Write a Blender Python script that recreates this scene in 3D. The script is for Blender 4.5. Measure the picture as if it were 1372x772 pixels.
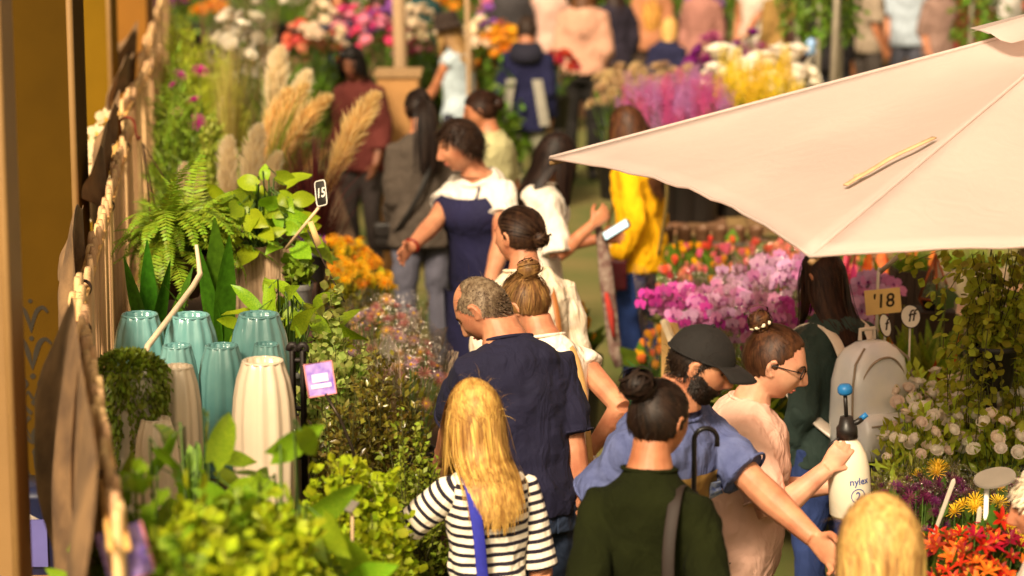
import bpy, bmesh, math, random
import numpy as np
from mathutils import Vector, Matrix, Quaternion

random.seed(7); RNG = np.random.default_rng(7)
for o in list(bpy.data.objects): bpy.data.objects.remove(o)
SC = bpy.context.scene
COL = SC.collection
R = math.radians

# ------------------------------------------------------------------ camera
CAM_H, FPX, PITCH = 3.2, 3400.0, math.atan(636/3400.0)
cd = bpy.data.cameras.new('camera'); cam = bpy.data.objects.new('camera', cd); COL.objects.link(cam)
cam.location = (0, 0, CAM_H); cam.rotation_euler = (math.pi/2 - PITCH, 0, 0)
cd.sensor_width = 36; cd.lens = FPX/1372*36; cd.clip_start = .1; cd.clip_end = 400
cd.dof.use_dof = True; cd.dof.focus_distance = 8.5; cd.dof.aperture_fstop = 2.1
SC.camera = cam
# ------------------------------------------------------------------ sky and sun
SUN_EL, SUN_AZ = 40, -20          # azimuth: degrees from "behind the camera" towards the right
w = bpy.data.worlds.new('World'); SC.world = w; w.use_nodes = True
nt = w.node_tree; bgn = nt.nodes['Background']
sky = nt.nodes.new('ShaderNodeTexSky'); sky.sky_type = 'NISHITA'; sky.sun_disc = False
sky.sun_elevation = R(SUN_EL); sky.sun_rotation = R(180-SUN_AZ); sky.dust_density = 4; sky.ozone_density = .4
tint = nt.nodes.new('ShaderNodeMix'); tint.data_type = 'RGBA'; tint.blend_type = 'MULTIPLY'; tint.inputs[0].default_value = 1
tint.inputs[7].default_value = (1.0, .81, .54, 1)     # warm overcast light, as the photograph is balanced
bw_ = nt.nodes.new('ShaderNodeRGBToBW'); nt.links.new(sky.outputs[0], bw_.inputs[0]); nt.links.new(bw_.outputs[0], tint.inputs[6]); nt.links.new(tint.outputs[2], bgn.inputs[0])
bgn.inputs[1].default_value = .11
sd = bpy.data.lights.new('sun', 'SUN'); so = bpy.data.objects.new('sun', sd); COL.objects.link(so)
sd.energy = 3.6; sd.angle = R(11); sd.color = (1.0, .83, .60)
so.location = (4, -4, 8)
sv = Vector((math.sin(R(SUN_AZ))*math.cos(R(SUN_EL)), -math.cos(R(SUN_AZ))*math.cos(R(SUN_EL)), math.sin(R(SUN_EL))))
so.rotation_euler = sv.to_track_quat('Z', 'Y').to_euler()
vs = SC.view_settings; vs.view_transform = 'Standard'; vs.look = 'None'; vs.gamma = 1; vs.exposure = .8
vs.use_curve_mapping = False
SC.render.engine = 'CYCLES'; SC.cycles.use_denoising = True
SC.cycles.max_bounces = 7; SC.cycles.transparent_max_bounces = 24; SC.cycles.caustics_reflective = False; SC.cycles.caustics_refractive = False
SC.cycles.sample_clamp_indirect = 6

# ------------------------------------------------------------------ placing
SP, CP = math.sin(PITCH), math.cos(PITCH)
def at(px, py, z):
    """world point seen at photo pixel (px,py) at view depth z (metres)"""
    x = (px-686)/FPX*z; yc = -(py-386)/FPX*z
    return Vector((x, z*CP + yc*SP, CAM_H - z*SP + yc*CP))
def at_h(px, py, h):
    z = (CAM_H-h)/(SP + (py-386)/FPX*CP)
    return at(px, py, z)
def ground_z(px, z, h=0.0):
    p = at(px, 386, z); return Vector((p.x, z*CP, h))

# ------------------------------------------------------------------ tagging
def tag(o, label=None, cat=None, group=None, kind=None):
    if label: o['label'] = label
    if cat: o['category'] = cat
    if group: o['group'] = group
    if kind: o['kind'] = kind
    return o
def thing(name, label, cat, loc=(0,0,0), rz=0, group=None):
    o = bpy.data.objects.new(name, None); COL.objects.link(o); o.empty_display_size = .05
    o.location = loc; o.rotation_euler = (0, 0, rz)
    return tag(o, label, cat, group)
def link(name, me, parent=None, mat=None, loc=None, rot=None, scale=None, kind=None):
    o = bpy.data.objects.new(name, me); COL.objects.link(o)
    if mat is not None and len(me.materials) == 0: me.materials.append(mat)
    if parent is not None: o.parent = parent
    if loc is not None: o.location = loc
    if rot is not None:
        if isinstance(rot, Quaternion): o.rotation_mode = 'QUATERNION'; o.rotation_quaternion = rot
        else: o.rotation_euler = rot
    if scale is not None: o.scale = scale if hasattr(scale, '__len__') else (scale,)*3
    if kind: o['kind'] = kind
    return o

# ------------------------------------------------------------------ mesh collector
class MB:
    def __init__(s): s.v = []; s.f = []; s.m = []; s.n = 0
    def add(s, V, F, mi=0):
        V = np.asarray(V, float).reshape(-1, 3)
        s.v.append(V); s.f.extend([tuple(int(i)+s.n for i in f) for f in F]); s.m.extend([mi]*len(F)); s.n += len(V)
        return s
    def loft(s, rings, n=14, caps=True, mi=0, power=1.0):
        """rings: (centre, ax, ay) ellipse rings"""
        a = np.linspace(0, 2*math.pi, n, endpoint=False)
        c_, s_ = np.cos(a), np.sin(a)
        if power != 1.0:
            c_ = np.sign(c_)*np.abs(c_)**power; s_ = np.sign(s_)*np.abs(s_)**power
        V = []; F = []
        for (c, ax, ay) in rings:
            V.append(np.asarray(c, float)[None] + c_[:, None]*np.asarray(ax, float)[None] + s_[:, None]*np.asarray(ay, float)[None])
        m = len(rings); V = np.concatenate(V)
        for i in range(m-1):
            for j in range(n):
                F.append((i*n+j, i*n+(j+1) % n, (i+1)*n+(j+1) % n, (i+1)*n+j))
        if caps:
            V = np.concatenate([V, np.asarray(rings[0][0], float)[None], np.asarray(rings[-1][0], float)[None]])
            for j in range(n):
                F.append((m*n, (j+1) % n, j)); F.append((m*n+1, (m-1)*n+j, (m-1)*n+(j+1) % n))
        return s.add(V, F, mi)
    def tube(s, pts, rad, n=8, caps=True, mi=0, flat=1.0, up=None):
        pts = [np.asarray(p, float) for p in pts]
        if not hasattr(rad, '__len__'): rad = [rad]*len(pts)
        rings = []; prev = None if up is None else np.asarray(up, float)
        for i, p in enumerate(pts):
            d = pts[min(i+1, len(pts)-1)] - pts[max(i-1, 0)]; d = d/(np.linalg.norm(d)+1e-9)
            if prev is None: prev = np.array([1., 0, 0]) if abs(d[0]) < .8 else np.array([0, 1., 0])
            a = prev - d*np.dot(prev, d); a /= np.linalg.norm(a)+1e-9
            b = np.cross(d, a); prev = a
            rings.append((p, a*rad[i], b*rad[i]*flat))
        return s.loft(rings, n, caps, mi)
    def box(s, c, half, rot=None, mi=0):
        c = np.asarray(c, float); h = np.asarray(half, float)
        V = np.array([[x, y, z] for x in (-1, 1) for y in (-1, 1) for z in (-1, 1)], float)*h
        if rot is not None: V = V @ np.array(rot).T
        F = [(0,1,3,2),(4,6,7,5),(0,4,5,1),(2,3,7,6),(0,2,6,4),(1,5,7,3)]
        return s.add(V+c, F, mi)
    def ellipsoid(s, c, r, rot=None, n=14, m=9, mi=0):
        th = np.linspace(0, math.pi, m); ph = np.linspace(0, 2*math.pi, n, endpoint=False)
        V = [[0, 0, 1.]] + [[math.sin(t)*math.cos(p), math.sin(t)*math.sin(p), math.cos(t)] for t in th[1:-1] for p in ph] + [[0, 0, -1.]]
        V = np.array(V)*np.asarray(r, float)
        if rot is not None: V = V @ np.array(rot).T
        F = []; k = m-2
        for j in range(n): F.append((0, 1+j, 1+(j+1) % n))
        for i in range(k-1):
            for j in range(n): F.append((1+i*n+j, 1+(i+1)*n+j, 1+(i+1)*n+(j+1) % n, 1+i*n+(j+1) % n))
        for j in range(n): F.append((1+(k-1)*n+j, 1+k*n, 1+(k-1)*n+(j+1) % n))
        return s.add(V+np.asarray(c, float), F, mi)
    def lathe(s, prof, n=24, flute=0.0, nf=0, mi=0, c=(0,0,0)):
        rings = []
        V = []; F = []
        a = np.linspace(0, 2*math.pi, n, endpoint=False)
        for (r, z) in prof:
            rr = r*(1 + flute*np.cos(a*nf)) if nf else np.full(n, r)
            V.append(np.stack([rr*np.cos(a), rr*np.sin(a), np.full(n, z)], 1))
        m = len(prof)
        for i in range(m-1):
            for j in range(n): F.append((i*n+j, i*n+(j+1) % n, (i+1)*n+(j+1) % n, (i+1)*n+j))
        return s.add(np.concatenate(V)+np.asarray(c, float), F, mi)
    def mesh(s, name, mats=(), smooth=True):
        me = bpy.data.meshes.new(name)
        V = np.concatenate(s.v) if s.v else np.zeros((0, 3))
        me.from_pydata(V.tolist(), [], s.f)
        for m in (mats if isinstance(mats, (list, tuple)) else [mats]): me.materials.append(m)
        if len(me.polygons):
            if smooth: me.polygons.foreach_set('use_smooth', [True]*len(me.polygons))
            if any(s.m): me.polygons.foreach_set('material_index', s.m)
        me.update(); return me
    def build(s, name, mats, parent=None, smooth=True, **k):
        return link(name, s.mesh(name, mats, smooth), parent, **k)

# ------------------------------------------------------------------ materials
def hexc(h):
    h = h.lstrip('#'); c = [int(h[i:i+2], 16)/255 for i in (0, 2, 4)]
    return tuple(x/12.92 if x <= .04045 else ((x+.055)/1.055)**2.4 for x in c)
MATS = {}
def mat(name, col, rough=.6, var=.12, scale=12, bump=0., bscale=60, metal=0., island=0., obj=0., trans=0., stretch=(1,1,1), spec=.4, sheen=0., col2=None, alpha=1., coat=0., hue=.02, sss=0., fold=0.):
    if name in MATS: return MATS[name]
    m = bpy.data.materials.new(name); m.use_nodes = True; MATS[name] = m
    t = m.node_tree; L = t.links.new; N = t.nodes.new
    b = t.nodes['Principled BSDF']; out = t.nodes['Material Output']
    c = hexc(col) if isinstance(col, str) else col
    b.inputs['Roughness'].default_value = rough; b.inputs['Metallic'].default_value = metal
    b.inputs['Specular IOR Level'].default_value = spec
    if sheen: b.inputs['Sheen Weight'].default_value = sheen; b.inputs['Sheen Roughness'].default_value = .5
    if coat: b.inputs['Coat Weight'].default_value = coat
    if sss:
        b.inputs['Subsurface Weight'].default_value = sss; b.inputs['Subsurface Radius'].default_value = (.012, .005, .003); b.inputs['Subsurface Scale'].default_value = 1.
    tc = N('ShaderNodeTexCoord'); mp = N('ShaderNodeMapping'); mp.inputs['Scale'].default_value = stretch
    L(tc.outputs['Object'], mp.inputs[0])
    nz = N('ShaderNodeTexNoise'); nz.inputs['Scale'].default_value = scale; nz.inputs['Detail'].default_value = 5
    L(mp.outputs[0], nz.inputs['Vector'])
    mx = N('ShaderNodeMix'); mx.data_type = 'RGBA'
    c2 = (hexc(col2) if isinstance(col2, str) else col2) if col2 else None
    lo = c2 if c2 else tuple(x*(1-var) for x in c); hi = c if c2 else tuple(min(x*(1+var), 1) for x in c)
    mx.inputs[6].default_value = (*lo, 1); mx.inputs[7].default_value = (*hi, 1)
    rmp = N('ShaderNodeMapRange'); rmp.inputs[1].default_value = .32; rmp.inputs[2].default_value = .68
    L(nz.outputs['Fac'], rmp.inputs[0]); L(rmp.outputs[0], mx.inputs[0])
    colout = mx.outputs[2]
    if island or obj:
        hs = N('ShaderNodeHueSaturation')
        if island: g = N('ShaderNodeNewGeometry'); src = g.outputs['Random Per Island']; amt = island
        else: g = N('ShaderNodeObjectInfo'); src = g.outputs['Random']; amt = obj
        r1 = N('ShaderNodeMapRange'); r1.inputs[3].default_value = 1-amt; r1.inputs[4].default_value = 1+amt*.8
        r2 = N('ShaderNodeMapRange'); r2.inputs[3].default_value = .5-hue; r2.inputs[4].default_value = .5+hue
        L(src, r1.inputs[0]); L(src, r2.inputs[0]); L(r1.outputs[0], hs.inputs['Value']); L(r2.outputs[0], hs.inputs['Hue'])
        L(colout, hs.inputs['Color']); colout = hs.outputs[0]
    L(colout, b.inputs['Base Color'])
    if bump:
        n2 = N('ShaderNodeTexNoise'); n2.inputs['Scale'].default_value = bscale; n2.inputs['Detail'].default_value = 4
        L(mp.outputs[0], n2.inputs['Vector'])
        bp = N('ShaderNodeBump'); bp.inputs['Strength'].default_value = min(bump, 1); bp.inputs['Distance'].default_value = .004
        L(n2.outputs['Fac'], bp.inputs['Height']); L(bp.outputs[0], b.inputs['Normal'])
    if fold:
        n3 = N('ShaderNodeTexNoise'); n3.inputs['Scale'].default_value = 6.5; n3.inputs['Detail'].default_value = 2.5; n3.inputs['Distortion'].default_value = 1.7
        mp3 = N('ShaderNodeMapping'); mp3.inputs['Rotation'].default_value = (.35, .5, .3); mp3.inputs['Scale'].default_value = (1.5, 1.5, .8); L(tc.outputs['Object'], mp3.inputs[0]); L(mp3.outputs[0], n3.inputs['Vector'])
        b3 = N('ShaderNodeBump'); b3.inputs['Strength'].default_value = fold*.6; b3.inputs['Distance'].default_value = .06
        L(n3.outputs['Fac'], b3.inputs['Height'])
        if bump: L(bp.outputs[0], b3.inputs['Normal'])
        L(b3.outputs[0], b.inputs['Normal'])
    if trans:
        tr = N('ShaderNodeBsdfTranslucent'); ms = N('ShaderNodeMixShader'); ms.inputs[0].default_value = trans
        L(colout, tr.inputs[0]); L(b.outputs[0], ms.inputs[1]); L(tr.outputs[0], ms.inputs[2]); L(ms.outputs[0], out.inputs[0])
    if alpha < 1: b.inputs['Alpha'].default_value = alpha
    m['col'] = colout.node.name
    return m
def clear_wrap(name, tintc='#fff4e8', fac=.08):
    if name in MATS: return MATS[name]
    m = bpy.data.materials.new(name); m.use_nodes = True; MATS[name] = m
    t = m.node_tree; L = t.links.new; N = t.nodes.new; t.nodes.remove(t.nodes['Principled BSDF'])
    tr = N('ShaderNodeBsdfTransparent'); gl = N('ShaderNodeBsdfGlossy'); gl.inputs['Roughness'].default_value = .12
    gl.inputs['Color'].default_value = (*hexc(tintc), 1); tr.inputs[0].default_value = (.97, .96, .94, 1)
    nz = N('ShaderNodeTexNoise'); nz.inputs['Scale'].default_value = 18; bp = N('ShaderNodeBump'); bp.inputs['Strength'].default_value = .9; bp.inputs['Distance'].default_value = .02
    L(nz.outputs[0], bp.inputs['Height']); L(bp.outputs[0], gl.inputs['Normal'])
    fr = N('ShaderNodeLayerWeight'); fr.inputs[0].default_value = .25; L(bp.outputs[0], fr.inputs['Normal'])
    md = N('ShaderNodeMath'); md.operation = 'MULTIPLY_ADD'; md.inputs[1].default_value = .5; md.inputs[2].default_value = fac*.5
    L(fr.outputs['Facing'], md.inputs[0])
    ms = N('ShaderNodeMixShader'); L(md.outputs[0], ms.inputs[0]); L(tr.outputs[0], ms.inputs[1]); L(gl.outputs[0], ms.inputs[2])
    L(ms.outputs[0], t.nodes['Material Output'].inputs[0])
    return m

FINAL = []      # objects whose modifiers are baked at the end
def np3(v): return np.array([v[0], v[1], v[2]], float)
def nrm(v): v = np.asarray(v, float); return v/(np.linalg.norm(v)+1e-12)
def rotmat(ax, ang): return np.array(Matrix.Rotation(ang, 3, ax))
def smooth(x, a, b):
    t = np.clip((np.asarray(x, float)-a)/(b-a), 0, 1); return t*t*(3-2*t)
# ================================================================== PEOPLE
SKIN = {n_: mat('skin_'+n_, c_, .5, .1, 13, .18, 260, sss=.12, spec=.38, col2=d_) for n_, c_, d_ in (('fair', '#c98d6a', '#ab694c'), ('tan', '#bc7d58', '#9a5c3e'), ('pale', '#d8a283', '#ba7a60'), ('brown', '#83523a', '#663c28'))}
LIP = mat('lips', '#b0604f', .45, .05); EYEW = mat('eye_dark', '#2a1a12', .2, .02, spec=.6); BROWM = mat('brow_hair', '#3a2415', .8, .1)
CTEX = bpy.data.textures.new('cloth_folds', 'CLOUDS'); CTEX.noise_scale = .11; CTEX.noise_depth = 2

def head_surface(D):
    """unit directions (n,3) in head frame (x right, y forward, z up) -> surface points"""
    D = np.asarray(D, float); P = D*np.array([.077, .098, .114])
    x, y, z = P[:, 0].copy(), P[:, 1].copy(), P[:, 2].copy()
    low = np.clip(-z/.114, 0, 1)
    x *= 1 - .30*low**1.6
    back = smooth(-y, 0, .07)
    y += back*low*.045
    y = np.where(z > .02, y*1.0, y)
    fr = smooth(y, .02, .08)
    y *= 1 - .05*fr
    z = np.where(z < -.09, -.09 + (z+.09)*.75, z)
    # forehead / brow / eye sockets
    y += fr*.004*np.exp(-((z-.028)/.012)**2)
    y -= fr*.012*np.exp(-((np.abs(x)-.031)/.017)**2 - ((z-.008)/.012)**2)
    # cheekbones
    y += fr*.004*np.exp(-((np.abs(x)-.042)/.016)**2 - ((z+.022)/.02)**2)
    # nose
    prof = np.interp(z, [-.050, -.040, -.034, -.024, .0, .022, .034], [0, .35, .95, 1.0, .55, .18, 0])
    y += fr*.033*np.exp(-(x/.0115)**2)*prof + fr*.006*np.exp(-((np.abs(x)-.011)/.007)**2 - ((z+.034)/.008)**2)
    # mouth and chin
    y += fr*.008*np.exp(-(x/.024)**2 - ((z+.061)/.011)**2)
    y -= fr*.005*np.exp(-(x/.03)**2 - ((z+.078)/.007)**2)
    y += smooth(y, .0, .05)*.012*np.exp(-(x/.024)**2 - ((z+.096)/.016)**2)
    return np.stack([x, y, z], 1)

_fd = RNG.normal(size=(16000, 3)); _fd[:, 1] = np.abs(_fd[:, 1]); _fd /= np.linalg.norm(_fd, axis=1, keepdims=True); FACE = head_surface(_fd); FACE = FACE[FACE[:, 1] > .03]
def ik(a, b, l1, l2, pole):
    a, b = np.asarray(a, float), np.asarray(b, float); d = b-a; L = np.linalg.norm(d)
    if L > (l1+l2)*.995: b = a + d/L*(l1+l2)*.995; d = b-a; L = np.linalg.norm(d)
    d /= L; x = (l1*l1 - l2*l2 + L*L)/(2*L); h = math.sqrt(max(l1*l1-x*x, 1e-6))
    p = np.asarray(pole, float); p = nrm(p - d*np.dot(p, d))
    return a + d*x + p*h, b

def hand(mb, wrist, d, n, side, curl=.5, k=1.0):
    """palm + five fingers. d: pointing direction, n: palm normal (palm side), side: +1 thumb towards cross(d,n)"""
    d = nrm(d); n = nrm(n - d*np.dot(n, d)); t = np.cross(d, n)*side
    w = np.asarray(wrist, float); K = k
    mb.loft([(w - d*.02*K, t*.026*K, n*.019*K), (w + d*.02*K, t*.036*K, n*.017*K), (w + d*.06*K, t*.043*K, n*.016*K), (w + d*.092*K, t*.041*K, n*.012*K)], 12, power=.8)
    for i, L in enumerate((.074, .084, .078, .060)):
        p = w + d*(.086 - (.006 if i in (0, 3) else 0))*K + t*(.031 - i*.0205)*K
        pts = [p - d*.02*K, p]; dd = nrm(d + t*(.10 - .07*i)); nn = n; a = curl*(.75+.12*i)
        for seg in (.45, .32, .25):
            dd = dd*math.cos(a) + nn*math.sin(a); nn = nrm(nn - dd*np.dot(nn, dd)); p = p + dd*L*seg*K; pts.append(p); dd = nrm(dd)
        mb.tube(pts, [x*K for x in (.0105, .0102, .0095, .0088, .0075)], 8)
    p = w + d*.022*K + t*.026*K
    d1 = nrm(d*.62 + t*.75 + n*.25); d2 = nrm(d*.85 + t*.35 + n*(.3+.5*curl)); d3 = nrm(d*.9 + n*(.35+.5*curl))
    mb.tube([p - d1*.012*K, p, p+d1*.036*K, p+d1*.036*K+d2*.032*K, p+d1*.036*K+d2*.032*K+d3*.026*K], [x*K for x in (.015, .015, .0125, .011, .0085)], 8)

def finish(o, voxel, sm=4, dec=None, disp=0.0, tex=None):
    md = o.modifiers.new('r', 'REMESH'); md.mode = 'VOXEL'; md.voxel_size = voxel; md.use_smooth_shade = True
    if sm: s2 = o.modifiers.new('s', 'SMOOTH'); s2.iterations = sm; s2.factor = .5
    if disp:
        d2 = o.modifiers.new('d', 'DISPLACE'); d2.texture = tex or CTEX; d2.strength = disp; d2.mid_level = .5
    if dec: d3 = o.modifiers.new('c', 'DECIMATE'); d3.ratio = dec
    FINAL.append(o)

def ribbons(P, width, n_out, name, m, taper=(.5, 1, .25), mb=None):
    """P: (strands, steps, 3); n_out (strands,steps,3) outward normals -> ribbon mesh"""
    S, T, _ = P.shape
    tang = np.gradient(P, axis=1); tang /= np.linalg.norm(tang, axis=2, keepdims=True)+1e-9
    side = np.cross(tang, n_out); side /= np.linalg.norm(side, axis=2, keepdims=True)+1e-9
    tt = np.linspace(0, 1, T); wv = np.interp(tt, [0, .3, .75, 1], [taper[0], taper[1], taper[1]*.9, taper[2]])[None, :, None]
    W = (width if np.ndim(width) else np.full(S, width))[:, None, None]*wv
    V = np.stack([P - side*W/2, P + side*W/2], 2).reshape(-1, 3)
    base = (np.arange(S)[:, None]*T + np.arange(T-1)[None]).reshape(-1)*2
    F = np.stack([base, base+1, base+3, base+2], 1)
    if mb is not None: mb.add(V, F.tolist()); return
    q = MB(); q.add(V, F.tolist()); return q

HAIRM = {}
def hairmat(c, c2=None):
    key = (c, c2)
    if key not in HAIRM: HAIRM[key] = mat('hair_%d' % len(HAIRM), c, .52, .25, 9, island=.42, hue=.012, spec=.22, stretch=(6, 6, .6), col2=c2)
    return HAIRM[key]

def make_hair(pr, style, color, root, H, Hc, colls, length=.4, n=700, width=.006, bun=None, bun_r=.045, part=0.0, thick=.006, hairline=0, color2=None, seed=1, bald=0., steps=16, messy=.12):
    rng = np.random.default_rng(seed)
    if style in ('bun', 'pony'): steps = min(steps, 9)
    elif n < 800: steps = min(steps, 10)
    m = hairmat(color, color2); k = pr['k']
    # scalp points in head frame
    D = rng.normal(size=(n*9, 3)); D /= np.linalg.norm(D, axis=1, keepdims=True)
    S = head_surface(D)
    def mask(P):
        zmin = np.interp(P[:, 1], [-.10, -.05, -.015, .02, .05, .08, .1], [-.075, -.06, -.03, .012+hairline*.5, .045+hairline, .068+hairline, .075+hairline])
        ok = P[:, 2] > zmin
        if bald: ok &= ~((P[:, 1] > .098-bald) & (P[:, 2] > .05) & (np.abs(P[:, 0]) < .06))
        return ok
    S = S[mask(S)][:n]; n = len(S)
    mb = MB()
    # under-shell
    th = np.linspace(.02, math.pi-.3, 30); ph = np.linspace(0, 2*math.pi, 44, endpoint=False)
    DD = np.array([[math.sin(a)*math.cos(b), math.sin(a)*math.sin(b), math.cos(a)] for a in th for b in ph])
    G = head_surface(DD); mk = mask(G)
    GO = G + DD*thick*np.where(mk, 1, -.6)[:, None]
    F = []
    for i in range(29):
        for j in range(44):
            q = (i*44+j, (i+1)*44+j, (i+1)*44+(j+1) % 44, i*44+(j+1) % 44)
            if sum(mk[list(q)]) >= 2: F.append(q)
    toW = lambda P: (P*k) @ H.T + Hc
    mb.add(toW(GO), F)
    P = S*1.0; Nn = nrm_rows(S*np.array([1/.077**2, 1/.098**2, 1/.114**2]))
    P = P + Nn*thick*rng.uniform(.5, 1.3, (n, 1))
    X = toW(P); No = Nn @ H.T
    up = np.array([0, 0, 1.])
    elc = Hc; 
    inv = np.diag(1/(np.array([.077, .098, .114])*k+thick*.8)) @ H.T
    def push(X):
        L = (X-elc) @ inv.T; r = np.linalg.norm(L, axis=1); ins = r < 1
        if ins.any():
            Ln = L[ins]/r[ins][:, None]; X[ins] = elc + Ln @ np.linalg.inv(inv).T
        for (c, Mi, Mf) in colls:
            L = (X-c) @ Mi.T; r = np.linalg.norm(L, axis=1); ins = r < 1
            if ins.any():
                Q = L[ins]; Q[:, 1] = np.where(Q[:, 1] > .25, 1, -1)*np.sqrt(np.maximum(1-Q[:, 0]**2-Q[:, 2]**2, .0)); X[ins] = c + Q @ Mf.T
        return X
    paths = [X.copy()]; outs = [No.copy()]
    if style in ('long', 'bob'):
        len_ = length*rng.uniform(.86, 1.04, n); V = None
        loc = S; tv = np.zeros((n, 3))
        sx = np.sign(loc[:, 0]-part); sx[sx == 0] = 1
        tv[:, 0] = sx*np.where(loc[:, 1] < -.01, np.abs(rng.normal(size=n))*.0, .8); tv[:, 1] = np.where(loc[:, 1] > .05, -.7, -.35); tv[:, 2] = -.25; tv[:, 0] += np.where(loc[:, 1] < -.01, rng.normal(size=n)*.18, 0)
        V = nrm_rows(tv) @ H.T
        V = V - No*np.sum(V*No, 1, keepdims=True); V = nrm_rows(V)
        ds = len_/(steps-1)
        drift = rng.normal(size=(n, 3))*messy*.25
        for i in range(steps-1):
            g = np.clip(.18+.10*i, 0, .8)
            cv = (elc + H @ np.array([0, -.075, 0])*k - X)*np.array([1, 1, 0]); below = (X[:, 2:3] < elc[2]-.02)
            V = nrm_rows(V*(1-g) + g*(np.array([0, 0, -1.])+drift+cv*below*(1.6 if style == 'long' else 0)))
            X = push(X + V*ds[:, None])
            V = nrm_rows(X-paths[-1])
            paths.append(X.copy()); o2 = X-elc; o2[:, 2] *= .25; outs.append(nrm_rows(o2))
    elif style in ('bun', 'pony'):
        B = (np.asarray(bun)*k) @ H.T + Hc
        bd = nrm(np.asarray(bun)) @ H.T
        d0 = np.linalg.norm(X-B, axis=1); ds = d0/(steps*.62)
        for i in range(steps-1):
            t = B + rng.normal(size=(n, 3))*.006 - X; dist = np.linalg.norm(t, axis=1, keepdims=True)
            o2 = nrm_rows(X-elc); v = nrm_rows(t); tg = nrm_rows(v - o2*np.sum(v*o2, 1, keepdims=True)*(dist > .05))
            st = np.minimum(ds[:, None], dist*.8)
            X = push(X + tg*st + rng.normal(size=(n, 3))*.0008*messy*8)
            paths.append(X.copy()); outs.append(nrm_rows(X-elc))
        nb = 90
        if style == 'bun':
            BP = []; BO = []
            c = B + bd*bun_r*.35
            for q in range(nb):
                ax = nrm(bd + rng.normal(size=3)*.55); a0 = rng.uniform(0, 6.28); r = bun_r*rng.uniform(.7, 1.05); lift = rng.normal()*bun_r*.35
                u = nrm(np.cross(ax, [0.3, .2, .9])); v = np.cross(ax, u); aa = a0 + np.linspace(0, rng.uniform(2.2, 4.5), steps)
                pts = c + (np.cos(aa)[:, None]*u + np.sin(aa)[:, None]*v)*r*(1-.12*np.linspace(0, 1, steps)[:, None]) + ax*lift
                BP.append(pts); BO.append(nrm_rows(pts-c))
            ribbons(np.array(BP), bun_r*.22, np.array(BO), '', m, mb=mb)
            mb.ellipsoid(c, (bun_r*.82,)*3, n=14, m=9)
        else:
            BP = []; BO = []
            for q in range(nb):
                p = B + rng.normal(size=3)*.012; v = nrm(bd*.8 + rng.normal(size=3)*.15); pts = [p]
                for i in range(steps-1):
                    v = nrm(v*.72 + np.array([0, 0, -.5]) + rng.normal(size=3)*.03); p2 = (pts[-1]+v*length/(steps-1))[None].copy(); p2 = push(p2)[0]; pts.append(p2)
                pts = np.array(pts); BP.append(pts); o2 = pts-elc; o2[:, 2] *= .2; BO.append(nrm_rows(o2))
            ribbons(np.array(BP), .011, np.array(BO), '', m, mb=mb)
    else:   # short, combed forward / down
        steps = 6; V = np.zeros((n, 3)); V[:, 1] = .5; V[:, 2] = -.5; V = V @ H.T + No*(.5 if length < .02 else .25) + rng.normal(size=(n, 3))*.35
        V = nrm_rows(V)
        for i in range(steps-1):
            X = push(X + V*(length/(steps-1))); V = nrm_rows(V + (np.array([0, 0, -.12])))
            paths.append(X.copy()); outs.append(nrm_rows(X-elc))
    Pp = np.stack(paths, 1); Oo = np.stack(outs, 1)
    if style in ('long', 'bob'):
        for _ in range(10): Pp[:, 2:-1] = .5*Pp[:, 2:-1] + .25*(Pp[:, 1:-2]+Pp[:, 3:])
        lo_ = Pp[:, :, 2] < elc[2]-.04; Oo = np.where(lo_[:, :, None], nrm_rows((Oo*np.array([1, 1, .1])).reshape(-1, 3)).reshape(Oo.shape), Oo)
    ribbons(Pp, width*rng.uniform(.6, 1.4, n), Oo, '', m, taper=(.12, 1, .25) if style in ('bun', 'pony') else (.5, 1, .25), mb=mb)
    if n > 850:      # loose flyaway hairs
        nf = 110; ok_ = np.nonzero((S[:, 1] < .035) & (S[:, 2] > -.02))[0]; ix = ok_[rng.integers(0, len(ok_), nf)]; X = toW(S[ix]+nrm_rows(S[ix])*thick*1.1); Nw = nrm_rows(X-elc); V = nrm_rows(Nw*.55+rng.normal(size=(nf, 3))*.7); fl = [X.copy()]; L_ = rng.uniform(.02, .075, (nf, 1))
        for i in range(6): X = X+V*L_/6; V = nrm_rows(V+np.array([0, 0, -.22])+rng.normal(size=(nf, 3))*.08); fl.append(X.copy())
        FP = np.stack(fl, 1); ribbons(FP, .0008, np.repeat(Nw[:, None], 7, 1), '', m, mb=mb)
    o = mb.build('hair', m, root)
    return o
def nrm_rows(A): return A/(np.linalg.norm(A, axis=1, keepdims=True)+1e-12)

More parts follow.
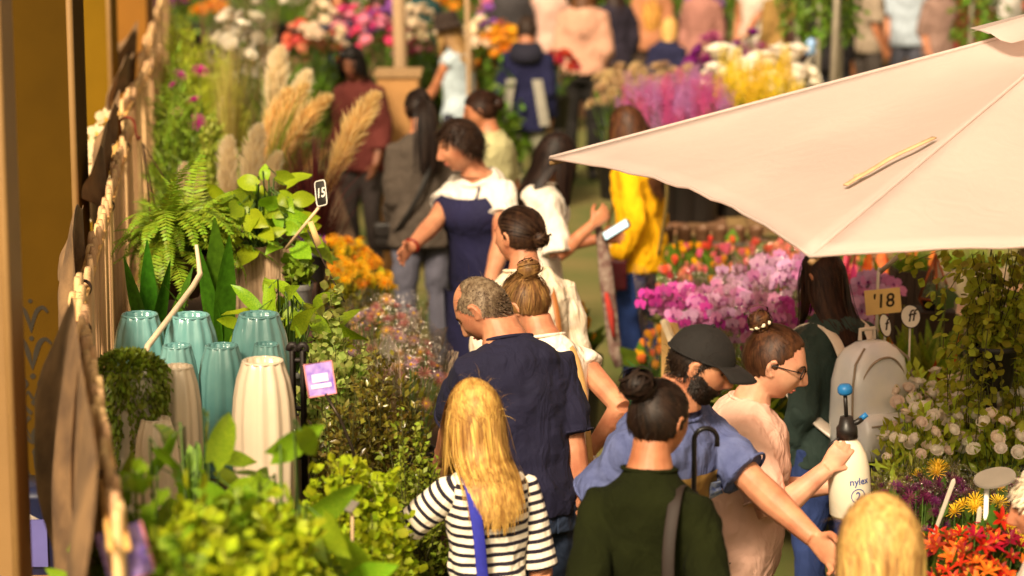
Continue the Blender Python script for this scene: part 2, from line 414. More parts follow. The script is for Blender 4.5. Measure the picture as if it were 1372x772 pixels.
def person(label, head_at, yaw, h=1.68, lean=0, head=(0, 0, 0), sex='f', build=1.0, belly=0., skin='fair', wl=None, wr=None, pole_l=None, pole_r=None, hl=None, hr=None,
           curl=(.45, .45), top='#ffffff', top_mat=None, sleeve=.9, neck=.515, hem=-.12, loose=.014, trousers='#2b3550', trouser_mat=None, hair=None, fine=False, faces=True, shoes='#2a2523', split_sleeve=False,
           group=None, knee=0., stance=0., headscale=1.0, lower=None, brow=True, lift=0., coarse=False):
    """head_at: photo position of the crown; wl/wr: wrists as (x, y, depth offset from the crown)"""
    k = h/1.72
    root = thing('person', label, 'person', (0, 0, 0), 0, group)
    mb = MB(); pr = {'k': k*headscale}
    ca, sa = math.cos(R(yaw)), math.sin(R(yaw))
    Y = np.array([[ca, -sa, 0], [sa, ca, 0], [0, 0, 1.]])
    # spine in local metres (unscaled), integrated with growing lean
    ts = np.linspace(0, .54, 28); p = np.array([0, 0, .95 - knee*.12]); sp = [p.copy()]; ua = []
    for i in range(27):
        a = R(lean)*(.55+1.0*ts[i]/.54); u = np.array([0, math.sin(a), math.cos(a)]); ua.append(u); p = p+u*(ts[1]-ts[0]); sp.append(p.copy())
    ua.append(ua[-1]); sp = np.array(sp); ua = np.array(ua)
    def spine(t):
        if t < 0: u = nrm(np.array([0, math.sin(R(lean)*.25), math.cos(R(lean)*.25)])); return sp[0]+u*t, u
        i = t/.02; j = int(min(i, 26)); fr = i-j
        return sp[j]*(1-fr)+sp[j+1]*fr, ua[j]
    rx_ = np.array([1., 0, 0])
    male = sex == 'm'
    bw = build
    TW = [(-.12, .150 if male else .160, .108, .0), (-.02, .152 if male else .160, .114, 0), (.10, .138 if male else .122, .102, .005), (.2, .142 if male else .124, .105, .01), (.30, .152 if male else .134, .114 if male else .120, .015), (.38, .156 if male else .138, .114 if male else .115, .01), (.425, .150 if male else .132, .104, 0), (.455, .128 if male else .112, .090, -.006), (.48, .102 if male else .090, .076, -.010), (.50, .080, .068, -.008), (.515, .066, .062, -.002), (.54, .056, .058, .0)]
    def torso(mb, add, t0, t1, bodyscale=1.0, n=22, hemflare=0.):
        rings = []
        tt = sorted(set([t0] + [a[0] for a in TW if t0 < a[0] < t1] + [t1]))
        for t in tt:
            c, u = spine(t); f = np.cross(u, rx_)*-1; f = np.array([0, u[2], -u[1]])
            rx = np.interp(t, [a[0] for a in TW], [a[1] for a in TW]); ry = np.interp(t, [a[0] for a in TW], [a[2] for a in TW]); of = np.interp(t, [a[0] for a in TW], [a[3] for a in TW])
            bl = belly*math.exp(-((t-.1)/.14)**2)
            bwx = 1+(bw-1)*(1 if t < .42 else max(0, (.52-t)/.1))
            ad = add*(1 if t < .46 else .75 if t < .5 else .45) + hemflare*max(0, (.15-t)/.25)
            rings.append((c + f*(of+bl*.6), rx_*(rx*bwx*bodyscale+ad), f*(ry*bwx*bodyscale+bl*.5+ad)))
        mb.loft(rings, n, power=.88)
    torso(mb, -.004, -.12, .54, .93)
    # head
    nb, un = spine(.54)
    hyaw, hpit, hrol = head
    Hl = rotmat('Z', R(hyaw)) @ rotmat('X', R(-hpit)) @ rotmat('Y', R(hrol))
    pivot = nb + np.array([0, .014, -.004])
    # neck leans between spine and head
    hc = pivot + nrm(un*.35+np.array([0, 0, .65]))*.012 + Hl @ np.array([0, .028, .098])*headscale
    hs = headscale
    nrings = []
    nk0, _ = spine(.49); nk1 = hc + Hl @ np.array([0, -.03, -.045])*hs
    for q in np.linspace(0, 1, 5):
        c = nk0*(1-q)+nk1*q; rr = (.064 if male else .054)*(1+.45*(1-q)**2)
        nrings.append((c, rx_*rr, np.array([0, 1., 0])*rr*1.02))
    mb.loft(nrings, 16)
    nth, nph = (46, 56) if fine else (28, 34)
    th = np.linspace(0, math.pi, nth); ph = np.linspace(0, 2*math.pi, nph, endpoint=False)
    D = np.array([[math.sin(a)*math.cos(b), math.sin(a)*math.sin(b), math.cos(a)] for a in th[1:-1] for b in ph]); D = np.concatenate([D, [[0, 0, 1.], [0, 0, -1.]]])
    HV = head_surface(D)*hs @ Hl.T + hc; F = []
    m_ = nth-2
    for i in range(m_-1):
        for j in range(nph): F.append((i*nph+j, (i+1)*nph+j, (i+1)*nph+(j+1) % nph, i*nph+(j+1) % nph))
    for j in range(nph): F.append((m_*nph, j, (j+1) % nph)); F.append((m_*nph+1, (m_-1)*nph+(j+1) % nph, (m_-1)*nph+j))
    mb.add(HV, F)
    for s in (-1, 1):       # ears
        e = [(-.004+.014*math.cos(a), .0+.026*math.sin(a)) for a in np.linspace(-2.4, 2.2, 9)]
        pts = [hc + Hl @ (np.array([s*(.079 - .012*max(0, -b/.03)+.004), -.012-a_, b-.004])*hs) for a_, b in e]
        mb.tube(pts, .0062*hs, 6)
        mb.ellipsoid(hc + Hl @ (np.array([s*.075, -.010, -.006])*hs), np.array([.007, .013, .024])*hs, Hl, 10, 7)
    # legs
    px_, pz_ = spine(0)[0], None
    for s in (-1, 1):
        hip = sp[0] + np.array([s*.088, 0, -.04]); an = np.array([s*.095, -.02+s*stance, .075]); kn = np.array([s*.098, .035+knee*.14+s*stance*.5, .50-knee*.06])
        mb.tube([hip, hip*.5+kn*.5, kn, kn*.45+an*.55+np.array([0, -.012, 0]), an, an+np.array([0, 0, -.05])], [.088*bw, .074*bw, .055, .052, .037, .04], 12)
        mb.loft([(an+np.array([0, y_, -.03+z_]), np.array([a, 0, 0]), np.array([0, 0, b])) for y_, z_, a, b in ((-.06, -.005, .02, .02), (-.04, 0, .032, .035), (.04, -.005, .038, .035), (.10, -.018, .044, .024), (.15, -.025, .03, .018), (.17, -.028, .012, .01))], 12)
    # arms
    arms = {}
    inv = lambda P: (Y.T @ (np3(P)))
    sw = .160 if male else .141
    shoulders = {}
    for s in (-1, 1):
        c, u = spine(.408); shoulders[s] = c + rx_*s*sw*(1+(bw-1)*.5)
    # world placement: crown -> target
    crown = hc + Hl @ np.array([0, -.01, .114])*hs
    cw = Y @ (crown*k); T = np3(at_h(head_at[0], head_at[1], cw[2] + lift))
    org = np.array([T[0]-cw[0], T[1]-cw[1], 0.]); dz = 0
    zc = T[1]*CP + (CAM_H-T[2])*SP
    toLocal = lambda W: (Y.T @ (np3(at(W[0], W[1], zc+W[2]))-org-np.array([0, 0, lift])))/k
    for s, W, pole, hd in ((-1, wl, pole_l, hl), (1, wr, pole_r, hr)):
        sh = shoulders[s]
        tgt = toLocal(W) if W is not None else sh + np.array([s*.045, .08, -.50])
        pl = np.array(pole if pole is not None else [s*.18, -.9, -.3])
        el, wrp = ik(sh, tgt, .285, .255, pl)
        arms[s] = (sh, el, wrp)
        fa = nrm(wrp-el); ar = 1+(bw-1)*.8
        am = 1.12 if male else 1.0
        mb.tube([sh - rx_*s*.03, sh*.75+el*.25, sh*.4+el*.6, el], [x*ar*am for x in (.052, .048, .044, .039)], 12)
        mb.tube([el - nrm(el-sh)*.01, el*.72+wrp*.28, el*.4+wrp*.6, wrp], [x*ar*am for x in (.041, .042, .034, .026)], 12)
        if hd is None: d, n = fa, np.array([-s*1., .1, 0])
        else: d, n = hd
        cr = curl[0] if s < 0 else curl[1]
        thumb = np.array([0, 1., .2]); side = 1 if np.dot(np.cross(nrm(d), nrm(np.asarray(n, float))), thumb if abs(np.dot(nrm(d), thumb)) < .85 else np.array([-s, 0, .5])) > 0 else -1
        hand(mb, wrp, d, n, side, cr, 1.0 if male else .92)
    def W(mbx):
        for i in range(len(mbx.v)): mbx.v[i] = (mbx.v[i]*k) @ Y.T
        return mbx
    root.location = (org[0], org[1], lift)
    pr.update(root=root, org=org, k0=k, Y=Y, arms={s: [Y @ (q*k)+org for q in a] for s, a in arms.items()}, crown=T, z=zc)
    hcw = Y @ (hc*k); Hw = Y @ Hl
    pr['H'], pr['Hc'] = Hw, hcw
    pr['spine'] = lambda t, r=0, f=0: Y @ ((spine(t)[0] + rx_*r + np.array([0, spine(t)[1][2], -spine(t)[1][1]])*f)*k) + org
    def ring(t, add, a_):
        c_, u_ = spine(t); f_ = np.array([0, u_[2], -u_[1]]); xs = [q_[0] for q_ in TW]
        rx = np.interp(t, xs, [q_[1] for q_ in TW]); ry = np.interp(t, xs, [q_[2] for q_ in TW]); of = np.interp(t, xs, [q_[3] for q_ in TW]); bl_ = belly*math.exp(-((t-.1)/.14)**2); bx_ = 1+(bw-1)*(1 if t < .42 else max(0, (.52-t)/.1))
        p_ = lambda v: math.copysign(abs(v)**.88, v)
        return Y @ ((c_ + f_*(of+bl_*.6) + rx_*(rx*bx_+add)*p_(math.cos(a_)) + f_*(ry*bx_+bl_*.5+add)*p_(math.sin(a_)))*k) + org
    pr['ring'] = ring
    body = W(mb).build('body', SKIN[skin], root); finish(body, .0047*k if fine else (.013 if coarse else .0085)*k, 2, .15 if fine else (None if coarse else .22))
    # --- top
    tm = top_mat or mat('cloth_'+top.lstrip('#'), top, .88, .10, 7, .25, 90, spec=.2, fold=.8)
    tb = MB(); torso(tb, loose, hem, neck, 1.0, hemflare=.006)
    sl = []
    for s in (-1, 1):
        if sleeve <= .01: continue
        sh, el, wrp = arms[s]; ar = (1+(bw-1)*.8)*(1.1 if male else 1.0); ld = loose*.9
        if sleeve <= 1:
            e = sh*(1-sleeve)+el*sleeve; pts = [sh - rx_*s*.06+np.array([0, 0, -.0]), sh - rx_*s*.01, sh*.6+e*.4, e]; rr = [.066*ar, .052*ar+ld, .050*ar+ld, .051*ar+ld*1.5]
        else:
            e = el*(2-sleeve)+wrp*(sleeve-1); pts = [sh - rx_*s*.06+np.array([0, 0, -.0]), sh - rx_*s*.01, sh*.5+el*.5, el, el*.5+e*.5, e]; rr = [.066*ar, .052*ar+ld, .048*ar+ld, .048*ar+ld, .044*ar+ld, .036*ar+ld]
        q = MB().tube(pts, rr, 14)
        if split_sleeve: sl.append((s, q, sh, el))
        else: tb.tube(pts, rr, 14)
    shirt = W(tb).build('shirt', tm, root); finish(shirt, .007*k if fine else (.016 if coarse else .010)*k, 5 if not split_sleeve else 4, .22 if fine else (.5 if coarse else .25), .04*k)
    for s, q, sh, el in sl:
        W(q); a = Y @ (sh*k); zax = Y @ nrm(el-sh); xx = nrm(np.cross(zax, [0, 1, .1])); yy = np.cross(zax, xx); Mx = np.stack([xx, yy, zax], 1)
        for i in range(len(q.v)): q.v[i] = (q.v[i]-a) @ Mx
        o = q.build('sleeve', tm, root); o.matrix_basis = Matrix.Translation(a) @ Matrix(Mx.tolist()).to_4x4(); finish(o, .007*k, 4, .3, .01*k)
    # --- collar and cuffs
    if fine or sleeve <= 1:
        tn = neck-.006; c_, u_ = spine(tn); f_ = np.array([0, u_[2], -u_[1]]); ad = loose*(.75 if tn < .5 else .45)
        rxx = np.interp(tn, [a_[0] for a_ in TW], [a_[1] for a_ in TW])+ad; ryy = np.interp(tn, [a_[0] for a_ in TW], [a_[2] for a_ in TW])+ad
        q = MB(); q.tube([c_ + rx_*rxx*math.cos(a_) + f_*ryy*math.sin(a_) + u_*(.004-.010*max(0, math.sin(a_))) for a_ in np.linspace(0, 6.2832, 40)], .0065, 7, caps=False); W(q).build('collar', tm, root)
        if .3 < sleeve <= 1 and not split_sleeve:
            for s in (-1, 1):
                sh, el, wrp = arms[s]; ar = (1+(bw-1)*.8)*(1.1 if male else 1.0); e_ = sh*(1-sleeve)+el*sleeve; d_ = nrm(el-sh); xx = nrm(np.cross(d_, [0, 1, .1])); yy = np.cross(d_, xx); r_ = .051*ar+loose*1.35
                q = MB(); q.tube([e_-d_*.006+(xx*math.cos(a_)+yy*math.sin(a_))*(r_-.003) for a_ in np.linspace(0, 6.2832, 30)], .005, 6, caps=False); W(q).build('cuff', tm, root)
    # --- trousers
    jm = trouser_mat or mat('trouser_'+trousers.lstrip('#'), trousers, .85, .15, 9, .4, 120, fold=.5)
    jb = MB(); torso(jb, .010, -.13, .07, 1.0)
    for s in (-1, 1):
        hip = sp[0] + np.array([s*.088, 0, -.03]); an = np.array([s*.095, -.02+s*stance, .075]); kn = np.array([s*.098, .035+knee*.14+s*stance*.5, .50-knee*.06])
        jb.tube([hip, hip*.5+kn*.5, kn, kn*.45+an*.55+np.array([0, -.012, 0]), an+np.array([0, 0, .0])], [.103*bw, .087*bw, .068, .063, .056], 14)
    tr = W(jb).build('trousers', jm, root); finish(tr, (.018 if coarse else .010)*k, 4, .5 if coarse else .22, .03*k)
    sm_ = mat('shoe_'+shoes.lstrip('#'), shoes, .5, .1)
    for s in (-1, 1):
        an = np.array([s*.095, -.02+s*stance, .075]); q = MB()
        q.loft([(an+np.array([0, y_, -.04+z_]), np.array([a, 0, 0]), np.array([0, 0, b])) for y_, z_, a, b in ((-.075, .0, .02, .028), (-.05, .006, .038, .044), (.03, .006, .043, .046), (.10, -.008, .050, .030), (.16, -.014, .038, .022), (.19, -.018, .012, .012))], 14, power=.8)
        W(q).build('shoe', sm_, root)
    # --- face parts
    if faces:
        def fp(x, o_, z):
            i = np.argmin((FACE[:, 0]-x)**2 + (FACE[:, 2]-z)**2); return Hw @ (np.array([x, FACE[i, 1]+o_, z])*k*hs) + hcw
        for s in (-1, 1):
            q = MB().ellipsoid(fp(s*.031, -.004, .006), np.array([.0125, .008, .0055])*k*hs, Hw, 12, 8); q.build('eye', EYEW, root)
            if brow:
                q = MB().tube([fp(s*x, y, z) for x, y, z in ((.016, 0, .024), (.027, 0, .029), (.04, 0, .028), (.048, 0, .023))], [.002*k, .0032*k, .003*k, .001*k], 6); q.build('eyebrow', BROWM, root)
        q = MB().ellipsoid(fp(0, -.004, -.0570), np.array([.021, .008, .0045])*k*hs, Hw, 14, 8).ellipsoid(fp(0, -.0045, -.0660), np.array([.018, .008, .0055])*k*hs, Hw, 14, 8)
        q.build('mouth', LIP, root)
    colls = []
    for t, a, b, c in ((.35, .18, .150, .15), (.2, .165, .150, .22), (.43, .165, .135, .085)):
        cc, u = spine(t); f = np.array([0, u[2], -u[1]]); Mf = np.stack([rx_*a, f*b, u*c], 1)*k; Mf = Y @ Mf
        colls.append((Y @ (cc*k), np.linalg.inv(Mf), Mf))
    pr['hs'] = hs*k
    if hair:
        hh = dict(hair); make_hair(pr, hh.pop('style'), hh.pop('color'), root, Hw, hcw, colls, **hh)
    pr['colls'] = colls
    return pr
# ================================================================== THE CROWD
G_FG = 'shoppers at the flower stalls'
def stripe_mat():
    m = mat('striped_jersey', '#f3e6d2', .85, .04, 7, .3, 120, fold=.5)
    t = m.node_tree; L = t.links.new; N = t.nodes.new
    b = t.nodes['Principled BSDF']; src = b.inputs['Base Color'].links[0].from_socket
    tc = N('ShaderNodeTexCoord'); sx = N('ShaderNodeSeparateXYZ'); L(tc.outputs['Object'], sx.inputs[0])
    nz = N('ShaderNodeTexNoise'); nz.inputs['Scale'].default_value = 5; L(tc.outputs['Object'], nz.inputs['Vector'])
    ad = N('ShaderNodeMath'); ad.operation = 'MULTIPLY_ADD'; ad.inputs[1].default_value = .014; L(nz.outputs[0], ad.inputs[0]); L(sx.outputs[2], ad.inputs[2])
    ml = N('ShaderNodeMath'); ml.operation = 'MULTIPLY'; ml.inputs[1].default_value = 1/.0285; L(ad.outputs[0], ml.inputs[0])
    fr = N('ShaderNodeMath'); fr.operation = 'FRACT'; L(ml.outputs[0], fr.inputs[0])
    gt = N('ShaderNodeMath'); gt.operation = 'GREATER_THAN'; gt.inputs[1].default_value = .58; L(fr.outputs[0], gt.inputs[0])
    mx = N('ShaderNodeMix'); mx.data_type = 'RGBA'; mx.inputs[7].default_value = (*hexc('#1d1626'), 1); L(src, mx.inputs[6]); L(gt.outputs[0], mx.inputs[0])
    L(mx.outputs[2], b.inputs['Base Color']); return m
DENIM = mat('denim', '#33415c', .9, .3, 14, .5, 260, col2='#1f2a40', fold=.5)
DENIM_B = mat('denim_blue', '#27407e', .9, .2, 10, .4, 200, col2='#1c2f63')
NAVY = mat('navy_tee', '#12102b', .9, .12, 5, .35, 70, fold=.7)

P_navy = person('man in navy t-shirt and blue jeans, bald in front, looking down at the shrubs', (622, 376), 24, h=1.74, lean=13, head=(40, 42, 0), sex='m', build=1.06, skin='fair',
    wr=(778, 716, .0), wl=(585, 640, .40), pole_r=[.05, -1, -.2], pole_l=[-.05, -1, -.6], hr=(np.array([.05, .25, -1]), np.array([-1., 0, 0])), curl=(.5, .9), top_mat=NAVY, sleeve=.82, loose=.016, hem=-.07, trouser_mat=DENIM,
    hair=dict(style='short', color='#4a3626', n=3200, length=.005, width=.0028, thick=.0015, bald=.10, color2='#7a6653'), fine=True, group=G_FG)
P_stripe = person('blonde woman in black and white striped top with blue bag strap', (633, 511), 18, h=1.57, lean=8, head=(8, 14, 0), skin='fair', wl=(548, 716, .22), pole_l=[-1, -.3, -.6], curl=(.3, .45),
    top_mat=stripe_mat(), sleeve=.95, split_sleeve=True, loose=.008, build=.95, neck=.50, hem=-.10, trousers='#2b2f4a', hair=dict(style='long', color='#cfa257', color2='#946830', n=2000, length=.30, width=.005, thick=.012, part=.01, messy=.35, seed=3, steps=20), fine=True, group=G_FG, faces=False)
P_green = person('woman in dark olive sweater with dark bun, seen from behind', (886, 512), -14, h=1.66, lean=4, head=(-26, 8, 0), skin='tan', top_mat=mat('olive_knit', '#191c08', .95, .16, 9, .6, 220, spec=.1, fold=.5), sleeve=1.95, loose=.016, hem=-.14, build=1.0,
    trousers='#22201f', wl=(838, 860, .05), wr=(975, 860, .08), hair=dict(style='bun', color='#2a1a12', color2='#160d08', n=1300, bun=(-.015, -.088, .092), bun_r=.048, width=.005, thick=.008, seed=5), fine=True, group=G_FG)
P_cap = person('bearded man in black cap and blue t-shirt reaching down to the right', (950, 442), -128, h=1.71, lean=9, head=(32, 20, 0), sex='m', build=1.06, skin='fair',
    wl=(1128, 758, -.08), pole_l=[-.6, -.6, -.4], wr=(838, 780, .12), curl=(.4, .45), top_mat=mat('blue_tee', '#5c648e', .9, .3, 16, .35, 80, col2='#454d78', fold=.7), sleeve=.80, neck=.495, loose=.02, hem=-.1, trousers='#26262c',
    hair=dict(style='short', color='#20140d', n=1500, length=.012, width=.003, thick=.002, seed=8), fine=True, group=G_FG)
P_glass = person('woman in pink t-shirt and glasses holding a pump sprayer', (1052, 441), -92, h=1.58, lean=7, head=(-4, 20, 0), build=1.22, belly=.05, skin='pale', headscale=1.12,
    wr=(1108, 628, -.10), wl=(1120, 650, .16), pole_r=[.3, -.5, -1], hr=(np.array([.0, .55, .75]), np.array([-1., .3, 0])), curl=(.6, .75), top_mat=mat('pink_tee', '#deb09c', .9, .08, 5, .3, 70, fold=.6), sleeve=.80, loose=.016, trousers='#241d1d',
    hair=dict(style='bun', color='#51301b', color2='#27150b', n=1700, hairline=.03, bun=(0, -.085, .098), bun_r=.040, width=.004, thick=.006, seed=9), fine=True, group=G_FG)
P_pack = person('woman with long dark brown hair wearing a silver backpack', (1102, 334), 32, h=1.60, lean=3, head=(8, 8, 0), skin='tan', top_mat=mat('bottle_green', '#2c3c37', .85, .15, 8, .3, 80, fold=.6), sleeve=1.9, loose=.02, trousers='#2a3b6e',
    hair=dict(style='long', color='#3a1f12', color2='#1c0e08', n=900, length=.34, width=.008, thick=.007, seed=11, messy=.25), fine=False, group=G_FG, faces=False)
P_child = person('blonde short-haired shopper at the bottom edge, only the crown in view', (1180, 672), 10, h=1.52, headscale=1.2, head=(0, 10, 0), skin='pale', top='#7c6a86', hair=dict(style='bob', color='#d6ab68', color2='#a67a40', n=1500, length=.2, width=.006, thick=.02, seed=13), fine=False, group=G_FG)
P_edge = person('shopper with short pale hair at the right edge, partly out of frame', (1392, 640), 80, h=1.40, head=(5, 10, 0), skin='fair', top='#d8c2b4', hair=dict(style='short', color='#d9c7ad', n=700, length=.03, width=.006, thick=.006, seed=14), fine=True, group=G_FG)
P_bun = person('woman in white floral blouse with low brown bun', (692, 279), 22, h=1.68, lean=5, head=(28, 6, 0), skin='fair', top_mat=mat('floral_blouse', '#e6d8c4', .85, .1, 22, .3, 60, col2='#d9c3a4', fold=.7), sleeve=1.5, loose=.042, hem=-.08,
    trousers='#2b2a35', hair=dict(style='bun', color='#3b2417', color2='#20120a', n=1300, hairline=.025, bun=(0, -.108, -.01), bun_r=.038, width=.0045, thick=.006, seed=15), fine=True, group=G_FG)
P_updo = person('woman with messy fair updo in sleeveless white top beside the navy shirt', (690, 372), 30, h=1.62, lean=10, head=(25, 30, 0), skin='fair', wr=(786, 610, -.02), top='#e9dccb', sleeve=.22, loose=.016,
    trousers='#3c4658', hair=dict(style='bun', color='#8a6238', color2='#4c3219', n=1300, bun=(0, -.075, .10), bun_r=.042, width=.005, thick=.009, seed=16, messy=.4), fine=True, group=G_FG)
P_apron = person('smiling woman with short dark hair in white tee and navy apron reaching for flowers', (612, 162), 140, h=1.74, lean=14, head=(-32, 14, 0), build=1.16, belly=.03, skin='fair', headscale=1.1, wr=(540, 344, -.22), wl=(655, 385, -.25), pole_l=[-.6, -.7, .1],
    curl=(.6, .2), top='#ddd2c6', sleeve=.5, neck=.49, loose=.018, trousers='#b9a78f', hair=dict(style='short', color='#2b1a11', n=2000, length=.04, width=.004, thick=.014, seed=17), fine=True, group=G_FG)
P_phone = person('woman with long dark hair and white lace blouse looking at a phone', (752, 181), -75, h=1.66, lean=4, head=(-6, 18, 0), skin='tan', wr=(795, 300, -.12), wl=(805, 320, .12), pole_r=[.4, -.4, -1], curl=(.6, .7), top='#dccfc0', sleeve=.95, loose=.02, hem=-.14,
    trouser_mat=DENIM_B, hair=dict(style='long', color='#2a1913', color2='#130a07', n=900, length=.46, width=.009, thick=.016, seed=18, messy=.2), fine=True, group=G_FG)
P_yellow = person('woman in bright yellow jacket and blue jeans behind the parasol corner', (838, 144), 62, h=1.66, lean=3, head=(-5, 12, 0), skin='tan', wl=(822, 350, -.12), top='#e8a90a', sleeve=1.9, loose=.022, hem=-.16, trouser_mat=DENIM_B, shoes='#2f6b45',
    hair=dict(style='long', color='#5a341d', color2='#2f190c', n=500, length=.4, width=.011, thick=.014, seed=19), group=G_FG)
P_pony = person('woman with dark ponytail in grey-brown jacket, back to the camera', (560, 121), 12, h=1.66, lean=4, head=(5, 8, 0), skin='tan', top='#4a4038', sleeve=1.9, loose=.036, hem=-.16, trousers='#5c5a68', wl=(530, 300, .2),
    hair=dict(style='pony', color='#1f130e', n=600, bun=(0, -.1, .045), length=.45, width=.008, thick=.008, seed=20), group=G_FG, faces=False)
P_khaki = person('woman in pale khaki tee with clipped-up dark hair, facing left', (640, 124), 55, h=1.64, lean=4, head=(30, 12, 0), skin='tan', top='#b3ab7e', sleeve=.7, loose=.016, trousers='#3a3a44',
    hair=dict(style='bun', color='#3a2116', color2='#1e100a', n=600, bun=(0, -.1, .02), bun_r=.04, width=.008, thick=.01, seed=21), group=G_FG)
P_hood = person('man in navy hooded jacket with pale grey side panels', (706, 22), -6, h=1.62, lean=2, head=(0, 4, 0), sex='m', build=.98, skin='tan', top='#1d1d3c', sleeve=1.95, loose=.03, hem=-.2, trousers='#7d7a68',
    hair=dict(style='short', color='#31221a', n=700, length=.02, width=.007, thick=.006, seed=22), coarse=True, group=G_FG, faces=False)
P_maroon = person('woman in maroon top with sunglasses on her head behind the pampas grass', (470, 64), 150, h=1.66, lean=6, head=(12, 22, 0), skin='brown', top='#5a2823', sleeve=1.6, loose=.03, hem=-.16, trousers='#2d2422',
    hair=dict(style='bob', color='#140d0b', n=600, length=.16, width=.009, thick=.014, seed=23), coarse=True, group=G_FG)
P_hat = person('woman in brown brimmed hat and pale blue sleeveless top', (598, 22), 60, h=1.66, lean=4, head=(20, 14, 0), skin='tan', top='#a9b6be', sleeve=.12, loose=.016, trousers='#2a2a36', wl=(560, 150, .2),
    hair=dict(style='long', color='#b08a55', color2='#7c5930', n=500, length=.34, width=.01, thick=.012, seed=24), coarse=True, group=G_FG)
P_pink = person('woman with long straight brown hair in pale pink blouse, back to the camera', (782, -34), -6, h=1.82, lean=1, head=(-4, 4, 0), skin='fair', top='#c08f78', sleeve=1.3, loose=.045, hem=-.06, trousers='#17120f',
    hair=dict(style='long', color='#6e4424', color2='#42260f', n=600, length=.42, width=.01, thick=.012, seed=25), coarse=True, group=G_FG, faces=False)
P_long = person('woman with very long honey blonde hair at the back', (874, -46), -4, h=1.68, head=(0, 4, 0), skin='fair', top='#a86f50', sleeve=1.4, loose=.03, trousers='#3a2a22', hair=dict(style='long', color='#d49a4c', color2='#a06b2a', n=600, length=.55, width=.012, thick=.018, seed=26), coarse=True, group=G_FG, faces=False)
P_boy = person('fair-haired child in dark navy top beside the dried flower bunches', (898, 24), -20, h=1.42, head=(-10, 10, 0), skin='pale', top='#23233f', sleeve=1.8, loose=.035, trousers='#33333d', hair=dict(style='bob', color='#c9995a', n=500, length=.1, width=.009, thick=.01, seed=27), coarse=True, group=G_FG, faces=False)
P_far1 = person('person in pale pink t-shirt in the back row', (736, -44), 175, h=1.70, skin='fair', top='#c79f90', sleeve=.7, trousers='#37435c', hair=dict(style='bob', color='#7a4f2a', n=350, length=.2, width=.012, thick=.014, seed=28), coarse=True, group=G_FG)
P_far2 = person('person in white singlet with bare tanned arms at the back', (1012, -52), 165, h=1.70, skin='tan', top='#c4b8aa', sleeve=.15, wl=(985, 70, -.1), trousers='#c7b199', hair=dict(style='long', color='#4b2c1a', n=350, length=.3, width=.012, thick=.014, seed=29), coarse=True, group=G_FG)
P_far3 = person('dark-haired person in black behind the white and yellow bunches', (1066, 26), 20, h=1.50, skin='tan', top='#221d20', sleeve=1.9, loose=.03, trousers='#1c1a1c', hair=dict(style='bob', color='#3a2116', n=400, length=.18, width=.012, thick=.014, seed=30), coarse=True, group=G_FG, faces=False)
P_far4 = person('person in grey-brown t-shirt at the back beside the tent pole', (1168, -48), -60, h=1.72, skin='tan', top='#8b7b6a', sleeve=.8, loose=.03, trousers='#3c3430', hair=dict(style='short', color='#2b1a11', n=400, length=.03, width=.01, thick=.01, seed=31), coarse=True, group=G_FG)
P_far5 = person('person in pale blue-white shirt at the back', (1218, -58), 178, h=1.74, sex='m', skin='tan', top='#a8b3c0', sleeve=.8, loose=.04, hem=-.16, trousers='#4a4a56', hair=dict(style='short', color='#3a2618', n=400, length=.03, width=.01, thick=.01, seed=32), coarse=True, group=G_FG)
P_far6 = person('person in mauve-grey top at the back between pale shirt and hanging greenery', (1264, -40), -150, h=1.68, skin='tan', top='#84695f', sleeve=1.2, loose=.03, trousers='#403a3c', hair=dict(style='long', color='#38221a', n=350, length=.3, width=.012, thick=.014, seed=33), coarse=True, group=G_FG)
P_far7 = person('person in chequered white shirt at the back right', (1348, -42), 60, h=1.70, sex='m', skin='fair', top='#b0a9a2', sleeve=1.2, loose=.035, trousers='#2c2c30', hair=dict(style='short', color='#5a4030', n=350, length=.03, width=.01, thick=.01, seed=34), coarse=True, group=G_FG)


for lb, px, py, yw, hh, tp, tz, hc_, st in (('dark-clothed shopper behind the pink blouse', 822, -34, 20, 1.70, '#2a2430', '#1c1a20', '#2b1a12', 'bob'), ('shopper in dusty rose top left of the tall magenta blooms', 940, -40, 160, 1.68, '#9a6a60', '#3a3038', '#5a3a22', 'long'),
    ('shopper in charcoal top above the hooded jacket', 684, -46, 170, 1.72, '#3a3638', '#26262c', '#241510', 'short'), ('shopper in brown jacket at the top left of the pale post', 508, -22, 30, 1.68, '#5a4030', '#2c2a30', '#3a2416', 'bob'),
    ('shopper in dark teal top right of the pale post', 566, -40, 200, 1.70, '#24403f', '#24242c', '#1c1210', 'long'), ('shopper in black coat right of the marquee pole', 1118, -30, -30, 1.70, '#1d191b', '#17151a', '#2a1a12', 'bob'),
    ('shopper in ochre top between singlet and black coat', 1048, -40, 10, 1.66, '#8a6a3a', '#2a2a33', '#1f130d', 'long'), ('shopper in dark red top at the far right', 1310, -30, 150, 1.66, '#6a2622', '#24222a', '#2a1a12', 'short'), ('shopper in navy top at the top left behind pampas grass', 452, -16, 190, 1.64, '#25294a', '#22222a', '#1f130d', 'bob')):
    person(lb, (px, py), yw, h=hh, skin='tan', top=tp, sleeve=1.6, loose=.028, trousers=tz, coarse=True, group=G_FG, hair=dict(style=st, color=hc_, n=260, length=.22 if st != 'short' else .03, width=.014, thick=.014, seed=int(px)))
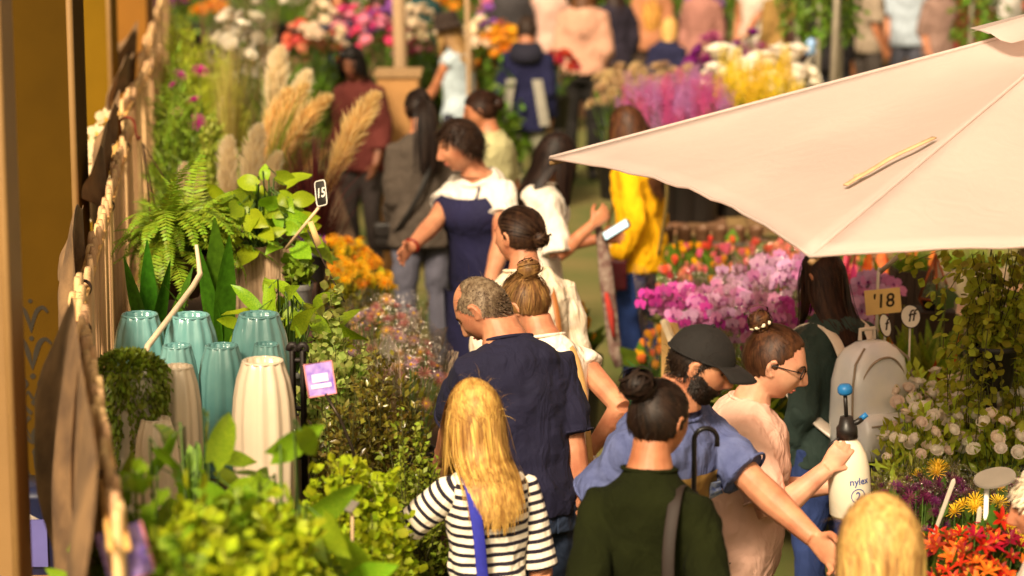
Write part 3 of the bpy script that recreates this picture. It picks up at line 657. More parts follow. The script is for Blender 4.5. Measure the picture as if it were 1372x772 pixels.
# ================================================================== WORN THINGS AND HELD THINGS
def strap(name, pts, width, m, parent=None, normal=None, thick=.003):
    """flat band along pts (world) ; normal: per-point outward"""
    pts = np.array([np3(p) for p in pts]); nn = np.array([np3(n) for n in normal])
    # smooth resample
    tt = np.linspace(0, len(pts)-1, (len(pts)-1)*5+1); i = np.minimum(tt.astype(int), len(pts)-2); f = (tt-i)[:, None]
    def cr(A):
        a0 = A[np.maximum(i-1, 0)]; a1 = A[i]; a2 = A[i+1]; a3 = A[np.minimum(i+2, len(A)-1)]
        return .5*((2*a1)+(-a0+a2)*f+(2*a0-5*a1+4*a2-a3)*f*f+(-a0+3*a1-3*a2+a3)*f**3)
    P = cr(pts); Nn = nrm_rows(cr(nn)); T = nrm_rows(np.gradient(P, axis=0)); S = nrm_rows(np.cross(T, Nn))
    q = MB(); q.loft([(P[j]+Nn[j]*thick, S[j]*width/2, Nn[j]*thick) for j in range(len(P))], 8, power=.5)
    return q
def rel(parent, q):
    l = np3(parent.location)
    for i in range(len(q.v)): q.v[i] = q.v[i]-l
    return q
def hp(pr, x, y, z):   # head-frame point -> world
    return pr['H'] @ (np.array([x, y, z])*pr['hs']) + pr['Hc'] + pr['org']

BLACK = mat('black_cloth', '#15100e', .85, .15, 30, .3, 200); DARKM = mat('dark_plastic', '#1a1513', .4, .1)
# --- black cap on the bearded man
pr = P_cap; q = MB(); H, hs = pr['H'], pr['hs']; O = pr['Hc']
th = np.linspace(.02, 1.45, 12); ph = np.linspace(0, 2*math.pi, 36, endpoint=False)
Dd = np.array([[math.sin(a)*math.cos(b), math.sin(a)*math.sin(b), math.cos(a)] for a in th for b in ph])
Pc = (Dd*np.array([.088, .108, .112]) + np.array([0, -.002, .016]))*hs @ H.T + O
q.add(Pc, [(i*36+j, (i+1)*36+j, (i+1)*36+(j+1) % 36, i*36+(j+1) % 36) for i in range(11) for j in range(36)])
q.ellipsoid((np.array([0, -.002, .13])*hs) @ H.T + O, (.008, .008, .005), None, 8, 6)
cap = q.build('cap', BLACK, pr['root'])
q = MB(); V = []; nu, nv = 15, 7
for a in np.linspace(-1.12, 1.12, nu):
    for r_ in np.linspace(0, 1, nv):
        bx, by = .084*math.sin(a), .104*math.cos(a); ex = math.cos(a*.8)
        V.append([bx*(1+.02*r_), by + .078*r_*ex**.6, .036 - .022*r_*r_ - .02*(math.sin(a)**2)*(.4+.6*r_)])
V = np.array(V)*hs @ H.T + O; F = [(i*nv+j, i*nv+j+1, (i+1)*nv+j+1, (i+1)*nv+j) for i in range(nu-1) for j in range(nv-1)]
q.add(V, F); vis = q.build('visor', BLACK, cap); sm = vis.modifiers.new('t', 'SOLIDIFY'); sm.thickness = .004; FINAL.append(vis)
q = MB(); q.tube([(np.array([.0875*math.cos(a), .1075*math.sin(a)-.002, .031])*hs) @ H.T + O for a in np.linspace(0, 6.28, 30)], .0035, 6); q.build('cap_band', BLACK, cap)
# --- beard
rng = np.random.default_rng(4); D = rng.normal(size=(60000, 3)); D /= np.linalg.norm(D, axis=1, keepdims=True); S_ = head_surface(D)
ok = (S_[:, 1] > -.008) & (S_[:, 2] < np.interp(S_[:, 1], [-.03, .02, .06, .075, .1], [.0, -.012, -.038, -.046, -.046])) & ~((np.abs(S_[:, 0]) < .020) & (np.abs(S_[:, 2]+.0615) < .008) & (S_[:, 1] > .06))
S_ = S_[ok][:3600]; Nn = nrm_rows(S_*np.array([1/.077**2, 1/.098**2, 1/.114**2])); X = S_.copy(); pth = []
V = nrm_rows(Nn*.5 + np.array([0, .1, -.7]) + rng.normal(size=Nn.shape)*.18)
for i in range(5): pth.append(X @ H.T*hs + O); X = X + V*.0034; V = nrm_rows(V+np.array([0, 0, -.15]))
ribbons(np.stack(pth, 1), .0026, np.repeat((Nn @ H.T)[:, None], 5, 1), '', None).build('beard', hairmat('#2a170d', '#120904'), pr['root'])
# chest panel printed on the blue tee
tan = mat('tan_print', '#8a6a34', .9, .1, 20); whp = mat('pale_print', '#b9c2d8', .9, .2, 60, col2='#4d63b0')
def on_front(pr, t, r, f): return np3(pr['spine'](t, r, f))
def front_panel(pr, rows, cols, fd, m, name, bulge=.9):
    V = []; nr, nc = len(rows), len(cols)
    for t in rows:
        for r in cols: V.append(on_front(pr, t, r, fd*math.sqrt(max(.05, 1-(r/.235)**2*bulge))))
    q = MB(); q.add(np.array(V), [(i*nc+j, i*nc+j+1, (i+1)*nc+j+1, (i+1)*nc+j) for i in range(nr-1) for j in range(nc-1)])
    o = rel(pr['root'], q).build(name, m, pr['root']); return o
sw_ = []
SHRINK = []
def wrap_to_shirt(o, pr, off=.004):
    sh = [c for c in pr['root'].children if c.name.split('.')[0] == 'shirt'][0]
    s_ = o.modifiers.new('w', 'SUBSURF'); s_.subdivision_type = 'SIMPLE'; s_.levels = 2; s_.render_levels = 2
    m_ = o.modifiers.new('k', 'SHRINKWRAP'); m_.target = sh; m_.wrap_method = 'NEAREST_SURFACEPOINT'; m_.wrap_mode = 'ABOVE_SURFACE'; m_.offset = off
    SHRINK.append(o)
o = front_panel(P_cap, np.linspace(.22, .325, 6), np.linspace(-.17, .17, 13), .16, tan, 'shirt_panel'); wrap_to_shirt(o, P_cap, .003)
o = front_panel(P_cap, np.linspace(.20, .30, 4), np.linspace(-.13, -.075, 4), .17, whp, 'shirt_pocket'); wrap_to_shirt(o, P_cap, .006)
# --- glasses
pr = P_glass; H, hs, O = pr['H'], pr['hs'], pr['Hc']; G = MB()
gp = lambda x, y, z: (np.array([x, y, z])*hs) @ H.T + O
for s in (-1, 1):
    G.tube([gp(s*.033+.0235*math.cos(a), .099-.012*abs(s*.033+.0235*math.cos(a))/.05, .006+.019*math.sin(a)) for a in np.linspace(0, 6.2832, 22)], .0022*hs, 6, caps=False)
    G.tube([gp(s*.056, .086, .012), gp(s*.078, .05, .012), gp(s*.083, -.01, .008), gp(s*.08, -.03, -.01)], .002*hs, 6)
G.tube([gp(-.010, .098, .01), gp(0, .102, .013), gp(.010, .098, .01)], .002*hs, 6)
gl = G.build('glasses', DARKM, pr['root'])
lens = MB()
for s in (-1, 1): lens.ellipsoid(gp(s*.033, .092, .006), np.array([.022, .0012, .0175])*hs, H, 16, 8)
lens.build('lens', clear_wrap('lens_clear', fac=.1), gl)
q = MB(); B = np.array([0, -.085, .098]); bd = nrm(B); u = nrm(np.cross(bd, [1, 0, 0])); v = np.cross(bd, u)
q.tube([gp(*(B*1.0 + bd*.002 + (u*math.cos(a)+v*math.sin(a))*(.028+.005*math.sin(a*9)))) for a in np.linspace(0, 6.2832, 46)], .0075, 7, caps=False); q.build('scrunchie', mat('cream_scrunchie', '#ead9b8', .8, .1, 60, .4, 200), pr['root'])
# --- green jumper: shoulder strap part of an umbrella and bag
def back_strap(pr, m, width, ts, rs, fd, label, name='shoulder_bag', cat='bag', drop=None, bag=None):
    pts = []; nn = []
    for t, r, f in zip(ts, rs, fd):
        pts.append(np3(pr['spine'](t, r, f))); n_ = np3(pr['spine'](t, r, f*1.3+(.001 if f >= 0 else -.001))) - np3(pr['spine'](t, r, f*.4)); nn.append(nrm(n_ + np.array([0, 0, .9 if t > .44 else 0.])))
    root = thing(name, label, cat, tuple(pts[-1])); q = strap('strap', pts, width, m, None, nn); rel(root, q).build('strap', m, root)
    return root, pts[-1]
def pouch(root, c, half, m, rz=0, flap=True):
    c = np3(c)-np3(root.location); Rm = rotmat('Z', rz)
    q = MB(); w_, d_, h_ = half
    q.loft([(c+np.array([0, 0, z*h_]), Rm @ np.array([w_*s_, 0, 0]), Rm @ np.array([0, d_*s2, 0])) for z, s_, s2 in ((-1, .86, .55), (-.92, .96, .9), (-.4, 1, 1.1), (.3, .97, 1), (.85, .92, .75), (1, .8, .4))], 20, power=.5)
    q.build('bag_body', m, root)
    if flap:
        q = MB(); q.loft([(c+np.array([0, 0, z*h_])+Rm @ np.array([0, -d_*.3, 0]), Rm @ np.array([w_*s_, 0, 0]), Rm @ np.array([0, d_*.9, 0])) for z, s_ in ((.05, .9), (.2, .98), (.9, .97), (1.03, .8))], 20, power=.5); q.build('flap', m, root)
r_, p_ = back_strap(P_green, mat('brown_strap', '#241812', .7), .036, (.30, .42, .465, .44, .3, .1, -.1), (.075, .085, .09, .095, .09, .10, .14), (.155, .11, .0, -.10, -.152, -.152, -.16), 'dark shoulder bag on brown strap over olive sweater')
pouch(r_, p_, (.15, .05, .12), mat('dark_leather', '#231a15', .5, .1, 20, .2, 80))
r_, p_ = back_strap(P_stripe, mat('blue_webbing', '#2b2f9c', .8, .1, 60, .3, 400), .036, (.3, .42, .462, .43, .3, .15, -.02), (-.07, -.075, -.078, -.08, -.075, -.065, -.05), (.15, .11, .0, -.098, -.142, -.138, -.145), 'blue shoulder bag of the woman in stripes')
pouch(r_, np3(p_)+np.array([.08, -.02, -.14]), (.16, .06, .15), mat('blue_bag', '#23278c', .7, .1, 20, .2, 80))
# umbrella hanging hooked over the olive shoulder
c0 = np3(P_green['spine'](.455, .085, -.02)); um = thing('umbrella', 'closed black umbrella with curved cane handle by the olive sweater', 'umbrella', tuple(c0))
um_m = mat('black_lacquer', '#120d0b', .3, .05)
hd_ = at(930, 640, P_green['z']+.22); hd2 = at(930, 590, P_green['z']+.22)
base = np3(hd_)-c0; q = MB(); top = np3(hd2)-c0; r0 = .034; rgt = np.array([1., .15, 0]); rgt = nrm(rgt)
pts = [base+np.array([0, 0, -.75]), base, top] + [top + rgt*r0*(1-math.cos(a)) + np.array([0, 0, r0*math.sin(a)]) for a in np.linspace(.3, 3.3, 11)]
pts.append(pts[-1]+np.array([0, 0, -.015]))
q.tube(pts, [.0075]*(len(pts)), 10); q.build('handle', um_m, um)
q = MB(); q.lathe([(0, -.70), (.012, -.66), (.03, -.3), (.034, -.12), (.02, -.06), (.009, -.04)], 16, .12, 8, c=base); q.build('folded_canopy', mat('black_nylon', '#17120f', .5), um)
# --- sprayer held by the woman in pink
sp_top = at(1130, 530, P_glass['z']-.02); sp = thing('pump_sprayer', 'white pump sprayer bottle with black pump and blue knob', 'sprayer', tuple(at(1140, 690, P_glass['z']-.02)))
PLW = mat('white_poly', '#d9cdb6', .4, .05, 8, spec=.5, sss=.1); BLUEP = mat('blue_plastic', '#1f6fae', .4, .05)
q = MB(); q.lathe([(0, 0), (.062, 0), (.068, .01), (.068, .10), (.066, .16), (.058, .20), (.042, .235), (.03, .25), (.028, .262), (0, .262)], 30); b_ = q.build('bottle', PLW, sp)
q = MB(); q.lathe([(0, .255), (.034, .255), (.034, .29), (.026, .30), (.020, .325), (0, .325)], 20); q.tube([(0, 0, .29), (.035, 0, .305), (.05, 0, .315)], .010, 8); q.build('pump_head', DARKM, sp)
q = MB(); q.tube([(.045, 0, .313), (.066, 0, .328)], .009, 8); q.build('nozzle', BLUEP, sp)
q = MB(); q.tube([(0, 0, .32), (0, 0, .40)], .0065, 8); q.build('pump_rod', DARKM, sp)
q = MB(); q.lathe([(0, .395), (.018, .397), (.024, .405), (.024, .42), (.016, .43), (0, .431)], 18); q.build('knob', BLUEP, sp)
q = MB(); q.tube([(-.02, -.01, .262), (-.055, -.01, .24), (-.06, -.01, .19)], .006, 8); q.build('trigger', DARKM, sp)
sp.rotation_euler = (0, R(-4), 0)
def text_mesh(txt, size, m, name, parent, loc, rot, shear=0., bend=None, spacing=1.0):
    cu = bpy.data.curves.new('txt', 'FONT'); cu.body = txt; cu.size = size; cu.align_x = 'CENTER'; cu.align_y = 'CENTER'; cu.shear = shear; cu.space_character = spacing; cu.resolution_u = 3; cu.offset = size*.012
    t = bpy.data.objects.new('txt', cu); COL.objects.link(t); bpy.context.view_layer.update()
    me = bpy.data.meshes.new_from_object(t.evaluated_get(bpy.context.evaluated_depsgraph_get())); bpy.data.objects.remove(t); bpy.data.curves.remove(cu)
    if bend:
        bm_ = bmesh.new(); bm_.from_mesh(me); bmesh.ops.subdivide_edges(bm_, edges=bm_.edges[:], cuts=1); bm_.to_mesh(me); bm_.free()
        for v in me.vertices:
            x, y = v.co.x, v.co.y; a = x/bend; v.co = (bend*math.sin(a), y, bend*(math.cos(a)-1))
    me.materials.clear(); me.materials.append(m)
    return link(name, me, parent, loc=loc, rot=rot)
BLU_INK = mat('blue_print', '#1c3f8a', .6, .05)
az = R(22)
def on_bottle(z, a, r=.0690): return (r*math.sin(a), -r*math.cos(a), z)
text_mesh('nylex', .032, BLU_INK, 'brand_print', b_, on_bottle(.125, az), (R(90), 0, az), bend=.069)
text_mesh('2', .036, BLU_INK, 'size_print', b_, on_bottle(.078, az-.1), (R(90), 0, az-.1), bend=.069)
q = MB(); q.tube([on_bottle(.078+.023*math.sin(t), az-.1+.023*math.cos(t)/.069, .0688) for t in np.linspace(0, 6.2832, 30)], .0014, 5, caps=False); q.build('ring_print', BLU_INK, b_)
# --- silver backpack
pr = P_pack; SIL = mat('silver_leather', '#f7f3ef', .2, .06, 6, 1.0, 18, metal=.0, col2='#e2e4ee', spec=.9, coat=.6); SIL2 = mat('silver_strap', '#e0d2c2', .3, .1, 10, .3, 30, metal=.0, spec=.8)
bp = thing('backpack', 'shiny silver backpack on the dark haired woman', 'backpack', tuple(pr['spine'](.17, .0, -.20)))
Yb = pr['Y']*1.12; c = np.zeros(3)
def bl(x, y, z): return Yb @ np.array([x, y, z])
q = MB(); q.loft([(bl(0, -.02, z), bl(w_, 0, 0), bl(0, d_, 0)) for z, w_, d_ in ((-.19, .10, .055), (-.18, .122, .075), (-.05, .130, .085), (.08, .128, .08), (.15, .112, .070), (.185, .085, .055), (.205, .05, .035), (.208, .02, .02))], 32, power=.5); q.build('pack_body', SIL, bp)
q = MB(); q.loft([(bl(0, -.105, z), bl(w_, 0, 0), bl(0, d_, 0)) for z, w_, d_ in ((-.172, .085, .02), (-.165, .105, .04), (-.10, .112, .048), (-.035, .108, .044), (-.02, .095, .022))], 28, power=.42); q.build('pocket', SIL, bp)
SEAM = mat('pack_seam', '#9a8876', .4, .1)
q = MB(); q.tube([bl(.104*math.sin(a), -.098+.012*abs(math.sin(a)), .02+.145*math.cos(a)) for a in np.linspace(-1.75, 1.75, 30)], .0045, 6); q.build('zip', SEAM, bp)
q = MB(); q.tube([bl(x, -.152+.25*x*x*4, -.048) for x in np.linspace(-.092, .092, 12)], .0045, 6); q.tube([bl(.06, -.152, -.05), bl(.065, -.158, -.085)], .004, 6); q.build('pocket_zip', SEAM, bp)
for s in (-1, 1):
    q = MB(); q.tube([bl(s*.128, -.088, -.16), bl(s*.133, -.095, -.05), bl(s*.131, -.09, .07), bl(s*.112, -.078, .15), bl(s*.06, -.06, .195)], .0045, 6); q.build('piping', SEAM, bp)
q = MB(); q.tube([bl(-.03, .0, .21), bl(-.03, .0, .245), bl(.03, .0, .245), bl(.03, 0, .21)], .008, 8); q.build('grab_loop', SIL2, bp)
for s in (-1, 1):
    pts = []; nn = []
    for t, r, f in ((.22, .05*s, -.17), (.33, .075*s, -.155), (.42, .09*s, -.115), (.462, .092*s, -.02), (.43, .10*s, .10), (.33, .115*s, .155), (.2, .15*s, .12), (.1, .15*s, -.05), (.03, .11*s, -.16)):
        pts.append(np3(pr['spine'](t, r, f))); nn.append(nrm(np3(pr['spine'](t, r, f*1.3))-np3(pr['spine'](t, r, f*.3))+np.array([0, 0, 1. if t > .44 else 0])))
    q = strap('', pts, .045, SIL2, None, nn, .006); rel(bp, q).build('shoulder_strap', SIL2, bp)
# --- hat
pr = P_hat; H, hs, O = pr['H'], pr['hs'], pr['Hc']; HATM = mat('felt_hat', '#2a1c14', .9, .15, 20, .3, 120); q = MB()
prof = [(.0, .150), (.06, .150), (.085, .135), (.094, .08), (.098, .045), (.13, .042), (.185, .030), (.19, .026), (.13, .036), (.095, .038)]
q.lathe(prof, 28); q.v[0] = (q.v[0]*np.array([1, 1.12, 1])*hs) @ H.T + O; q.build('hat', HATM, pr['root'])
# --- sunglasses on the head of the woman in maroon
pr = P_maroon; H, hs, O = pr['H'], pr['hs'], pr['Hc']; q = MB()
for s in (-1, 1): q.ellipsoid((np.array([s*.036, .075, .108])*hs) @ H.T + O, np.array([.03, .022, .008])*hs, H, 12, 6); q.tube([(np.array(p)*hs) @ H.T + O for p in ((s*.065, .065, .10), (s*.088, .02, .07), (s*.088, -.03, .03))], .003, 6)
q.build('sunglasses', mat('dark_lens', '#120b08', .08, .02, spec=.8), pr['root'])
# --- apron
pr = P_apron; AP = mat('navy_apron', '#17153a', .85, .12, 8, .35, 90, fold=.5)
def apron_piece(rows, wt, wv, fd, name):
    q = MB(); V = []; nc = 15
    for t in rows:
        hw = np.interp(t, wt, wv)
        for r in np.linspace(-hw, hw, nc): V.append(np3(pr['spine'](t, r, fd*math.sqrt(max(.1, 1-(r/.26)**2))+.012)))
    q.add(np.array(V), [(i*nc+j, i*nc+j+1, (i+1)*nc+j+1, (i+1)*nc+j) for i in range(len(rows)-1) for j in range(nc-1)])
    return rel(pr['root'], q).build(name, AP, pr['root'])
V = []; rows = np.linspace(-.11, .45, 16); nc = 17
for t in rows:
    hw = np.interp(t, [-.11, .1, .24, .36, .45], [R(88), R(84), R(74), R(60), R(46)])
    for a_ in np.linspace(math.pi/2+hw, math.pi/2-hw, nc): V.append(pr['ring'](t, .042+.035*min(max((t-.24)/.1, 0), 1), a_))
q = MB(); q.add(np.array(V), [(i*nc+j, i*nc+j+1, (i+1)*nc+j+1, (i+1)*nc+j) for i in range(len(rows)-1) for j in range(nc-1)]); ap = rel(pr['root'], q).build('apron_bib', AP, pr['root'])
apron_piece(list(np.linspace(-.50, -.085, 7)), [-.5, -.085], [.235, .215], .205, 'apron_skirt')
for s in (-1, 1):
    pts = []; nn = []
    for t, r, f in ((.415, .082*s, .14), (.44, .078*s, .11), (.47, .06*s, .03), (.45, .06*s, -.10), (.33, .04*s, -.16), (.1, 0, -.165)):
        pts.append(np3(pr['spine'](t, r, f))); nn.append(nrm(np3(pr['spine'](t, r, f*1.3))-np3(pr['spine'](t, r, f*.3))+np.array([0, 0, 1. if t > .44 else 0])))
    rel(pr['root'], strap('', pts, .022, AP, None, nn)).build('apron_strap', AP, pr['root'])
wr_ = np3(pr['arms'][1][2]); fa = nrm(wr_-np3(pr['arms'][1][1])); u = nrm(np.cross(fa, [0, 0, 1])); v = np.cross(fa, u)
q = MB(); q.tube([wr_-fa*.02+(u*math.cos(a)+v*math.sin(a))*.034 for a in np.linspace(0, 6.2832, 20)], .008, 8, caps=False); rel(pr['root'], q).build('bracelet', mat('red_beads', '#7a1d12', .4, .2, 80), pr['root'])
# paper in her left hand
wl_ = np3(pr['arms'][-1][2]); pp = thing('paper', 'folded cream leaflet in the hand of the woman in apron', 'paper', tuple(wl_+np.array([-.05, -.05, -.08])))
q = MB(); q.box((0, 0, 0), (.075, .002, .10), rotmat('Y', .15) @ rotmat('X', -.3)); q.box((.012, -.008, -.003), (.073, .002, .097), rotmat('Y', .22) @ rotmat('X', -.3)); q.build('sheet', mat('cream_paper', '#e8dcc2', .8, .05), pp, False)
rb = thing('red_purse', 'bright red pouch held beside the leaflet', 'pouch', tuple(np3(wl_)+np.array([-.02, .02, -.16]))); pouch(rb, rb.location, (.06, .03, .05), mat('red_leather', '#b3100f', .45, .1))
# --- phone
pr = P_phone; wr_ = np3(pr['arms'][1][2]); pt = at(826, 309, pr['z']-.14); ph_ = thing('phone', 'mobile phone with lit pale screen in a hand', 'phone', tuple(pt))
Rm = rotmat('Z', R(-55)) @ rotmat('X', R(38)) @ rotmat('Z', R(-30))
q = MB(); q.loft([((Rm @ np.array([0, 0, z])), Rm @ np.array([.040*s_, 0, 0]), Rm @ np.array([0, .078*s_, 0])) for z, s_ in ((-.006, .95), (-.003, 1), (.003, 1), (.006, .96))], 28, power=.35); q.build('phone_case', DARKM, ph_)
scr = bpy.data.materials.new('phone_screen'); scr.use_nodes = True; e_ = scr.node_tree.nodes['Principled BSDF']; e_.inputs['Base Color'].default_value = (.3, .4, .42, 1); e_.inputs['Emission Color'].default_value = (.62, .85, .85, 1); e_.inputs['Emission Strength'].default_value = .8
q = MB(); q.box(Rm @ np.array([0, 0, .0072]), (.034, .066, .0008), Rm); q.build('screen', scr, ph_, False)
# scarf hanging from her arm
sc_ = thing('scarf', 'long grey and red scarf hanging from the arm of the woman with phone', 'scarf', tuple(at(812, 330, pr['z']-.05))); q = MB(); z0 = np3(sc_.location)
pts = [np3(at(x, y, pr['z']-.05+d))-z0 for x, y, d in ((800, 300, .0), (808, 330, -.03), (812, 370, -.03), (818, 420, -.02), (824, 470, 0), (830, 492, 0))]
q.tube(pts, [.015, .03, .036, .034, .032, .022], 14, flat=.5); q.build('cloth', mat('scarf_wool', '#8d7d70', .95, .3, 30, .5, 80, col2='#5b3a34', fold=.6), sc_)
q = MB(); pts = [np3(at(x, y, pr['z']-.10))-z0 for x, y in ((812, 392), (818, 420), (822, 452))]; q.tube(pts, [.010, .018, .008], 10); q.build('red_fold', mat('scarf_red', '#9c2c22', .9, .2), sc_)
# --- yellow jacket bag + dark red wallet
r_, p_ = back_strap(P_yellow, mat('khaki_webbing', '#6d5a2a', .8), .04, (-.05, .15, .3, .42, .47, .4, .2, -.02), (-.12, -.04, .02, .07, .09, .08, .02, -.16), (-.16, -.17, -.16, -.12, .0, .13, .175, .16), 'beige shoulder bag on khaki strap across yellow jacket')
pouch(r_, np3(p_)+np.array([.09, -.02, -.10]), (.10, .05, .13), mat('beige_canvas', '#c7a273', .8, .1, 12, .3, 90))
wl_ = np3(P_yellow['arms'][-1][2]); wa = thing('wallet', 'dark red wallet held against the yellow jacket', 'wallet', tuple(wl_+np.array([.02, -.03, -.07]))); q = MB(); q.loft([((0, 0, z), (.05, 0, 0), (0, .014, 0)) for z in (-.08, -.07, .07, .08)], 16, power=.4); q.tube([(-.045, -.014, 0), (.045, -.014, 0)], .004, 6); q.build('wallet_body', mat('oxblood', '#4a1218', .45, .1), wa)
# --- crossbody strap on the grey jacket, and grey side panels on the hooded jacket
r_, p_ = back_strap(P_pony, mat('black_strap', '#17120f', .6), .03, (.36, .45, .47, .4, .28, .12, -.05, -.12), (.06, .07, .075, .06, .01, -.07, -.17, -.19), (.15, .09, 0., -.125, -.17, -.172, -.10, .12), 'small black crossbody bag at the hip of the grey jacket')
pouch(r_, p_, (.09, .04, .08), mat('black_leather2', '#1c1613', .45, .1))
for s in (-1, 1):
    V = []; rows = np.linspace(-.15, .24, 9)
    for t in rows:
        cc = np.interp(t, [-.15, .24], [.165, .10])
        for r in np.linspace(cc-.03, cc+.05, 5): V.append(np3(P_hood['spine'](t, r*s, -.19*math.sqrt(max(.05, 1-(r/.26)**2)))))
    q = MB(); q.add(np.array(V), [(i*5+j, i*5+j+1, (i+1)*5+j+1, (i+1)*5+j) for i in range(8) for j in range(4)]); o = rel(P_hood['root'], q).build('jacket_panel', mat('grey_panel', '#9a9488', .8), P_hood['root']); wrap_to_shirt(o, P_hood, .006); o.modifiers['k'].wrap_mode = 'OUTSIDE'
q = MB(); c0 = np3(P_hood['spine'](.47, 0, -.03)); q.loft([(c0+np.array([0, -.0-dy, z]), (a, 0, 0), (0, b, 0)) for z, a, b, dy in ((-.10, .08, .05, .07), (-.06, .13, .10, .06), (0, .14, .115, .04), (.04, .125, .10, .02), (.07, .10, .08, .0))], 22); rel(P_hood['root'], q).build('hood', mat('hood_dark', '#171526', .85, .1), P_hood['root'])
# --- brown braces on the floral blouse, tan strap on the updo top
for pr, m, lab in ((P_bun, mat('tan_leather', '#9a5f2e', .5, .1, 20), 'tan leather bag strapped over the white floral blouse'), (P_updo, mat('tan_strap2', '#b98f56', .7, .1), 'small tan bag of the woman with fair updo')):
    r_, p_ = back_strap(pr, m, .024, (-.05, .1, .3, .45, .475, .42, .33, .1, -.05), (.07, .06, .055, .055, .055, .06, .05, .0, -.1), (-.19, -.19, -.185, -.115, 0, .12, .16, .18, .19) if pr is P_bun else (-.15, -.15, -.15, -.10, 0, .11, .15, .16, .17), lab)
    pouch(r_, p_, (.11, .04, .10), m)
# floral sprigs on the blouse
# --- navy man: belt, pockets, bucket
pr = P_navy
for s in (-1, 1):
    V = []
    for t in np.linspace(-.135, -.03, 4):
        for r in np.linspace(.035, .125, 4): V.append(np3(pr['spine'](t, r*s, -.19*math.sqrt(1-(r/.22)**2))))
    q = MB(); q.add(np.array(V), [(i*4+j, i*4+j+1, (i+1)*4+j+1, (i+1)*4+j) for i in range(3) for j in range(3)]); o = rel(pr['root'], q).build('back_pocket', DENIM, pr['root'])
    tr = [c for c in pr['root'].children if c.name.split('.')[0] == 'trousers'][0]
    s_ = o.modifiers.new('w', 'SUBSURF'); s_.subdivision_type = 'SIMPLE'; s_.levels = 2; m_ = o.modifiers.new('k', 'SHRINKWRAP'); m_.target = tr; m_.wrap_method = 'PROJECT'; m_.use_negative_direction = True; m_.use_positive_direction = True; m_.use_project_y = True; m_.offset = .005; m_.wrap_mode = 'ABOVE_SURFACE'; s2_ = o.modifiers.new('so', 'SOLIDIFY'); s2_.thickness = .004; SHRINK.append(o)
hb = np3(pr['arms'][1][2]); bk = thing('bucket', 'yellow and red plastic bucket on wire handle by the blue jeans', 'bucket', (hb[0]+.015, hb[1]+.08, hb[2]-.40))
q = MB(); q.lathe([(0, 0), (.062, 0), (.078, .14), (.082, .145), (.078, .15), (.074, .145), (.06, .01)], 26); q.build('pail', mat('yellow_plastic', '#e8a51a', .4, .05), bk)
q = MB(); q.lathe([(.0665, .03), (.0755, .105)], 26); q.build('red_label', mat('red_label', '#c92a12', .5, .2, 30, col2='#e8541f'), bk)
q = MB(); q.tube([(.08*math.cos(a), 0, .135+.19*math.sin(a)) for a in np.linspace(0, math.pi, 16)], .0025, 6); q.build('wire_handle', mat('wire', '#3a3026', .35, metal=.8), bk)
# navy handheld at far woman's belt: boy's phone
ph2 = thing('phone', 'small blue-white phone held up by the person in black', 'phone', tuple(at(1086, 62, P_far3['z']-.1))); q = MB(); q.loft([((0, y, 0), (.04, 0, 0), (0, 0, .075)) for y in (-.005, .005)], 16, power=.35); q.build('phone_case', mat('pale_blue_case', '#8fb2e0', .4), ph2)
# ================================================================== SETTING
gm = mat('hall_floor', '#75683a', .85, .25, 1.2, .3, 40, col2='#4d5a22')
q = MB(); q.add([(-60, -20, 0), (60, -20, 0), (60, 90, 0), (-60, 90, 0)], [(0, 1, 2, 3)]); tag(q.build('ground', gm, None, False), kind='structure')
# ---- painted pillars at the left
OCH_SHADED = mat('olive_ochre_paint', '#4a3304', .85, .12, 3, .2, 30, spec=.08); OCH2 = mat('ochre_paint', '#72540c', .85, .10, 3, .2, 30, spec=.08); OCH3 = mat('orange_ochre_paint', '#80520a', .85, .1, 3, .2, 30)  # first ochre is darkened: the stencilled pillar's shade is put into its colour
CREAM = mat('cream_moulding', '#8c6a3e', .6, .08, 4, .2, 30); STEN = mat('stencil_paint', '#1f1605', .7, .15, 12)
def pillar(px0, px1, z, m, label, trim=True, depth=.35, orn=None):
    a, b = at(px0, 386, z), at(px1, 386, z); yy = z*CP; x0, x1 = a.x, b.x
    rt = thing('pillar', label, 'pillar', ((x0+x1)/2, yy, 0)); w_ = (x1-x0)/2
    MB().box((0, depth/2, 2.0), (w_, depth/2, 2.0)).build('shaft', m, rt, False)
    MB().box((0, depth/2, .12), (w_+.02, depth/2+.02, .12)).build('plinth', m, rt, False)
    if trim:
        q = MB(); q.tube([(w_+.004, .006, .25), (w_+.004, .006, 3.98)], .014, 10); q.build('corner_bead', CREAM, rt)
    return rt
pl1 = pillar(-8, 103, 9.7, OCH_SHADED, 'olive ochre pillar with dark stencilled scroll ornament'); pillar(106, 155, 14.6, OCH2, 'plain ochre pillar behind the orchids'); pl3 = pillar(158, 206, 17.6, OCH3, 'orange ochre pillar farthest along the fence', trim=False)
jb = pillar(-90, 9, 6.4, CREAM, 'cream pillar at the left picture edge', trim=False, depth=.2)
q = MB(); q.tube([(at(9, 386, 6.4).x-jb.location.x, .0, .3), (at(9, 386, 6.4).x-jb.location.x, .0, 3.9)], .012, 8); q.build('edge_bead', CREAM, jb)
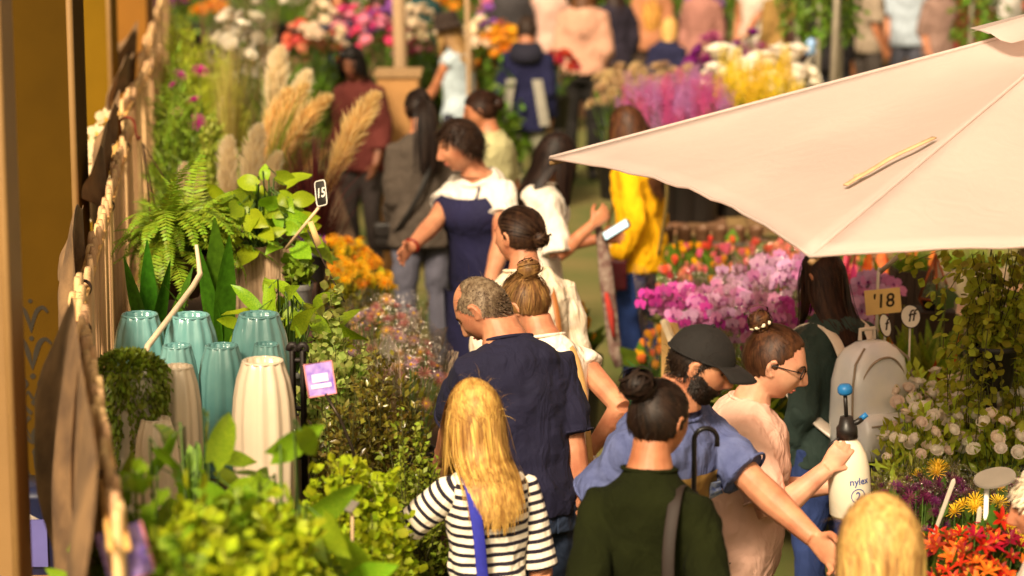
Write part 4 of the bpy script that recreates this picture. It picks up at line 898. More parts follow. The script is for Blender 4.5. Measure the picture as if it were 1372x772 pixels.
# stencil strokes (photo units around the pillar's own centre line)
def stroke(q, P, wd):
    P = np.array(P, float); 
    if len(P) > 2:
        t = np.linspace(0, len(P)-1, (len(P)-1)*5+1); i = np.minimum(t.astype(int), len(P)-2); f = (t-i)[:, None]
        a0, a1, a2, a3 = P[np.maximum(i-1, 0)], P[i], P[i+1], P[np.minimum(i+2, len(P)-1)]
        P = .5*((2*a1)+(-a0+a2)*f+(2*a0-5*a1+4*a2-a3)*f*f+(-a0+3*a1-3*a2+a3)*f**3)
    T = np.gradient(P, axis=0); T /= np.linalg.norm(T, axis=1, keepdims=True)+1e-9; Nn = np.stack([-T[:, 1], T[:, 0]], 1)
    wv = wd*np.interp(np.linspace(0, 1, len(P)), [0, .15, .6, 1], [.7, 1, .9, .35]) if np.ndim(wd) == 0 else np.interp(np.linspace(0, 1, len(P)), np.linspace(0, 1, len(wd)), wd)
    A, B = P-Nn*wv[:, None]/2, P+Nn*wv[:, None]/2
    V = np.stack([A, B], 1).reshape(-1, 2); return V, [(2*i, 2*i+1, 2*i+3, 2*i+2) for i in range(len(P)-1)]
q = MB()
def sten(P, wd, mirror=True):
    for s in ((1, -1) if mirror else (1,)):
        V, F = stroke(q, [((x)*s, y) for x, y in P], wd)
        W = np.array([np3(at(40+x, y, 9.7)) for x, y in V]); W = W-np3(pl1.location); W[:, 1] = -.0025-.00002*len(q.v); q.add(W, F)
def dot(x, y, r): sten([(x-r, y), (x-r*.5, y), (x, y), (x+r*.5, y), (x+r, y)], [.2*r, 1.7*r, 2*r, 1.7*r, .2*r], False)
for r0 in (0, ):
    dot(0, 404, 3); sten([(0, 448), (-3, 432), (-9, 417), (-17, 413), (-23, 420)], [1, 5, 6, 5, 3]); dot(0, 456, 3.4)
    sten([(0, 500), (-5, 478), (-11, 462), (-19, 457), (-27, 464)], [1, 7, 7, 5, 3]); dot(0, 509, 4)
    sten([(-3, 562), (-17, 548), (-25, 532), (-23, 516), (-14, 513), (-8, 520), (-13, 526)], [5, 6, 5, 5, 5, 4, 3]); sten([(-2, 540), (-7, 531), (-11, 535)], [3, 4, 1]); dot(0, 546, 4); dot(0, 540, 2)
    sten([(-6, 566), (-18, 578), (-26, 590)], [6, 6, 3]); sten([(0, 604), (0, 590), (0, 582)], [9, 11, 2], False); sten([(-2, 604), (-12, 596), (-17, 590)], [3, 7, 2]); sten([(-3, 598), (-11, 586), (-13, 583)], [2, 3, 1]); dot(0, 616, 5); sten([(0, 640), (0, 630), (0, 618)], [2, 5, 7], False)
    sten([(-4, 655), (-16, 642), (-24, 632), (-28, 640), (-20, 648)], [4, 6, 6, 4, 3]); sten([(-22, 664), (0, 664), (22, 664)], [3, 4, 3], False); sten([(-22, 660), (0, 659), (22, 660)], [2, 3, 2], False); sten([(-2, 668), (-9, 682), (-20, 692)], [5, 6, 3]); sten([(0, 668), (0, 690), (0, 700)], [4, 6, 2], False)
q.build('stencil_ornament', STEN, pl1, False)
# ---- slat fence along the pillars
SLATM = mat('pale_slat', '#d3a878', .75, .18, 14, .4, 60, stretch=(1, 1, .1), obj=.16, hue=.01); RAILM = mat('rail_wood', '#d9a45c', .7, .2, 16, .4, 80, stretch=(1, 1, 1)); TWINE = mat('dark_twine', '#33231a', .9, .2); HESS = mat('brown_hessian', '#8a6a48', .95, .3, 10, .6, 160, col2='#5c4530')
slat_me = {}
def fence(pA, pB, label, gap, zt=1.80, zb=.35):
    A, B = np3(pA), np3(pB); A[2] = B[2] = 0; d = B-A; L = np.linalg.norm(d); d /= L; rt = thing('slat_fence', label, 'fence', tuple(A), group=None); ang = math.atan2(d[1], d[0])
    rt.rotation_euler = (0, 0, ang)
    n = int(L/gap); wdt = gap*.62
    key = round(gap, 3)
    if key not in slat_me:
        q = MB(); q.loft([((0, 0, z), (wdt/2*s_, 0, 0), (0, .012*s_, 0)) for z, s_ in ((zb, .9), (zb+.02, 1), (zt-.02, 1), (zt, .7))], 8, power=.5); slat_me[key] = q.mesh('slat', SLATM)
    for i in range(n):
        link('slat', slat_me[key], rt, loc=((i+.5)*gap+random.uniform(-.004, .004), random.uniform(-.004, .004), random.uniform(-.006, .006)), rot=(random.uniform(-.006, .006), random.uniform(-.012, .012), random.uniform(-.15, .15)))
    for z in (zt-.06, zt-.75, zb+.12):
        for s in (-1, 1):
            q = MB(); q.tube([(x, s*.017, z+.004*math.sin(x*7)) for x in np.linspace(-.04, L+.04, 14)], .007, 7); q.build('rail', RAILM, rt)
    for x in (0, L*.5, L):
        q = MB(); q.box((x, .045, zt/2-.10), (.018, .018, zt/2-.10)); q.build('post', RAILM, rt, False)
    for x in np.arange(.5, L, 1.7):
        q = MB()
        for kx in range(3): q.tube([(x+kx*.010+.004*math.sin(a), .024*math.cos(a), zt-.06+.024*math.sin(a)) for a in np.linspace(0, 6.2832, 14)], .004, 6, caps=False)
        q.build('lashing', TWINE, rt)
    return rt, A, d, L, ang
FH = 1.80
fp_ = lambda x, y: at_h(x, y, FH)
fA = fence(fp_(164, 136), fp_(214, 58), 'pale slat fence panel behind the fine-needled bushes', .16)
fB = fence(fp_(98, 402), fp_(174, 156), 'long pale slat fence panel with the rust-coloured hook', .105)
fC = fence(fp_(158, 690), fp_(104, 384), 'nearest slat fence panel draped with brown hessian', .07)
fD = fence(fp_(188, 78), fp_(224, -30), 'farthest slat fence panel beside the orange ochre pillar', .16)
# hessian flaps folded over the back of the fence
def flap(f, x, wd, drop, out, label, seed, ridge=.10):
    rng = np.random.default_rng(seed); rt_, A, d, L, ang = f; nu, nv = 14, 14; V = []
    nrm_ = np.array([-d[1], d[0], 0])
    for i in range(nu):
        u = i/(nu-1); dr_ = drop*(.65+.35*math.sin(u*5.3+seed*1.7))
        for j in range(nv):
            v = j/(nv-1); s = u-.5
            y_ = out*math.sin(min(v*1.5, 1)*1.5)*(1+.6*math.sin(u*7+seed)) + .035*math.sin(u*17+seed*2+v*2)*min(v*2, 1)
            z_ = .055+ridge*math.exp(-(v/.2)**2)*(.4+.6*math.sin(u*3.1+seed*.7)**2) - dr_*v**1.1
            V.append(A + d*(x+s*wd*(1+.25*v)) + nrm_*(.03+y_) + np.array([0, 0, FH+z_]))
    o = thing('hessian_wrap', label, 'fabric', tuple(V[0])); q = MB(); q.add(np.array(V)-np3(o.location), [(i*nv+j, i*nv+j+1, (i+1)*nv+j+1, (i+1)*nv+j) for i in range(nu-1) for j in range(nv-1)])
    m_ = q.build('cloth', HESS, o); md = m_.modifiers.new('s', 'SOLIDIFY'); md.thickness = .005; md = m_.modifiers.new('u', 'SUBSURF'); md.levels = 1; md.render_levels = 1; FINAL.append(m_)
flap(fA, 1.0, .9, .22, .06, 'brown hessian flap over the fence beside the magenta flowers', 1); flap(fB, 4.1, .7, .30, .06, 'pointed brown hessian flap above the cream orchids', 2); flap(fB, 2.9, .8, .35, .04, 'brown hessian fold behind the rust-coloured hook', 3)
flap(fB, .9, .7, .5, .03, 'dark hessian sheet hanging behind the middle of the fence', 5); flap(fC, 1.6, .8, .9, .06, 'nearest brown hessian drape with a pointed corner', 4, .06); flap(fC, .75, 1.2, 1.2, .03, 'long brown hessian sheet on the nearest fence panel', 6, .03); flap(fD, .5, .6, .3, .08, 'small brown hessian flap at the far end of the fence', 7)
# rust hook over the fence
RUST = mat('rust_iron', '#7a2c14', .6, .3, 60, .4, 200)
hk = at_h(176, 168, FH+.02); ho = thing('hook', 'rust-coloured iron hook over the fence holding the fern basket', 'hook', tuple(hk)); q = MB()
q.tube([(-.08, .05, -.10), (-.075, .04, -.02)] + [(-.03+.05*math.cos(a), .02, .0+.05*math.sin(a)) for a in np.linspace(2.9, 0, 9)] + [(.03, .0, -.06), (.045, -.01, -.09), (.06, -.02, -.07)], .009, 8); q.build('hook_bar', RUST, ho); ho.scale = (.7, .7, .7)
# ---- cartons low on the left
c = at(28, 730, 8.0); bx = thing('carton', 'white and blue carton on the floor stack by the stencilled pillar', 'box', (c.x, c.y, 0)); CARD = mat('white_card', '#efe6d6', .7, .05); CARDB = mat('violet_card', '#5a5796', .7, .08)
q = MB(); q.box((0, 0, c.z/2-.03), (.16, .16, c.z/2-.03)); q.build('lower_box', mat('brown_card', '#a37440', .8, .1, 12, .2, 60), bx, False); q = MB(); q.box((-.02, 0, c.z+.045), (.13, .14, .075)); q.build('blue_box', CARDB, bx, False)
q = MB(); q.loft([((-.02, 0, c.z+.121), (.13, 0, 0), (0, .14, 0)), ((-.07, 0, c.z+.23), (.02, 0, 0), (0, .12, 0))], 16, power=.3); q.build('folded_lid', CARD, bx)
c = at(55, 762, 8.0); bx = thing('crate', 'dark navy plastic crate beside the blue carton', 'crate', (c.x, c.y, 0)); NVP = mat('navy_plastic', '#141a3a', .5, .1)
for k_ in range(4):
    q = MB(); q.loft([((0, 0, z), (.085*s_, 0, 0), (0, .12*s_, 0)) for z, s_ in ((k_*.33*c.z, .93), (k_*.33*c.z+.02, .97), ((k_+1)*.33*c.z-.02, 1.0), ((k_+1)*.33*c.z-.004, 1.05))], 16, power=.3); q.build('crate_tier', NVP, bx)
for x, y0, z in ((62, 505, 8.6), (54, 612, 8.8)):
    p = at(x, y0, z); st = thing('garden_stake', 'thin pale timber stake standing left of the fence, %s one' % ('taller' if x == 62 else 'shorter'), 'stake', (p.x, p.y, 0)); MB().tube([(0, 0, 0), (.005, 0, p.z*.5), (0, 0, p.z)], .012, 8).build('stake_rod', RAILM, st)
# ---- staged benches on the left
TIM = mat('dark_timber', '#4a3320', .8, .25, 8, .5, 50, stretch=(1, .15, 1), obj=.2); PLK = None
def bench(name, label, corners, top, plank_along=True, th=.03, legs=True, n=None, m=TIM, skirt=0.):
    """corners: 4 world xy (front-left, front-right, back-right, back-left)"""
    C4 = [np.array([*c_, 0.]) for c_ in corners]; ctr = sum(C4)/4; rt = thing(name, label, 'display stand', tuple(ctr))
    n = n or max(3, int(np.linalg.norm(C4[1]-C4[0])/.12))
    for i in range(n):
        a, b = (i+.03)/n, (i+.97)/n
        P = [C4[0]*(1-a)+C4[1]*a, C4[0]*(1-b)+C4[1]*b, C4[3]*(1-b)+C4[2]*b, C4[3]*(1-a)+C4[2]*a]
        dz_ = random.uniform(-.003, .003); q = MB(); V = [p-ctr+np.array([0, 0, top-th+dz_]) for p in P]+[p-ctr+np.array([0, 0, top+dz_]) for p in P]
        q.add(np.array(V), [(3, 2, 1, 0), (4, 5, 6, 7), (0, 1, 5, 4), (1, 2, 6, 5), (2, 3, 7, 6), (3, 0, 4, 7)]); q.build('plank', m, rt, False)
    for p in C4:
        v = (p-ctr)*.93; MB().box((v[0], v[1], (top-th)/2-.002), (.03, .03, (top-th)/2-.002)).build('leg', m, rt, False)
    for i in range(4):
        a, b = (C4[i]-ctr)*.93, (C4[(i+1) % 4]-ctr)*.93
        for zz in ((top-th-.055,) if top < .7 else (top-th-.055, top*.45)): MB().tube([a*.97+b*.03+np.array([0, 0, zz]), b*.97+a*.03+np.array([0, 0, zz])], .035, 4, flat=.5, up=(0, 0, 1)).build('apron_rail', m, rt, False)
    return rt
TU, TL, TS, TF = 1.12, .62, 1.28, .80
bench('display_bench', 'dark timber bench under the teal vases', [(-.80, 5.0), (-.42, 5.0), (-.74, 9.15), (-1.36, 9.15)], TU)
bench('display_bench', 'low timber bench under the small-leaved shrubs', [(-.40, 5.4), (-.20, 5.4), (-.40, 10.3), (-.71, 9.4)], TL)
bench('display_bench', 'back timber shelf under the weathered wooden planter', [(-1.40, 9.25), (-.74, 9.25), (-.86, 11.2), (-1.62, 11.2)], TS)
bench('display_bench', 'far timber bench under pampas grass and needle bushes', [(-1.68, 11.4), (-.55, 11.4), (-1.15, 16.6), (-2.2, 16.6)], TF)
# ---- parasol
U = 1.25; cU = np.array([2.03, 8.76, 0]); rU = 1.97; hE, hAp = 3.2-U, 2.53
CANV = mat('cream_canvas', '#ecdad3', .85, .04, 2.2, .25, 260, fold=.12, trans=.58)
pa = thing('parasol', 'large cream market parasol with six panels', 'parasol', (cU[0], cU[1], 0))
angs = [R(166.9 - 0 + 0)] ; a0 = R(168.0)
aL = a0; aF = R(232.5); hexa = [aL, aF] + [aF + R(59)*i for i in range(1, 5)]
tipL = np3(at(736, 212, 9.2)); 
pts6 = [np.array([rU*math.cos(a), rU*math.sin(a), 0]) for a in hexa]
lp = at_h(737, 212, hE); pts6[0] = np.array([lp.x-cU[0], lp.y-cU[1], 0]); lp = at_h(1086, 343, hE); pts6[1] = np.array([lp.x-cU[0], lp.y-cU[1], 0])
apx = np.array([0, 0, hAp]); nS, nT = 18, 22; vent = .12
for i in range(6):
    A, B = pts6[i].copy(), pts6[(i+1) % 6].copy(); A[2] = B[2] = hE; V = []
    for s in range(nS+1):
        u = vent + (1-vent)*s/nS
        for t in range(nT+1):
            v = t/nT; E = A*(1-v)+B*v; w_ = 4*v*(1-v)
            E2 = E - (E*np.array([1, 1, 0]))*.055*w_ + np.array([0, 0, .035*w_])       # hem scallops inwards and up
            p = apx*(1-u)+E2*u; p = p + np.array([0, 0, -.05*w_*math.sin(u*math.pi)]) + np.array([0, 0, .006*math.sin(v*40)*u**6*(1-abs(2*v-1))])
            V.append(p)
    q = MB(); q.add(np.array(V), [(s*(nT+1)+t, (s+1)*(nT+1)+t, (s+1)*(nT+1)+t+1, s*(nT+1)+t+1) for s in range(nS) for t in range(nT)])
    o = q.build('canopy_panel', CANV, pa); md = o.modifiers.new('s', 'SOLIDIFY'); md.thickness = .003; md.offset = 0; FINAL.append(o)
    q = MB(); ed = np.array(V)[-(nT+1):]; q.tube([p for p in ed], .006, 6); q.build('hem', CANV, o)
    q = MB(); q.tube([apx*(1-u)+A*u+np.array([0, 0, .002-.0*u]) for u in np.linspace(.06, 1.0, 16)], .007, 6); q.build('seam', CANV, o)
    q = MB(); q.tube([apx*.95+A*.05+np.array([0, 0, -.03]), A+np.array([0, 0, -.02])], .010, 6); q.build('rib', mat('rib_wood', '#8a6a44', .6), pa)
    A2, B2 = A*(vent*1.9), B*(vent*1.9); A2[2] = B2[2] = hAp*(1-vent*1.9)+hE*vent*1.9+.05
    q = MB(); V = []
    for u in np.linspace(0.02, 1, 6):
        for v in np.linspace(0, 1, 8): V.append((apx+np.array([0, 0, .06]))*(1-u)+(A2*(1-v)+B2*v)*u+np.array([0, 0, .015*math.sin(v*9+i)*u]))
    q.add(np.array(V), [(s*8+t, (s+1)*8+t, (s+1)*8+t+1, s*8+t+1) for s in range(5) for t in range(7)]); q.build('vent_flap', CANV, pa)
q = MB(); q.tube([(0, 0, 0.06), (0, 0, 2.6)], .024, 14); q.build('pole', mat('pole_wood', '#8a6a44', .5, .15, 10, .2, 60, stretch=(1, 1, .1)), pa)
q = MB(); q.lathe([(0, 0), (.28, 0), (.28, .04), (.24, .06), (.05, .08), (.04, .2), (0, .2)], 24); q.build('base', mat('cast_base', '#4a4640', .7), pa)
q = MB(); q.lathe([(0, 2.58), (.03, 2.6), (.035, 2.64), (.0, 2.68)], 12); q.build('finial', mat('pole_wood', '#8a6a44'), pa)
# tie strap lying on the canopy
def canopy_at(px, py, i, lift=0.):
    A, B = pts6[i].copy(), pts6[(i+1) % 6].copy(); A[2] = B[2] = hE; nn = np.cross(A-apx, B-apx); nn /= np.linalg.norm(nn); o_ = np.array([0, 0, CAM_H]); dv = nrm(np3(at(px, py, 8))-o_); p0 = apx+np.array([cU[0], cU[1], 0])
    t = np.dot(p0-o_, nn)/np.dot(dv, nn); return o_+dv*t - np.array([cU[0], cU[1], 0]) + np.array([0, 0, lift])
TIE = mat('tie_strap', '#c2a078', .7, .15, 20)
sp_ = [canopy_at(x, y, 0, l_) for x, y, l_ in ((1252, 188, .006), (1225, 203, .012), (1195, 216, .009), (1170, 230, .006), (1150, 241, .005), (1133, 251, .004))]
q = strap('', sp_, .022, TIE, None, [np.array([-.3, -.2, 1.])]*6, .003); q.build('tie_strap', TIE, pa)
q = MB(); q.tube([canopy_at(x, y, 0, .006) for x, y in ((1168, 231), (1155, 236), (1144, 239))], .005, 6); q.build('tie_end', TIE, pa)
# ---- poles behind
STL = mat('galvanised', '#8f8472', .45, .1, 20, metal=.5); WDP = mat('weathered_pole', '#a98a68', .85, .2, 10, .4, 60, stretch=(1, 1, .12))
p = ground_z(1105, 17.5); tp = thing('tent_pole', 'grey steel marquee pole behind the parasol', 'pole', tuple(p)); MB().tube([(0, 0, .02), (.03, 0, 1.6), (.07, 0, 3.6)], .028, 12).build('tube', STL, tp); MB().box((0, 0, .01), (.09, .09, .01)).build('foot_plate', STL, tp, False)
for x, z, lab in ((538, 21, 'pale timber post behind the woman in maroon'), (628, 19.5, 'thin brown timber post right of the brimmed hat')):
    p = ground_z(x, z); tp = thing('timber_post', lab, 'post', tuple(p)); q = MB(); q.tube([(.01*math.sin(h_*2), 0, h_) for h_ in np.linspace(0, 3.4, 12)], .055 if x == 538 else .02, 12); q.build('post_shaft', WDP, tp); MB().box((0, 0, .02), (.12, .12, .02)).build('post_base', WDP, tp, False)
# ================================================================== PLANT KIT
def leafmat(name, col, var=.25, isl=.35, tr=.35, rough=.5, col2=None, obj=0., hue=.025, spec=.35):
    def warm(h_):
        if not h_: return None
        r_, g_, b_ = hexc(h_); return (min(r_*1.22, 1), min(g_*1.10, 1), b_*.65) if g_ >= r_*.85 and g_ > b_ else (r_, g_, b_)
    col, col2 = warm(col), warm(col2)
    return mat(name, col, rough, var, 25, .15, 90, island=0 if obj else isl, obj=obj, trans=tr, col2=col2, hue=hue, spec=spec)
def leaf_tpl(L=1., W=.5, n=3, fold=.12, curl=.25, peak=.4, tip=.02):
    V = []
    for i in range(n+1):
        u = i/n; w = W/2*(math.sin(math.pi*min(u/peak, 1)/2) if u < peak else max(tip, math.cos((u-peak)/(1-peak)*math.pi/2)**.8)); w = max(w, tip*W)
        z = -curl*u*u*L
        V += [(-w, u*L, z+fold*w), (0, u*L, z), (w, u*L, z+fold*w)]
    F = []
    for i in range(n):
        a = i*3; F += [(a, a+1, a+4, a+3), (a+1, a+2, a+5, a+4)]
    return np.array(V, float), F
LEAF_S = (np.array([(0, 0, 0), (-.28, .45, .06), (.28, .45, .06), (0, 1, -.06)], float), [(0, 2, 3, 1)])       # one cheap blade
LEAF_M = leaf_tpl(1, .55, 2, .25, .2)
LEAF_R = leaf_tpl(1, .9, 2, .2, .15, .5, .35)
NEEDLE = (np.array([(-.07, 0, 0), (.07, 0, 0), (0, 1, 0)], float), [(0, 1, 2)])
def frames(D, rng, upbias=.6):
    """per-leaf rotation: local y -> D, local z as near up as possible"""
    D = nrm_rows(D); upv = np.array([0, 0, 1.])*upbias + rng.normal(size=D.shape)*.5
    X = nrm_rows(np.cross(D, upv)); Z = np.cross(X, D)
    return np.stack([X, D, Z], 2)
def cloud(mb, P, D, S, tpl, rng, mi=0, upbias=.6):
    V, F = tpl; Rm = frames(D, rng, upbias); n = len(P); m = len(V)
    W = np.einsum('nij,mj->nmi', Rm, V)*np.asarray(S).reshape(-1, 1, 1) + P[:, None]
    base = np.arange(n)*m; FF = []
    for f in F: FF.append(base[:, None]+np.array(f)[None])
    s0 = mb.n; mb.v.append(W.reshape(-1, 3)); mb.n += n*m
    for A in FF: mb.f.extend(map(tuple, (A+s0).tolist())); mb.m.extend([mi]*n)
POTM = {'black': mat('black_pot', '#1b1714', .5, .1), 'terra': mat('terracotta', '#9a5a36', .8, .15, 14, .3, 80), 'white': mat('white_pot', '#ded4c4', .45, .05), 'zinc': mat('zinc_pot', '#8d8478', .45, .2, 12, metal=.5), 'grey': mat('grey_pot', '#6d6a68', .6, .1), 'tin': mat('brown_tin', '#6b4a33', .5, .2, 12, metal=.2)}
SOIL = mat('potting_soil', '#2b1c11', .95, .4, 60, .6, 120)
pot_cache = {}
def pot(root, r, h, kind='black', z=0):
    if kind not in pot_cache:
        q = MB(); q.lathe([(0, 0), (.74, 0), (.78, .03), (.96, .86), (1.04, .87), (1.05, 1.0), (.97, 1.0), (.93, .88), (0, .86)], 20); pot_cache[kind] = q.mesh('pot', POTM[kind])
        q = MB(); q.lathe([(.94, .90), (.5, .93), (0, .92)], 14); pot_cache[kind+'s'] = q.mesh('soil', SOIL)
    p_ = link('pot', pot_cache[kind], root, scale=(r, r, h), loc=(0, 0, z)); link('soil', pot_cache[kind+'s'], p_)
    return p_
WOODY = mat('green_stem', '#4a4a1e', .8, .2)
def shrub(label, base, H, rad, leaf, tpl, size, n_stem=60, per=16, potr=.09, poth=.15, potk='black', seed=1, name='potted_shrub', droop=.0, start=.35, cat='plant', ell=(1, 1), upbias=.6, flowers=None, group=None, lean=(0, 0), jitter=.5):
    rng = np.random.default_rng(seed); rt = thing(name, label, cat, tuple(base), group=group)
    pot(rt, potr, poth, potk)
    mb = MB(); st = MB(); z0 = poth*.9; hh = H-z0; tips = []
    PP = []; DD = []; SS = []
    for i in range(n_stem):
        a = rng.uniform(0, 6.283); rr = math.sqrt(rng.uniform(0, 1)); up = math.sqrt(max(0.03, 1-rr*rr))*rng.uniform(.65, 1.08)
        tip = np.array([math.cos(a)*rr*rad*ell[0]*rng.uniform(.8, 1.15)+lean[0], math.sin(a)*rr*rad*ell[1]*rng.uniform(.8, 1.15)+lean[1], z0+hh*up - droop*hh*rr*rr])
        b0 = np.array([math.cos(a)*potr*.5*rr, math.sin(a)*potr*.5*rr, z0]); mid = b0*.5+tip*.5+np.array([0, 0, hh*.12]) ; mid[:2] *= .75
        t = np.linspace(0, 1, 7)[:, None]; path = (1-t)**2*b0+2*t*(1-t)*mid+t*t*tip
        if i % 2 == 0: st.tube(path[::2], [.003, .0025, .002, .0012], 4, caps=False)
        u = rng.uniform(start, 1.0, per)[:, None]; pp = (1-u)**2*b0+2*u*(1-u)*mid+u*u*tip; tg = nrm_rows(2*(1-u)*(mid-b0)+2*u*(tip-mid))
        dd = nrm_rows(tg*.55 + rng.normal(size=(per, 3))*jitter*1.4 + np.array([0, 0, .1]))
        PP.append(pp+rng.normal(size=pp.shape)*size*.25); DD.append(dd); SS.append(size*rng.uniform(.6, 1.25, per)); tips.append(tip)
    cloud(mb, np.concatenate(PP), np.concatenate(DD), np.concatenate(SS), tpl, rng, upbias=upbias)
    mb.build('foliage', leaf, rt, kind='stuff'); st.build('stems', WOODY, rt, kind='stuff')
    if flowers:
        me, nf, fs = flowers
        mes = me if isinstance(me, list) else [me]
        for t_ in [tips[i] for i in rng.permutation(len(tips))[:nf]]:
            d = Vector(nrm(np.array([t_[0]*2, t_[1]*2-.1, .6])+rng.normal(size=3)*.25)); link('flower', mes[rng.integers(len(mes))], rt, loc=t_*1.0+np.array([0, 0, .01]), rot=d.to_track_quat('Z', 'Y'), scale=fs*rng.uniform(.75, 1.2))
    return rt
def place(px, py, z, top):
    p = at(px, py, z); return (p.x, p.y, top), p.z-top

# ------------------------------------------------ flower heads (unit size, facing +z)
def petal(L, W, tilt, curl, n=3, cup=.2, base=.0, peak=.55, tip=.12):
    V = []
    for i in range(n+1):
        u = i/n; w = W/2*max(tip if i else .15, math.sin(math.pi*min(u/peak/2, .5)) if u < peak else math.cos((u-peak)/(1-peak)*1.45))
        a = tilt + curl*u; 
        y = base + L*(math.cos(tilt+curl*u*.5)*u); z = L*(math.sin(tilt+curl*u*.5)*u)
        V += [(-w, y, z+cup*w), (0, y, z), (w, y, z+cup*w)]
    F = []
    for i in range(n): a = i*3; F += [(a, a+1, a+4, a+3), (a+1, a+2, a+5, a+4)]
    return np.array(V), F
def rot_add(q, VF, ang, mi=0, off=(0, 0, 0)):
    c, s = math.cos(ang), math.sin(ang); q.add(VF[0] @ np.array([[c, s, 0], [-s, c, 0], [0, 0, 1]]) + np.array(off), VF[1], mi)
def petmat(name, col, col2=None, tr=.3, obj=.22, hue=.015, rough=.55): return mat(name, col, rough, .12, 9, 0, island=0, obj=obj, trans=tr, col2=col2, hue=hue, spec=.25)
YC = mat('flower_centre', '#c79a1a', .8, .3, 40); GC = mat('green_calyx', '#4d6a20', .7, .2)
def fl_orchid(m, m2):
    q = MB()
    for a in (0, 2.1, -2.1): rot_add(q, petal(.95, .55, .1, -.15, 3, .15), a)
    for a in (1.25, -1.25): rot_add(q, petal(1.0, 1.05, .22, -.3, 3, .1, peak=.6, tip=.4), a, 0, (0, 0, .03))
    rot_add(q, petal(.42, .4, .9, -.9, 3, .6), math.pi, 1, (0, 0, .05)); q.ellipsoid((0, 0, .12), (.10, .10, .12), None, 8, 5, 1)
    return q.mesh('orchid_flower', [m, m2])
def fl_rose(m, layers=((7, .75, .95, .35, .5), (6, .62, .8, .9, .35), (5, .45, .6, 1.25, .2))):
    q = MB()
    for k_, (n, L, W, t, c) in enumerate(layers):
        for i in range(n): rot_add(q, petal(L, W, t, c, 2, .35, .08, .65, .45), i/n*6.283+k_*.5, 0, (0, 0, .0))
    q.ellipsoid((0, 0, .30), (.50, .50, .42), None, 10, 7, 0); return q.mesh('ball_flower', [m])
def fl_tulip(m):
    q = MB()
    for i in range(3): rot_add(q, petal(1.0, .75, 1.25, .35, 3, .4, .1, .5, .15), i*2.094)
    for i in range(3): rot_add(q, petal(1.05, .7, 1.35, .25, 3, .4, .04, .5, .15), i*2.094+1.05)
    return q.mesh('tulip_flower', [m])
def fl_daisy(m, mc, n=14, rows=2, L=.95, W=.3):
    q = MB()
    for r in range(rows):
        for i in range(n): rot_add(q, petal(L*(1-.2*r), W, .15+.35*r, -.15, 1, .1, .1), i/n*6.283+r*.2)
    q.ellipsoid((0, 0, .1), (.24, .24, .16), None, 8, 5, 1); return q.mesh('daisy_flower', [m, mc])
def fl_mum(m):
    q = MB()
    for r, (n, L, t) in enumerate(((12, .95, .1), (11, .85, .45), (9, .7, .8), (6, .5, 1.15))):
        for i in range(n): rot_add(q, petal(L, .26, t, .25, 1, .3, .05, .6, .35), i/n*6.283+r*.4)
    return q.mesh('pompon_flower', [m])
def fl_lily(m, mc):
    q = MB()
    for i in range(6): rot_add(q, petal(1.1, .42, .75 if i % 2 else .6, -.55, 3, .3, .05, .45, .04), i*1.047, 0)
    for i in range(3): q.tube([(0, 0, .1), (.1*math.cos(i*2.1), .1*math.sin(i*2.1), .7)], .025, 4, mi=1)
    return q.mesh('lily_flower', [m, mc])
def fl_spike(m, seed=0, n=26, r=.16):
    q = MB(); rng = np.random.default_rng(seed)
    for i in range(n):
        u = i/n; a = i*2.4; c = np.array([math.cos(a)*r*(1-.6*u), math.sin(a)*r*(1-.6*u), u*1.0]); 
        for k_ in range(3):
            P = petal(.16*(1.15-.6*u), .14*(1.15-.6*u), .5, -.4, 1, .2, .02, .6, .4); V = P[0] @ rotmat('Z', k_*2.1).T @ rotmat('X', -1.0).T @ rotmat('Z', a-1.57).T; q.add(V+c, P[1])
    return q.mesh('flower_spike', [m])
STEMG = mat('flower_stem', '#4f6a2a', .6, .2); WRAP = clear_wrap('cellophane')
LSTEM = leafmat('stem_leaf', '#4f6a24')
